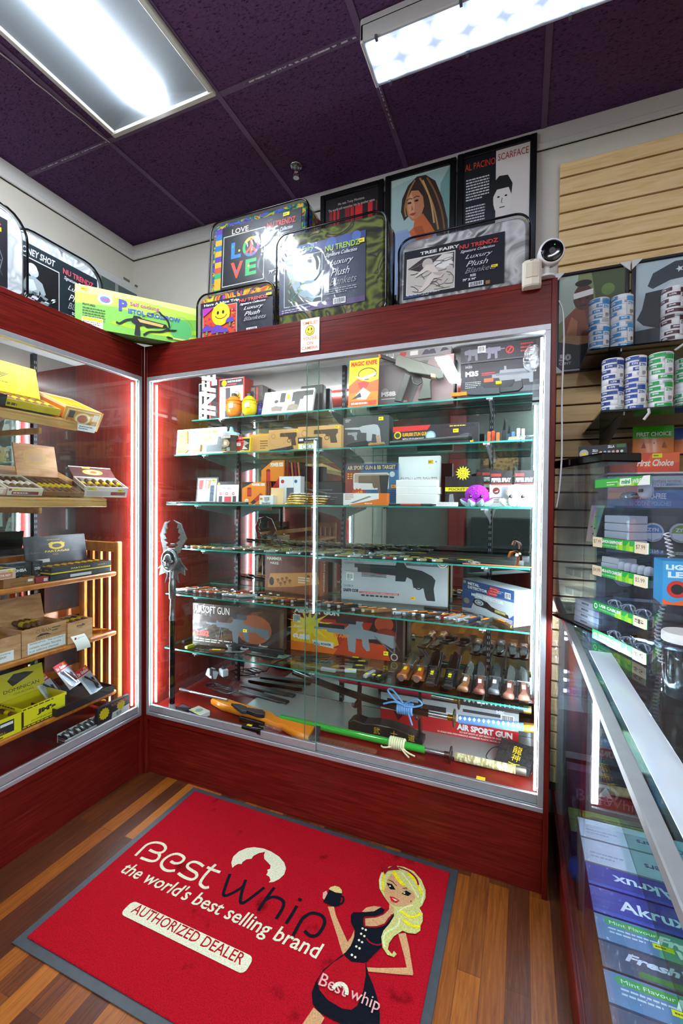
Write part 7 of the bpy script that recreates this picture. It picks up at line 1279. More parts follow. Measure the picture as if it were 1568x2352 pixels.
def cigar_box(label, z, Xf, pl, pr, py, h, d, body, front=None, lid=None, cigars=0, cig_c=None, band='#e8d020', rz=0, inner='#d8b48a', name='cigar_box', group=None, sidec=None, closed=False, edge=None, slope=None):
    slope = (22 if z > 1.2 else 0) if slope is None else slope
    yl, yr = PX(Xf, pl, py).y, PX(Xf, pr, py).y; w_ = yr-yl; t = empty(name, label, 'cigar box' if name == 'cigar_box' else 'box', M=LM(Xf, yl, z+(.0008 if not slope else .0085), rz) @ RX(slope), group=group); b = M_(body); k = .004; g = G()
    if closed: g.box(0, 0, 0, w_, d, h, b, .001)
    else: g.box(0, 0, 0, w_, k, h, b); g.box(0, d-k, 0, w_, d, h, b); g.box(0, k, 0, k, d-k, h, b); g.box(w_-k, k, 0, w_, d-k, h, b); g.box(k, k, 0, w_-k, d-k, k, inner)
    if front: front(Art(g, frame((0, -.0001, 0), (1, 0, 0), (0, 0, 1)), w_, h, .00006))
    if sidec: A = Art(g, frame((-.0001, d, 0), (0, -1, 0), (0, 0, 1)), d, h, .00006); sidec(A)
    if edge:
        for q in ((0, 0, w_, k), (0, d-k, w_, d), (0, 0, k, d), (w_-k, 0, w_, d)): g.box(q[0]-.0003, q[1]-.0003, h-.003, q[2]+.0003, q[3]+.0003, h+.0008, edge)
    g.build('tray', t)
    if lid:
        lh, tilt, c, art = lid; g = G(); g.M = TR(0, d, h) @ RX(-tilt-slope); g.box(0, 0, 0, w_, .006, lh, M_(c), .001); art and art(Art(g, g.M.copy() @ frame((0, -.0002, 0), (1, 0, 0), (0, 0, 1)), w_, lh, .00006) if False else Art(g, frame((0, -.0002, 0), (1, 0, 0), (0, 0, 1)), w_, lh, .00006)); g.build('lid', t)
    for i in range(cigars):
        r = min(.0085, (w_-.012)/cigars/2*.96); x = .006+r+(w_-.012-2*r)*i/max(1, cigars-1); g = G(); g.M = TR(x, .008, h-r*.9); n = 10
        g.M = g.M @ RX(-90); g.lathe([(r*.8, 0), (r, .004), (r, d*.8), (r*.6, d-.02)], cig_c or leafm, n); g.lathe([(r*1.03, d*.3), (r*1.05, d*.31), (r*1.05, d*.5), (r*1.03, d*.51)], band, n); g.build('cigar', t)
    return t
X0 = -.045
yel2 = '#e9cf10'
def a_fly(A): A.rrect(.3, .5, .62, .78, '#1d1a08', .1) if False else [A.line([(.35+.04*i, .45), (.5+.03*i, .62)], .02, '#2a2408') for i in range(4)]; A.lines(.3, .3, .4, 1, .1, .03, '#6a5a10')
cigar_box('bright yellow open cigar box on the upper pine shelf', ZA, X0, -40, 136, 930, .03, .13, yel2, lambda A: (A.lines(.05, .3, .5, 1, .1, .3, '#6a5a10'), A.rect(0, 0, 1, .1, '#2a2618')), (.125, 14, '#f0d400', a_fly), 9, inner='#e9cf10', rz=0)
cigar_box('black cornered box at the picture edge beside the yellow box', ZA, X0+.008, -60, 12, 915, .04, .004, '#1c1c1c', None, None, 0, closed=True, name='small_box')
def a_pic(A): A.rect(0, 0, 1, 1, '#e8b040'); A.rect(.06, .08, .94, .92, '#f4ead0'); A.rect(.09, .12, .91, .88, '#d8902a'); A.ell(.5, .52, .2, '#f0dca0', .3); A.ell(.5, .52, .14, '#b85a1c', .2); A.rect(.12, .5, .26, .84, '#3a3a34'); A.rect(.76, .5, .9, .84, '#e8e0c8'); A.ell(.18, .28, .06, '#f0d8a0'); A.ell(.82, .28, .06, '#f0d8a0')
t = cigar_box('cream and orange open cigar box at the end of the upper pine shelf', ZA, X0, 146, 226, 965, .05, .2, '#e6b070', lambda A: A.rect(0, 0, 1, 1, '#d8843a'), None, 5, cig_c=col('#d8a51e', .4), inner='#f4dcb8', sidec=lambda A: (A.rect(0, 0, 1, 1, '#c8641e'), A.rect(0, .8, 1, 1, '#f0d8a8')), edge='#f4dfb4')
w_ = PX(X0, 226, 965).y-PX(X0, 146, 965).y; g = G(); g.M = TR(0, -.001, .05) @ RX(8); g.box(-.006, -.006, -.085, w_+.006, -.0005, 0, '#e2a038', .001); a_pic(Art(g, frame((-.006, -.0062, -.085), (1, 0, 0), (0, 0, 1)), w_+.012, .085, .00006)); g.box(w_*.4, -.012, -.09, w_*.95, -.008, -.06, '#e9e9e6'); Art(g, frame((w_*.4, -.0122, -.09), (1, 0, 0), (0, 0, 1)), w_*.55, .03, .00006).lines(.1, .6, .7, 2, .3, .14, '#4a6a7a'); g.build('hanging_lid', t)
def a_oval(A): A.ell(.48, .6, .28, '#c9a24a', .24); A.ell(.48, .6, .255, '#c0946c', .215); A.ell(.48, .6, .22, '#c9a24a', .18); A.ell(.48, .6, .2, '#c0946c', .16); A.text('Aficionado Reserve', .14, .2, w=.68, h=.1, c='#c9a24a', shear=.4)
cigar_box('brown wooden cigar box with its engraved lid standing open on the second shelf', ZB, X0, 98, 192, 1128, .018, .17, '#8a5a30', None, (.135, 12, cedar, a_oval), 7, rz=0, inner='#6a3a22')
def a_band(A): A.rect(0, 0, 1, 1, '#e2d2b4'); A.rect(.12, .1, .88, .55, '#8e2a2a'); A.lines(.16, .24, .6, 1, .1, .16, '#f0e4d0'); A.rect(.02, .6, .1, .9, '#7a2a24'); A.price(.14, .72, .2, .2)
def diaedge(A): A.rect(0, 0, 1, 1, '#ece2d0'); [A.rect(.05+.1*i, .7, .1+.1*i, .92, ('#8e2a2a', '#6a4a3a')[i % 2]) for i in range(9)]; A.rect(0, 0, 1, .6, '#5a1c1e'); A.rect(.4, .1, .7, .5, '#7fa07a')
cigar_box('light cigar box with a dark red banded front beside the engraved lid box', ZB, X0+.004, 15, 96, 1128, .028, .14, '#e2d2b4', a_band, None, 5, edge='#efe4cc', band='#f0e8d8')
cigar_box('pale cigar box at the picture edge on the second shelf', ZB, X0+.004, -60, 12, 1128, .025, .12, '#dcae88', lambda A: A.rect(.5, .2, .9, .8, '#f0dccc'), None, 6, edge='#efe4cc', band='#f0e8d8')
def a_mar(A): A.rect(0, 0, 1, 1, '#4e1a1c'); A.rect(0, 0, 1, .05, '#efe6d6'); A.rect(0, .93, 1, 1, '#efe6d6'); A.ell(.5, .5, .24, '#d8b040', .26); A.ell(.5, .5, .17, '#f0d890', .18); A.ell(.52, .5, .08, '#c8542a', .12); A.price(.3, .82, .18, .1)
def a_wlab(A): A.rect(0, 0, 1, 1, '#efebe4'); A.rect(.05, .1, .6, .6, '#d2d0cc'); A.rect(.6, .2, .95, .55, '#8e3a2a'); A.price(.05, .7, .2, .2); A.price(.75, .6, .15, .2)
cigar_box('maroon and white open cigar box turned at the end of the second shelf', ZB, -.062, 192, 276, 1140, .045, .12, '#efe8da', a_wlab, (.075, 48, '#4e1a1c', a_mar), 6, rz=-14, sidec=diaedge, edge='#efe8da')
g = G(); g.M = RX(-16); g.box(0, 0, 0, .052, .003, .028, '#26282b', .001); A = Art(g, frame((0, -.0002, 0), (1, 0, 0), (0, 0, 1)), .052, .028, .00006); A.text('aficionado', .2, .66, w=.6, h=.16, c='#e8e8e4'); A.lines(.15, .42, .7, 2, .2, .08, '#a8a8a4'); g.build('sign_card', None, label='small black name card leaning on the second shelf of the cigar case', cat='card', M=LM(-.046, PX(-.04, 135, 1130).y, ZB+.006))
def a_part(A): A.rect(0, 0, 1, 1, '#23262c'); A.ell(.5, .62, .13, '#d8b41c', .14); A.ell(.5, .62, .08, '#3a3410', .08); A.poly([(.36, .7), (.44, .78), (.42, .56)], '#d8b41c'); A.poly([(.64, .7), (.56, .78), (.58, .56)], '#d8b41c'); A.text('PARTAGAS', .3, .38, w=.4, h=.08, c='#d8b41c', bold=.03); A.text('BLACK', .42, .28, h=.05, c='#b89a2c'); A.rect(.02, .04, .36, .16, '#c9c9c9') ; A.lines(.35, .83, .3, 1, .1, .03, '#a88a1c')
def a_partf(A): A.rect(0, 0, 1, 1, '#1c1f24'); A.rect(0, .12, 1, .28, '#e8c010'); A.text('PARTAGAS', .3, .5, w=.32, h=.2, c='#d8b41c', bold=.04); A.lines(.75, .55, .2, 1, .1, .12, '#a88a1c')
zz = ZK[0]
cigar_box('second black cigar box beneath the open black and yellow one', zz, -.055, 116, 254, 1326, .02, .16, '#1c1f24', lambda A: A.rect(.3, .2, .65, .75, '#c6c8c8'), None, 0, closed=True)
cigar_box('open black and yellow cigar box on the bookcase top shelf', zz+.021, -.055, 118, 255, 1312, .03, .15, '#1c1f24', a_partf, (.115, 10, '#23262c', a_part), 9, inner='#33271c', sidec=a_partf)
def a_coh(A): A.rect(0, 0, 1, 1, '#202327'); A.text('COHIBA', .2, .55, w=.6, h=.16, c='#e8e8e4', bold=.04); A.text('BLACK', .3, .34, w=.3, h=.1, c='#8d9092'); A.rect(.5, .12, .75, .3, '#c9c9c6'); A.line([(.05, .85), (.7, .8)], .02, '#6a6e72')
for i, (a, b, l) in enumerate(((14, 72, 'black cigar box leaning at the back of the bookcase shelf'), (74, 98, 'second dark cigar box half behind the open black box'))): cigar_box(l, zz, -.12, a, b, 1310, .075, .05, '#202327', a_coh, None, 0, closed=True, name='small_box')
cigar_box('flat red cigar tin beside the black boxes', zz, -.055, 82, 112, 1330, .02, .12, '#8e1e26', lambda A: A.rect(.6, .2, .9, .8, '#d8c8c4'), None, 0, closed=True)
cigar_box('shallow brown wooden tray box on the bookcase top shelf', zz, -.055, 8, 79, 1335, .03, .13, '#96602c', lambda A: (A.rect(.78, .4, .95, .7, '#e4e0d8'), A.box(.25, .15, .7, .5, .04, '#5a3414')), None, 0, inner='#7a4c22')
cigar_box('pink and cream open cigar box standing on the shallow brown tray', zz+.031, -.06, -30, 36, 1305, .035, .12, '#e0b49a', lambda A: (A.rect(.0, .1, .88, .7, '#cf8468'), A.text('CUESTA REY', .2, .3, w=.62, h=.2, c='#f4e8dc', bold=.03), A.price(.7, .72, .2, .2)), None, 5, edge='#efe4cc', band='#e8d020')
zz = ZK[1]
def a_cub(A): A.text('CUBAN', .1, .62, w=.75, h=.16, c='#3a2a1c'); A.text('REJECTS', .15, .2, w=.6, h=.12, c='#3a2a1c'); A.poly([(.08, .42), (.2, .55), (.45, .56), (.6, .46), (.95, .38), (.96, .34), (.7, .36), (.5, .46), (.3, .5)], '#3a2a1c')
def a_cubf(A): A.text('CUBAN', .3, .76, w=.34, h=.12, c='#4a3826'); A.poly([(.3, .62), (.4, .72), (.55, .7), (.66, .6), (.5, .64)], '#3a2a1c'); A.text('REJECTS', .3, .5, w=.3, h=.09, c='#4a3826'); A.lines(.66, .82, .2, 2, .1, .05, '#5a4632'); A.rect(.12, .05, .98, .47, '#f2f2f0'); [A.text(s_, .16, .36-.13*i, w=.76-.05*i, h=.085, c='#26262a') for i, s_ in enumerate(('WARNING:  This product', 'contains nicotine. Nicotine', 'is an addictive chemical.'))]
cigar_box('light wooden cigar box with a white nicotine warning label', zz, -.055, 50, 152, 1480, .1, .13, cedar, a_cubf, (.1, 14, cedar, lambda A: A.rect(0, 0, .001, .001, '#c89464')), 0, inner=cedar)
cigar_box('wooden cigar box at the picture edge with an open lettered lid', zz, -.055, -70, 48, 1500, .09, .12, cedar, lambda A: (A.rect(.0, .05, .85, .45, '#f2f2f0'), A.text('WARNING: Cigar smoking', -.0, .32, w=.78, h=.08, c='#26262a'), A.text('can cause cancer', .3, .2, w=.4, h=.08, c='#26262a')), (.11, 12, cedar, lambda A: a_cub(A)), 0, inner='#8a5c3c')
y0 = PX(-.075, 60, 1440).y
for i in range(9):
    g = G(); r = .0105; g.M = LM(-.075-.012*(i % 3), y0+.004+.021*(i // 3)+.01*(i % 3), zz+.012+.03*(i % 3)+.03) @ RX(-90) @ RZ(0); g.lathe([(r*.7, 0), (r, .006), (r, .085), (r*.6, .095)], leafm, 10); g.lathe([(r*1.03, .02), (r*1.05, .021), (r*1.05, .045), (r*1.03, .046)], '#d8c020', 10)
    g.build('cigar', label='cello wrapped cigar in the warning labelled box, row %s, %s' % (('lowest', 'middle', 'top')[i % 3], od(i//3)), cat='cigar', group='cigars heaped in the wooden box')
def a_nub(A): A.text('nub', .35, .72, w=.34, h=.13, c='#3a2a1c', bold=.03); A.lines(.4, .66, .25, 1, .05, .025, '#5a4632')
t = cigar_box('narrow light wooden cigar box beside a curling paper leaflet', zz, -.05, 156, 212, 1460, .085, .12, cedar, a_nub, None, 4, inner=cedar)
yl = PX(-.045, 163, 1490).y; g = G(); fn = lambda u, v: Vector((-.048+.03*sin(v*1.7)+.004*u, yl+.058*u+.006*v, zz+.03-.055*v)); g.surf(fn, 6, 10, '#eceae4'); A = Art(g, Matrix(((0, 0, 1, -.035), (1, 0, 0, yl+.008), (0, 1, 0, zz-.015), (0, 0, 0, 1))), .05, .045, .00006); A.rect(.0, .05, .16, .9, '#8a4a2a'); A.lines(.25, .8, .65, 8, .09, .025, '#6a6a6a', 3); g.build('leaflet', label='white printed leaflet curling over the bookcase shelf edge', cat='leaflet')
zz = ZK[2]
def a_dom(A): A.rect(0, 0, 1, 1, '#d8cc1e'); A.poly([(.2, .7), (.35, .9), (.6, .86), (.8, .75), (.6, .62), (.4, .5), (.3, .45)], '#2a2a1a'); A.text('DOMINICAN', .1, .25, w=.78, h=.13, c='#2a2a1a'); A.text('CHURCHILL', .3, .1, w=.45, h=.07, c='#5a5620')
def a_jm(A): A.rect(0, 0, 1, 1, '#2c2a12'); A.rect(.04, .12, .96, .86, '#ece01a'); A.rect(0, .86, 1, 1, '#ece01a'); A.lines(.02, .9, .96, 1, .1, .06, '#3a3812', 3); A.lines(.02, .03, .96, 1, .1, .05, '#ece01a', 4); A.text("JM's", .32, .4, w=.42, h=.3, c='#33311a', bold=.06); A.text('DOMINICAN', .2, .2, w=.46, h=.09, c='#4a4618')
def a_jmd(A): A.rect(0, 0, 1, 1, '#ece01a'); A.rect(.0, .2, .86, .82, '#26282c'); A.text("JM's", .1, .4, w=.5, h=.26, c='#ece01a', bold=.06); A.rect(.6, .6, .84, .74, '#e9e9e6'); A.text('CHURCHILL', .3, .25, w=.4, h=.08, c='#ece01a'); A.lines(.02, .05, .9, 1, .1, .06, '#3a3812', 4)
cigar_box('bright yellow cigar box with a printed lid standing open', zz, -.06, 50, 153, 1640, .075, .13, '#d8c81a', a_jm, (.10, 12, '#d8cc1e', a_dom), 0, inner='#c9c4a4', sidec=a_jm)
cigar_box('yellow and black box with dark front at the picture edge', zz, -.055, -80, 49, 1690, .07, .11, '#d8c81a', a_jmd, None, 4)
def a_bw(A): A.rect(0, 0, 1, 1, '#1d1f22'); A.poly([(.4, 0), (1, 0), (1, .5), (.45, .45)], '#e4e2de'); A.star(.2, .6, .16, '#e8c81c', 12, .8); A.star(.72, .66, .14, '#e8c81c', 12, .8); A.text('BLACKWOODS', .42, .78, w=.5, h=.14, c='#c84a4a', bold=.03); A.barcode(.55, .18, .75, .4, 3)
DX = -.03
cigar_box('black and white boxed cigars beneath the tray of pipe packets', .306, DX, 224, 297, 1630, .085, .018, '#1d1f22', a_bw, None, 0, closed=True, name='small_box')
t = cigar_box('black tray of pipe packets standing on the black and white box', .306+.127, DX-.004, 130, 262, 1570, .03, .2, '#17191c', None, None, 0, name='display_tray', inner='#23262a')
def a_gr(A): A.rect(0, 0, 1, 1, '#e9e9e6'); A.rect(0, .74, 1, 1, '#c8242a'); A.text('Dr. Grabow', .08, .78, w=.84, h=.12, c=wht, bold=.03); A.rect(.68, .88, .9, .97, '#f0a81e'); A.lines(.2, .62, .4, 2, .05, .02, '#9a9a9a'); A.poly([(.6, .1), (.8, .05), (.9, .5), (.75, .55)], '#4a2a1c')
for i, (px, py, dx, l) in enumerate(((215, 1560, .02, 'front pipe packet with a red header card in the black tray'), (120, 1570, .1, 'pipe packet with a red header leaning at the near side of the tray'), (165, 1545, .16, 'rear pipe packet with a dark pipe in the black tray'))):
    yl = PX(DX-dx, px, py).y; t = empty('pipe_packet', l, 'pipe packet', M=LM(DX-dx-.012, yl, .306+.139) @ RX(-34) @ RY(-14), group='pipe packets with red header cards'); w_, h = .062, .125
    g = G(); g.box(0, 0, 0, w_, .002, h, '#e4e4e0'); a_gr(Art(g, frame((0, -.0002, 0), (1, 0, 0), (0, 0, 1)), w_, h, .00006)); g.build('card', t); g = G(); g.box(.004, -.022, .004, w_-.004, -.0006, h*.72, acrylic, .006); g.build('blister', t)
    g = G(); g.tube([(w_*.7, -.011, .02), (w_*.72, -.012, .03), (w_*.6, -.011, .05), (w_*.3, -.01, .085)], .004, '#2a1a14', 8, rs=[.008, .008, .004, .0035]); g.build('pipe', t)
t = empty('cutter_tray', 'small white display carton of round silver cutters at the glass front of the cigar case', 'display carton', M=LM(-.034, PX(-.034, 150, 1680).y, .3067)); w_ = PX(-.034, 250, 1640).y-PX(-.034, 150, 1680).y
g = G(); g.box(0, 0, 0, w_, .003, .018, '#d9d9d6'); g.box(0, .045, 0, w_, .048, .035, '#e4e4e0'); g.box(0, .003, 0, .003, .045, .03, '#1c2430'); g.box(w_-.003, .003, 0, w_, .045, .03, '#d9d9d6'); g.box(0, .003, 0, w_, .045, .002, '#d9d9d6'); A = Art(g, frame((-.0002, .048, 0), (0, -1, 0), (0, 0, 1)), .048, .03, .00006); A.box(.1, .15, .9, .75, .05, '#c08a8a'); A.text('CIGAR SAVER', .14, .38, w=.72, h=.2, c='#d8c8a0'); g.build('carton', t)
sv = col('#a9aeb0', .25, .85)
for i in range(7): g = G(); g.M = LM(-.056-.008*(i % 2), PX(-.034, 150, 1680).y+.018+.0155*i*(w_/.13), .3092+.02) @ RY(62) ; g.lathe([(.013, -.005), (.0195, -.0045), (.0195, .0045), (.013, .005), (.012, .0035), (.001, .0035)], sv, 20); g.build('cigar_cutter', label='round silver cigar cutter in the white carton, %s from its near end' % od(i), cat='cutter', group='round cutters in the carton')
# ================================================================ sales counter and goods on the right
ZT = .905; KA = math.atan(.012)
CM = TR(1.7602, .43, 0) @ Matrix(((cos(KA), -sin(KA), 0, 0), (sin(KA), cos(KA), 0, 0), (0, 0, 1, 0), (0, 0, 0, 1)))   # local x into the counter, local -y along it toward the viewer
ct = empty('glass_counter', 'long glass sales counter with an aluminium edged top and red wood base', 'counter', M=CM); CL, CD = 2.8, .52
g = G(); g.box(0, -CL, 0, CD, 0, .03, cherry, .001); g.box(0, -CL, .03, .016, 0, .115, cherry, .002); g.box(CD-.016, -CL, .03, CD, 0, ZT-.02, cherry); g.build('base', ct)
g = G(); g.box(.006, -CL, .115, .011, -.004, ZT-.016, thinglass('counter_front_glass', '#f2f8f6', .03, power=9)); g.build('front_glass', ct)
g = G(); g.box(0.02, -.006, .03, CD-.02, -.001, ZT-.016, mirror); g.build('end_panel', ct)
g = G(); g.box(.016, -CL, ZT-.009, CD, -.001, ZT-.001, thinglass('counter_glass', '#e4efec', .05)); g.build('top_glass', ct)
g = G(); g.box(-.001, -CL, ZT-.018, .020, 0, ZT+.001, alum, .002); g.build('top_rail', ct)
g = G(); g.box(.10, -CL, .50, CD-.02, -.01, .506, shelfglass); g.build('inner_shelf', ct)
cled = emit('counter_led', '#bcd0ff', COUNTER_LED*4); cbar = emit('counter_bar', '#dfe8ff', COUNTER_LED)
for z in (.60, .64, .67, .79, .81): g = G(); g.box(.022, -.2, z, .03, -.192, z+.008, cled); g.build('light_diode', ct)
g = G(); g.box(.012, -CL+.02, ZT-.026, .018, -.03, ZT-.0185, cbar); g.build('light_strip', ct)
g = G(); g.box(.031, -1.7, ZT-.0009, .08, -.70, ZT+.0008, thinglass('counter_glare_strip', '#ffffff', .05, haze=.4)); tag(g.build('counter_glare_strip', None, None, M=CM), 'pale frosted strip added along the counter glass as its white glare', 'mat')  # added hazy strip stands in for the white reflection on the top glass
def CP(x, y, z): return CM @ Vector((x, y, z))
def cbox_(label, y0, y1, z0, z1, x0, x1, c, top=None, front=None, side=None, name='carton', cat='box', film_=None, group=None):
    g = G(); w_, d, h = x1-x0, y1-y0, z1-z0; g.box(0, 0, 0, w_, d, h, c, .001)
    if front: front(Art(g, frame((0, -.0001, 0), (1, 0, 0), (0, 0, 1)), w_, h, .00006))
    if top: top(Art(g, frame((0, 0, h+.0001), (1, 0, 0), (0, 1, 0)), w_, d, .00006))
    if side: side(Art(g, frame((-.0001, d, 0), (0, -1, 0), (0, 0, 1)), d, h, .00006))
    o = g.build(name, None, None, None, label, cat, group, M=TR(x0, y0, z0))
    if film_: q = G(); q.box(-.001, -.001, 0, w_+.001, d+.001, h+.001, film_, .002); q.build('shrink_wrap', o)
DK = .0306; BX = 1.812
def a_pur(A): A.rect(0, 0, 1, 1, '#4a1c44'); A.ell(.4, .72, .14, '#c9c4d0', .14); A.ell(.4, .7, .11, '#4a1c44', .11); A.poly([(.33, .64), (.38, .76), (.41, .82), (.44, .74), (.48, .64)], '#e4e0ea'); A.text('Best', .1, .5, h=.2, c='#8a6a96'); A.text('Whip', .4, .45, h=.22, c='#a48ab0'); A.lines(.1, .3, .5, 2, .08, .03, '#a48ab0')
cbox_('tall purple carton with a pale cloud emblem at the back of the counter', .355, .41, DK, .255, BX, BX+.32, '#4a1c44', front=a_pur, film_=wrap)
def a_hon(A): A.rect(0, 0, 1, 1, '#7f9a2e'); A.rect(0, .4, 1, .75, '#a8a83a'); A.ell(.3, .3, .12, '#5a4a34', .2); A.ell(.75, .75, .1, '#6a5a3a', .2); A.text('HONEY DEW WHIP', .75, .62, w=.5, h=.16, c='#3a3f14', rot=180, bold=.02)
for i, (a, b, l) in enumerate(((.268, .335, 'rear'), (.198, .264, 'nearer'))): cbox_('%s green melon printed carton low in the counter' % l, a, b, DK, .1185, BX, BX+.3, '#6a7a2a', top=a_hon, front=lambda A: (A.rect(0, 0, 1, 1, '#55566e'), A.lines(.05, .8, .9, 5, .14, .05, '#77788e')), side=lambda A: A.rect(0, 0, 1, 1, '#8a9a1e'), film_=wrap)
def a_chk(A): A.rect(0, 0, 1, 1, '#b9c4d8'); A.text('Chargers', .78, .62, w=.34, h=.3, c='#2f3f7a', rot=180, bold=.02); A.lines(.05, .4, .25, 2, .15, .06, '#8a94ac', 2)
def a_akr(A, fl=True): A.rect(0, 0, 1, 1, '#2a3f9a'); A.rect(0, 0, 1, .12, '#3a55b8'); A.text('Akrux', .6 if fl else .18, .72 if fl else .3, w=.42, h=.42, c='#dfe6f4', rot=180 if fl else 0, bold=.02)
def a_frw(A): A.rect(0, 0, 1, 1, '#4a7fae'); A.poly([(.35, 0), (1, 0), (1, 1), (.4, 1)], '#3aa08a'); A.rrect(.06, .66, .4, .92, '#1f9a4a', .1); A.text('Mint Flavour', .09, .72, w=.28, h=.13, c='#e4f0e8'); A.text('Fresh', .36, .5, w=.3, h=.36, c=wht, shear=.3, bold=.05); A.text('Whip', .46, .1, w=.3, h=.36, c=wht, shear=.3, bold=.05); A.price(.33, .3, .12, .18); A.lines(.08, .5, .3, 2, .15, .06, '#c4d4e4')
def a_frd(A): A.rect(0, 0, 1, 1, '#2c4a6a'); A.poly([(.5, 0), (1, 0), (1, 1), (.6, 1)], '#1f6a5e'); A.text('FreshWhip', .14, .42, w=.6, h=.4, c='#c4d0e4', shear=.3, bold=.04); A.rrect(.2, .06, .5, .28, '#1f7a44', .1)
TZ = .287; edges = [.02, -.07, -.167, -.245, -.328, -.40, -.467, -.54, -.62]
arts = (('first white carton in the row of cartons', '#c4ccdc', a_chk), ('second white carton in the row of cartons', '#aab4cc', a_chk), ('blue carton with upside down lettering', '#24367f', a_akr), ('blue carton with upright lettering', '#24367f', lambda A: a_akr(A, False)), ('teal mint carton with a yellow price sticker', '#2f6a8a', a_frw), ('dark blue carton beside the teal one', '#24405e', a_frd), ('dark teal mint carton nearest the viewer', '#2f6a8a', a_frw), ('last dark carton at the picture edge in the counter', '#24405e', a_frd))
for i, (l, c, a) in enumerate(arts): cbox_(l, edges[i+1]+.002, edges[i]-.002, DK, TZ-.002*i, BX, BX+.34, c, top=a, front=a, side=(lambda A: A.rect(0, 0, 1, 1, '#4a4a2a')) if i > 3 else None, film_=wrap)
g = G(); p = CP(.05, -.06, .36); g.ell((0, 0, 0), (.035, .05, .13), thinglass('film_bag', '#dfe8ff', .12, wrinkle=.8, wscale=30), 16, 14, lambda d: 1+.3*noise.noise(d*2.5)); g.ell((.01, .0, -.11), (.03, .05, .03), '#3a5fb0', 12, 8); g.build('wrapped_bag', None, (1.815, .12, .44), label='blue and clear plastic wrapped goods at the far end inside the counter', cat='plastic bag'); bpy.data.objects['wrapped_bag'].location.z = DK+.12
def a_ear(A): A.rect(0, 0, 1, 1, '#c9d4f0'); A.rect(0, 0, .12, 1, '#4a5fb0'); A.ell(.5, .78, .2, '#3a4048', .1); A.poly([(.44, .7), (.54, .7), (.52, .45), (.47, .45)], '#3a4048'); A.lines(.25, .35, .5, 4, .06, .02, '#7a86a8')
for i in range(3): cbox_('blue and white earphone box on the shelf inside the counter, %s from the acrylic stand' % od(i), -.50-.10*i, -.42-.10*i, .508, .72, 2.02, 2.12, '#aab8e4', front=a_ear, side=a_ear, group='earphone boxes inside the counter', name='earphone_box')
# acrylic tower with a black lid
def dpt(px, py): return PZ(ZT, px, py)
A0, A1 = Vector((1.741, .084, ZT)), Vector((1.853, -.150, ZT)); u = (A1-A0).normalized(); lt = (A1-A0).length-.021; v = Vector((-u.y, u.x, 0)); v = v if v.x > 0 else -v
def acbox(g, w_, d, h, k=.004, m=None, top=True):
    m = m or acrylic
    for q in ((0, 0, 0, w_, k, h), (0, d-k, 0, w_, d, h), (0, k, 0, k, d-k, h), (w_-k, k, 0, w_, d-k, h)): g.box(*q, m)
TM = Matrix(((u.x, v.x, 0, A0.x), (u.y, v.y, 0, A0.y), (0, 0, 1, ZT+.0012), (0, 0, 0, 1)))
def planez(o, d, px, py):
    n = Vector((-d.y, d.x, 0)); r = ray(px, py); return CAM+r*((o-CAM).dot(n)/r.dot(n))
hl = planez(A0, u, 1288, 1076).z-ZT
tw = empty('acrylic_display', 'tall clear acrylic display case with a black lid on the counter', 'display stand', M=TM); dd = .10
g = G(); acbox(g, lt, dd, hl); g.build('case', tw); g = G(); g.box(-.006, -.006, 0, lt+.006, dd+.006, .008, gloss_black, .002); g.build('base', tw); g = G(); g.box(-.008, -.008, hl, lt+.008, dd+.008, hl+.026, gloss_black, .004); g.build('lid', tw)
for z in (.045, .1, .165): g = G(); g.box(.005, .03, z, lt-.005, dd-.005, z+.003, acrylic); [g.box(.01+.045*i, .03, z-.02, .045+.045*i, .033, z, acrylic) for i in range(3)]; g.build('step_shelf', tw)
holo = noisemat('holographic_foil', [(.3, '#7fd8c8'), (.42, '#d8f0a0'), (.5, '#f0d8b0'), (.58, '#e0a8d8'), (.7, '#a8c0f0')], (1, 1, 1), 14, 1, .3, dist=1, metal=.15)
g = G(); g.M = RX(-12); g.prism([(0, 0), (.042, .0), (.052, .115), (-.012, .115)], -.001, .001, holo, UP); A = Art(g, frame((0, -.0011, 0), (1, 0, 0), (0, 0, 1)), .045, .11, .0001); A.ell(.5, .72, .05, '#8a6a5a'); [A.poly([(x, y), (x+.2, y+.04), (x+.15, y-.02)], '#2a2a2a') for x, y in ((.2, .42), (.55, .38), (.5, .22))]; g.build('foil_card', None, label='shiny rainbow foil card inside the acrylic display case', cat='card', M=TM @ TR(lt*.36, .05, planez(A0+v*.05, u, 1335, 1242).z-ZT))
# acrylic stand with green price strips
S0 = dpt(1361, 1467); S1 = dpt(1487, 1531); us = (S1-S0).normalized(); ls = (S1-S0).length; vs_ = Vector((-us.y, us.x, 0)); vs_ = vs_ if vs_.x > 0 else -vs_; SM = Matrix(((us.x, vs_.x, 0, S0.x), (us.y, vs_.y, 0, S0.y), (0, 0, 1, ZT+.0012), (0, 0, 0, 1)))
sh = lambda py: planez(S0, us, 1366, py).z-ZT
rs_ = empty('accessory_stand', 'clear acrylic stand of phone accessories with green price strips', 'display stand', M=SM); ds = .085; hs = sh(1100)
g = G(); acbox(g, ls, ds, hs, .004); g.build('case', rs_)
rows = [(sh(1470), .026, 'MICRO USB CABLES', 'FOR ANDROID SMART PHONE', ('', '$5'), '#1a9a3a'), (sh(1400), .024, 'USB CABLES', 'FOR PHONE 6, 7S, 6C, & MORE', ('', '$'), '#12963c'), (sh(1320), .026, 'HOME & AUTO CHARGERS', 'FOR CHARGING', ('$4.99', '$5.99'), '#12a03a'), (sh(1255), .026, 'FASHION EARPHONES', 'FOR YOUR PHONE', ('$7.99', '$7.99'), '#12a03a'), (sh(1122), .022, 'mini WIRELESS', 'WIRELESS ACCESSORIES', ('', ''), '#2fae3a')]
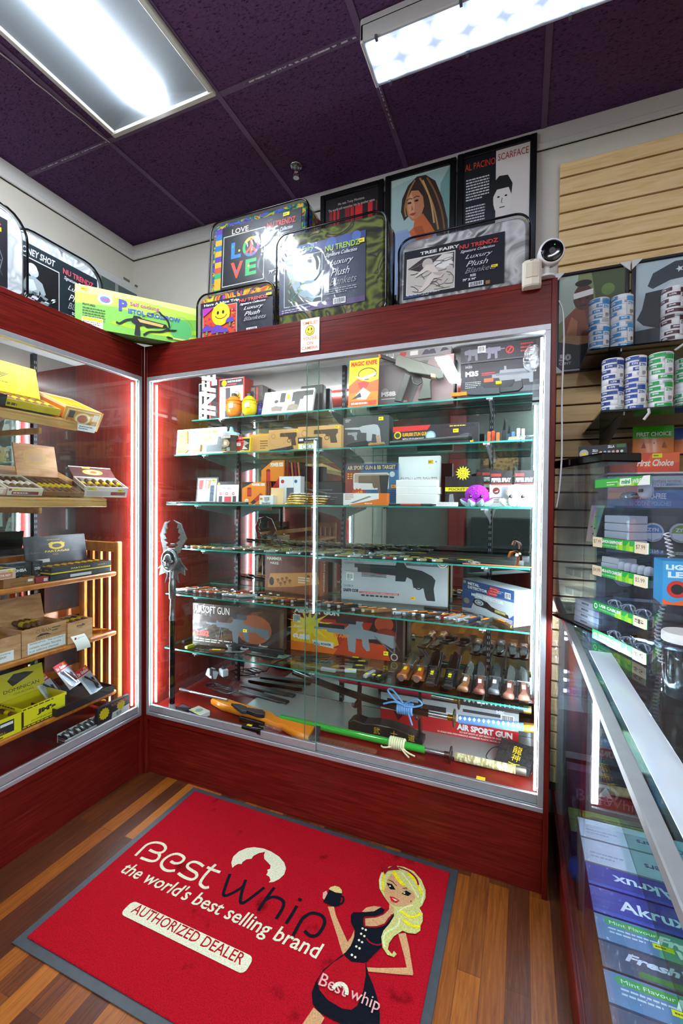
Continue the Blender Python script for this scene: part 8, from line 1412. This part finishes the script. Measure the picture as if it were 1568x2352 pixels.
for i, (z, h, t1, t2, pr_, c) in enumerate(rows):
    z = max(z, .002); g = G(); g.box(.004, .004, z, ls-.004, ds-.004, z+.003, acrylic); g.build('shelf', rs_); g = G(); g.box(.001, -.0025, z, ls-.001, -.0003, z+h, c); A = Art(g, frame((.001, -.0026, z), (1, 0, 0), (0, 0, 1)), ls-.002, h, .00005)
    for k in range(7): x = .45+.06*k; A.poly([(x, 0), (x+.06, 0), (x+.06, .5+.5*(k % 2)), (x, .5)], ('#8ac81e', '#a4d42a', '#5ab82a')[k % 3])
    A.poly([(.8, 0), (1, 0), (1, 1), (.9, 1)], '#f0f0ee')
    if i == 4: A.rect(.5, .12, .7, .88, '#eef4ee'); A.text('mini', .53, .25, w=.15, h=.5, c='#1a9a3a', bold=.05); A.text('WIRELESS', .72, .25, w=.26, h=.5, c='#eef4ee', bold=.02); A.lines(.25, .5, .22, 2, .3, .12, '#e4f4c0')
    else: A.text(t1, .14, .5, w=.42, h=.32, c='#ffffff', bold=.03); A.text(t2, .14, .16, w=.34, h=.18, c='#d8f4d8')
    if i < 2: A.ell(.07, .5, .035, '#ffffff'); A.ell(.07, .5, .022, c)
    for k, s_ in enumerate(pr_):
        if s_: x = (-.02, .78)[k]; A.rect(x, -.05, x+.2, 1.0, '#e8d4b4'); A.text(s_, x+.02, .3, w=.15, h=.45, c='#4a3a2a')
    g.build('price_strip', rs_)
def inst(x, y, z): return SM @ TR(x, y, z)
def smallbox(label, M, w_, d, h, c, group=None, art=None, name='small_box'):
    g = G(); g.box(0, 0, 0, w_, d, h, c, .0015); art and art(Art(g, frame((0, -.0001, 0), (1, 0, 0), (0, 0, 1)), w_, h, .00006)); return g.build(name, None, None, None, label, 'box', group, M=M)
zr = rows[2][0]+.0035
for k in range(3): smallbox('flat white charger box in the accessory stand, %s in its pile' % ('lowest', 'middle', 'top')[k], inst(.008+.003*k, .012, zr+.0165*k), .07, .05, .016, '#e4e2dc', 'white charger boxes')
for k in range(5):
    t = empty('car_charger', 'white car charger standing in the accessory stand, %s from the boxes' % od(k), 'charger', M=inst(.09+.0235*k, .02, zr), group='car chargers in the stand'); g = G(); g.lathe([(.008, 0), (.0095, .004), (.0105, .03), (.009, .04), (.004, .043)], '#e9e9e6', 14); g.build('body', t); g = G(); g.lathe([(.0107, .012), (.0107, .022)], col('#8d9296', .2, .8), 14); g.build('metal_band', t)
zr = rows[3][0]+.0035
for k in range(4): smallbox('white ruled earphone box behind the green strip, %s in its stack' % ('lowest', 'second', 'third', 'top')[k], inst(.01, .02, zr+.021*k), .1, .05, .02, '#d2d4d6', 'white earphone boxes')
zr = rows[3][0]+.13; g = G(); g.box(.004, .004, zr-.004, ls-.004, ds-.004, zr-.001, acrylic); g.build('shelf', rs_)
g = G(); g.ell((0, 0, .02), (.024, .012, .022), col('#e6e8ea', .25), 16, 10, lambda d: 1/max(.72, max(abs(d.x), abs(d.z))**.6) if False else 1); g.box(-.008, -.0135, .016, .008, -.011, .024, '#3a2a24', .002); g.build('earbud_case', None, None, None, 'white earbud case with a dark window on the upper acrylic shelf', 'earbud case', M=inst(ls*.72, .03, zr))
g = G(); g.lathe([(.02, 0), (.024, .006), (.02, .014), (.01, .018)], col('#b9bec2', .15, .8), 20, None, 1.3, .8); g.build('silver_speaker', None, None, None, 'shiny silver oval gadget on the upper acrylic shelf', 'gadget', M=inst(ls*.42, .035, zr))
smallbox('pink packed box with an orange price on the upper acrylic shelf', inst(.006, .03, zr), .07, .04, .045, '#c8848a', None, lambda A: (A.rect(0, .7, 1, 1, '#2a2226'), A.price(.4, .72, .3, .2, '#f0a81e'), A.rect(.1, .1, .9, .4, '#e0a070')))
for r in (0, 1):
    for k in range(3):
        c = Vector((.04+.055*k, .035, rows[r][0]+.02)); t = empty('cable_bag', 'bagged white cable on the %s green shelf, %s along' % (('lowest', 'second')[r], od(k)), 'cable', M=inst(*c), group='bagged cables'); g = G(); g.tube([(.02*cos(a*.55)*(1+.05*(a % 3)), .006*sin(a*.9), .012*sin(a*.55)) for a in range(24)], .002, '#e4e6e8', 5); g.build('coil', t); g = G(); g.ell((0, 0, .002), (.026, .011, .018), filmb, 12, 8); g.build('bag', t)
for k in range(4): smallbox('flat white boxed gadget at the foot of the acrylic tower, %s in the stack' % ('lowest', 'second', 'third', 'top')[k], TM @ TR(lt*.36+.002*k, .014, .0085+.0185*k) , .12, .06, .018, '#d9d6d2', 'flat white boxes by the tower', lambda A: A.lines(.3, .4, .4, 1, .1, .3, '#6a6a6e'))
g = G(); pts = []
for i in range(150): q = i/149; a = q*2*pi*34; pts.append(Vector((.006*cos(a)+.012*sin(q*6), .006*sin(a), .30-.30*q)))
p = SM @ Vector((ls+.008, .03, .28)); g.tube(pts, .0018, '#dfe2e6', 5); g.build('coiled_tether', None, (p.x, p.y, ZT+.012), label='white coiled security tether hanging by the acrylic stand', cat='cord')
# rack of tins behind, lighter leash carton, jar
RX0 = 1.90; RY0 = .155
def tin_rack():
    x0, z1 = PY(RY0, 1395, 1082).x, PY(RY0, 1480, 1086).z; t = empty('tin_rack', 'white pouch tin rack with round tins behind acrylic on the counter', 'rack', (x0, RY0, ZT+.0012)); h = z1-ZT; w_ = .33
    g = G(); g.box(0, 0, 0, w_, .2, h, '#3a4046', .002); g.box(-.004, -.012, h-.006, w_, .2, h, '#c9ced4', .001); A = Art(g, frame((0, -.0002, 0), (1, 0, 0), (0, 0, 1)), w_, h, .00006)
    A.rect(0, .9, 1, .975, '#c4c8cc'); A.text('WARNING: This product contains nicotine.', .02, .92, w=.6, h=.035, c='#4a4e54'); A.rect(0, .76, 1, .88, '#3f78b8'); A.text('TOBACCO-FREE', .2, .82, w=.3, h=.04, c='#e4ecf4', bold=.03); A.text('NICOTINE POUCHES', .2, .775, w=.34, h=.03, c='#a8c4e4')
    for z in (.45, .12): A.rect(0, z, 1, z+.02, '#aab0b6')
    g.build('rack', t)
    for r, z in enumerate((.60, .29)):
        for k in range(3):
            c = ('#8a9aa8', '#3f86c0', '#7aa03a', '#3a8ac0', '#7a8692', '#2f7a4a')[(k+3*r) % 6]; q = empty('pouch_tin', 'round white pouch tin in the rack, %s row, %s from the acrylic stand' % (('upper', 'lower')[r], od(k)), 'tin', (x0+.05+.075*k, RY0-.0135, ZT+h*z), group='round tins in the rack'); q_ = G(); q_.M = RX(90); q_.lathe([(.03, 0), (.031, .003), (.031, .009), (.03, .012), (.001, .0121)], '#dfe4e8', 24); A = Art(q_, TR(0, 0, .0123), .06, .06, .00006); A.ell(0, .0, .42, c); A.poly([(-.42, -.02), (.42, -.02), (.34, -.28), (0, -.42), (-.34, -.28)], '#e4e8ec'); A.text('ZYN', -.26, .05, w=.52, h=.2, c='#f2f6fa', bold=.04); q_.build('lid', q)
    return x0, z1, h
x0, z1, hr = tin_rack()
def a_ll(A): A.rect(0, 0, 1, 1, '#3f9ad0'); A.text('LIGHTER', .06, .8, w=.9, h=.12, c='#d4ecf4', bold=.05); A.text('LEASH', .1, .62, w=.85, h=.14, c='#d4ecf4', bold=.05); A.ell(.28, .36, .2, '#c8342a'); A.ell(.28, .36, .12, '#23262a'); A.price(.5, .1, .4, .12, '#f0d020'); A.poly([(0, 0), (1, 0), (1, .06), (.8, .12), (.6, .05), (.4, .12), (.2, .05), (0, .12)], '#e8642a')
Yl_ = -.45; xl = PY(Yl_, 1521, 1340).x; g = G(); zl0 = PY(Yl_, 1525, 1388).z; hl_ = PY(Yl_, 1525, 1288).z-zl0
g.box(0, 0, 0, .09, .07, hl_, '#2f8ac0', .001); a_ll(Art(g, frame((0, -.0001, 0), (1, 0, 0), (0, 0, 1)), .09, hl_, .00006)); g.box(.0, 0, ZT-zl0+.0015, .09, .07, 0, acrylic, 0); g.build('lighter_leash_box', None, (xl, Yl_, zl0), label='blue lettered carton on an acrylic riser at the picture edge', cat='box')
Yj = -.52; t = empty('glass_jar', 'glass jar with a white lid at the picture edge on the counter', 'jar', (PY(Yj, 1572, 1500).x, Yj, ZT+.0012)); zj = PY(Yj, 1560, 1452).z-ZT
g = G(); g.lathe([(.034, 0), (.036, .004), (.036, zj*.8), (.03, zj*.86)], glass, 24); g.build('glass', t); g = G(); g.lathe([(.037, zj*.86), (.038, zj*.87), (.038, zj*.98), (.036, zj)], '#d9d9d4', 24); g.build('lid', t); g = G(); g.lathe([(.03, .004), (.031, .006), (.031, zj*.6), (.02, zj*.66)], col('#4a4e54', .2, .7), 14); g.build('contents', t)
# pouches and cartons on top of the rack and tower
def a_zil(A): A.rect(0, 0, 1, 1, '#23282a'); A.ell(.12, .4, .1, '#c4c0bc', .34); A.rect(.07, .3, .17, .5, '#f0d81e'); A.text('ZILLA', .3, .5, w=.12, h=.2, c='#d8dcdc', bold=.05); A.text('FILTER', .3, .25, w=.12, h=.16, c='#d8dcdc', bold=.05); [A.ell(.48+.085*k, .42, .03, c_) for k, c_ in enumerate(('#d8b090', '#a8c0d8', '#b0a8d0', '#d8a090', '#d8b0b8', '#c4d8b8'))]; A.text('ZILLA', .62, .72, w=.14, h=.2, c='#d8dcdc', bold=.05); A.rect(.8, .7, .98, .95, '#3a6a3a')
zt_ = ZT+.0012+hl+.0268; zx = planez(A0+v*.06, u, 1320, 1040); M = Matrix(((cos(radians(-24)), sin(radians(24)), 0, 1.80), (-sin(radians(24)), cos(radians(24)), 0, .055), (0, 0, 1, zt_), (0, 0, 0, 1)))
g = G(); hz = .04; g.box(0, 0, 0, .135, .05, hz, '#1d2022', .001); a_zil(Art(g, frame((0, -.0001, 0), (1, 0, 0), (0, 0, 1)), .135, hz, .00006)); g.build('filter_box', None, None, None, 'black filter box with coloured dots on the black acrylic lid', 'box', M=M)
Yc = RY0-.008
zr = ZT+.0012+hr+.0006; xa, xb = PY(Yc, 1490, 1060).x, PY(Yc, 1560, 1060).x; hc = PY(Yc, 1500, 1040).z-zr
xa0 = PY(Yc, 1400, 1060).x
g = G(); g.box(0, 0, 0, xb-xa0, .1, hc, '#d8501e', .001); A = Art(g, frame((0, -.0001, 0), (1, 0, 0), (0, 0, 1)), xb-xa0, hc, .00006); A.rect(0, 0, 1, 1, '#d8441e'); A.poly([(.5, .2), (1, .5), (1, 1), (.6, .9)], '#e8602a'); A.text('First Choice', .4, .3, w=.52, h=.36, c='#f4e8d8', shear=.3, bold=.03); A.price(.62, .74, .14, .22); g.build('orange_carton', None, (xa0, Yc, zr), label='orange carton on top of the tin rack', cat='box')
def pouch(label, x0, x1, z0, z1, Y, c1, c2, name):
    t = empty('foil_pouch', label, 'pouch', ((x0+x1)/2, Y, z0)); w_, h = x1-x0, z1-z0; g = G(); f = lambda s_: (lambda u_, v_: Vector((-w_/2+w_*u_, s_*(.012*sin(pi*u_)*(1-v_)**.6+.0005), h*v_)))
    g.surf(f(-1), 14, 12, M_(c1, rough=.25)); g.surf(f(1), 14, 12, M_(c1, rough=.25)); A = Art(g, frame((-w_/2, -.0135, 0), (1, 0, 0), (0, 0, 1)), w_, h, .00006); g.build('pouch', t)
    q = G(); m = 10; 
    q.surf(lambda a, b: f(-1)(a, b*.55)+Vector((0, -.0006, 0)), 14, 8, M_(c2, rough=.25)); A = Art(q, frame((-w_/2, -.0095, h*.0), (1, 0, 0), (0, 0, 1)), w_, h, .0003)
    if name: A.text(name, .08, .62, w=.84, h=.15, c='#dff0d0', bold=.03); [A.poly([(.2+.25*k, .2), (.26+.25*k, .42), (.32+.25*k, .2)], '#8a3a1a') for k in range(3)]
    q.build('label', t)
zc_ = zr+hc+.0006
xa, xb = PY(Yc+.03, 1453, 1010).x, PY(Yc+.03, 1548, 1010).x; pouch('green and orange foil pouch standing on the orange carton', xa, xb, zc_, PY(Yc+.03, 1500, 978).z, Yc+.035, '#3aa81e', '#c8702a', 'FIRST CHOICE')
xa, xb = PY(Yc+.05, 1550, 1010).x, PY(Yc+.05, 1640, 1010).x; pouch('dark blue foil pouch behind the green one at the picture edge', xa, xb, zc_, PY(Yc+.05, 1560, 982).z, Yc+.062, '#24409a', '#d8702a', '')
# wall shelves with tin rolls
class CylArt(Art):
    def __init__(s, g, r, h, a0, a1): s.g = g; s.r = r; s.h = h; s.a0 = a0; s.a1 = a1; s.w = r*(a1-a0); s.k = 1
    def put(s, vs, fs, c):
        z = .0003+s.k*.00012; s.k += 1; o = []
        for x, y in vs: a = s.a0+(s.a1-s.a0)*x; o.append(((s.r+z)*sin(a), -(s.r+z)*cos(a), y*s.h))
        s.g.add(o, fs, c)
    def rect(s, x0, y0, x1, y1, c):
        n = max(1, int((x1-x0)*(s.a1-s.a0)/.12)); s.put([(x0+(x1-x0)*i/n, y) for y in (y0, y1) for i in range(n+1)], [(i, i+1, n+2+i, n+1+i) for i in range(n)], c)
def roll(label, x, Y, z, r, h, c, seed, n=5):
    t = empty('tin_roll', label, 'tin roll', (x, Y, z), group='rolls of pouch tins'); g = G(); P = []
    for i in range(n): P += [(r*.97, h*i/n), (r, h*(i+.08)/n), (r, h*(i+.92)/n), (r*.97, h*(i+1)/n)]
    g.lathe(P, '#e4e7ea', 26); g.build('tins', t); g = G(); A = CylArt(g, r, h, -1.9, 1.9); rr = random.Random(seed)
    for i in range(n):
        y = i/n+.03; hh = .8/n; x0 = rr.uniform(.05, .4); A.rect(x0, y, x0+rr.uniform(.25, .45), y+hh*.8, c); A.text(rr.choice(('ZYN', '3 ZYN', '6 ZYN', 'zyn.com')), x0+.05, y+hh*.18, w=.14, h=hh*.45, c='#f2f4f6', bold=.04)
        if rr.random() < .5: A.lines(min(.7, x0+.4), y+hh*.6, .22, 2, hh*.3, hh*.12, '#5a6068', seed+i)
        if rr.random() < .4: A.rect(.8, y, .95, y+hh*.8, c)
    lx = rr.uniform(.5, .6); A.rect(lx, .2, lx+.2, .82, '#dfe3e6'); A.rect(lx, .72, lx+.2, .9, c); A.text('ZYN', lx+.02, .58, w=.15, h=.11, c=c, bold=.05); A.barcode(lx+.06, .24, lx+.18, .42, seed); g.build('label', t); return t
for nm, z, x0, y0, l in (('wall_shelf', 1.8162, 1.8355, .19, 'upper dark glass shelf on the slat wall'), ('wall_shelf', 1.5617, 1.850, -.02, 'lower dark glass shelf on the slat wall')):
    t = empty(nm, l+' under the tin rolls', 'shelf', (x0, y0, z)); sg = thinglass('dark_glass'+l[:5], '#7d8a8c', .06); g = G(); g.box(0, 0, 0, 1.2, .437-y0, .006, sg); g.build('glass_board', t)
    for bx in ((.06, .7) if z < 1.7 else (.1, .7)): g = G(); g.prism([(0, -.10), (0, -.001), (-(.43-y0), -.001), (-(.43-y0), -.012)], bx, bx+.004, col('#4a545a', .3, .5), Matrix(((0, 0, 1, 0), (1, 0, 0, .436-y0), (0, 1, 0, 0), (0, 0, 0, 1)))); g.build('bracket', t)
    g = G(); q = .5 if z > 1.7 else .22; g.tube([(q*.55, -.004, .0), (q*.55, -.012, -.012), (q*.5, -.004, -.03)], .004, '#c9c9c4', 6); g.build('clip', t)
def rollpx(label, Y, xl, xr, yb, yt, zs, c, seed, z0=None):
    a, b = PY(Y, xl, (yb+yt)/2).x, PY(Y, xr, (yb+yt)/2).x; r = (b-a)/2*.97; z = z0 or zs; h = (PY(Y-r, (xl+xr)/2, yt).z-zs)/2
    roll(label+', lower roll', (a+b)/2, Y, zs, r, h-.0006, c, seed); roll(label+', upper roll', (a+b)/2, Y, zs+h, r, h-.0006, c, seed+50)
z1_, z2_ = 1.8224, 1.5679
rollpx('light blue tin roll nearest the cord', .255, 1350, 1400, 803, 682, z1_, '#3f8fc8', 1); rollpx('light blue tin roll next to the grey print', .245, 1401, 1454, 800, 674, z1_, '#4a98d0', 2); rollpx('dark red tin roll in front of the grey print', .225, 1516, 1573, 790, 655, z1_, '#4a2430', 3)
rollpx('navy tin roll at the shelf end', .03, 1380, 1432, 942, 821, z2_, '#1f3f8a', 4); rollpx('navy tin roll next to the green ones', .025, 1433, 1485, 940, 815, z2_, '#24489a', 5); rollpx('green tin roll beside the navy ones', .02, 1487, 1546, 938, 807, z2_, '#1f9a4a', 6); rollpx('half hidden green tin roll at the picture edge', .04, 1547, 1604, 936, 820, z2_, '#2a9a58', 7)
# ---------------------------------------------------------------- rest of the shop, seen only in the mirrors
g = G(); g.box(.9, -4.98, 0, 3.2, -4.6, 1.1, '#23282c', .005); g.build('storage_cabinet', label='dark low cabinet along the front wall of the shop', cat='cabinet')
g = G(); g.box(.55, -4.9, 0, .8, -4.65, ZC, '#7a1c1c', .01); g.build('wall_column', kind='structure')
t = empty('wall_poster', 'large brown framed picture on the front wall of the shop', 'poster', (1.0, -4.99, 1.35)); g = G(); g.box(0, 0, 0, .6, .02, .9, '#2a2220', .003); g.build('frame', t); g = G(); g.box(.04, .02, .04, .56, .022, .86, tiedye('picture_brown', ['#6a4a30', '#b08a5a', '#3a3028', '#8a8a80'], 4)); g.build('print', t)
t = empty('window_2', 'window', 'window', (1.9, -4.99, 1.3)); g = G(); g.box(0, 0, 0, 1.2, .05, .06, trimpaint); g.box(0, 0, .9, 1.2, .05, .96, trimpaint); g.box(0, 0, .06, .06, .05, .9, trimpaint); g.box(1.14, 0, .06, 1.2, .05, .9, trimpaint); g.build('window_frame', t); g = G(); g.box(.06, .01, .06, 1.14, .02, .9, '#9fc0a8'); g.build('window_pane', t); del t['category']; del t['label']; t['kind'] = 'structure'
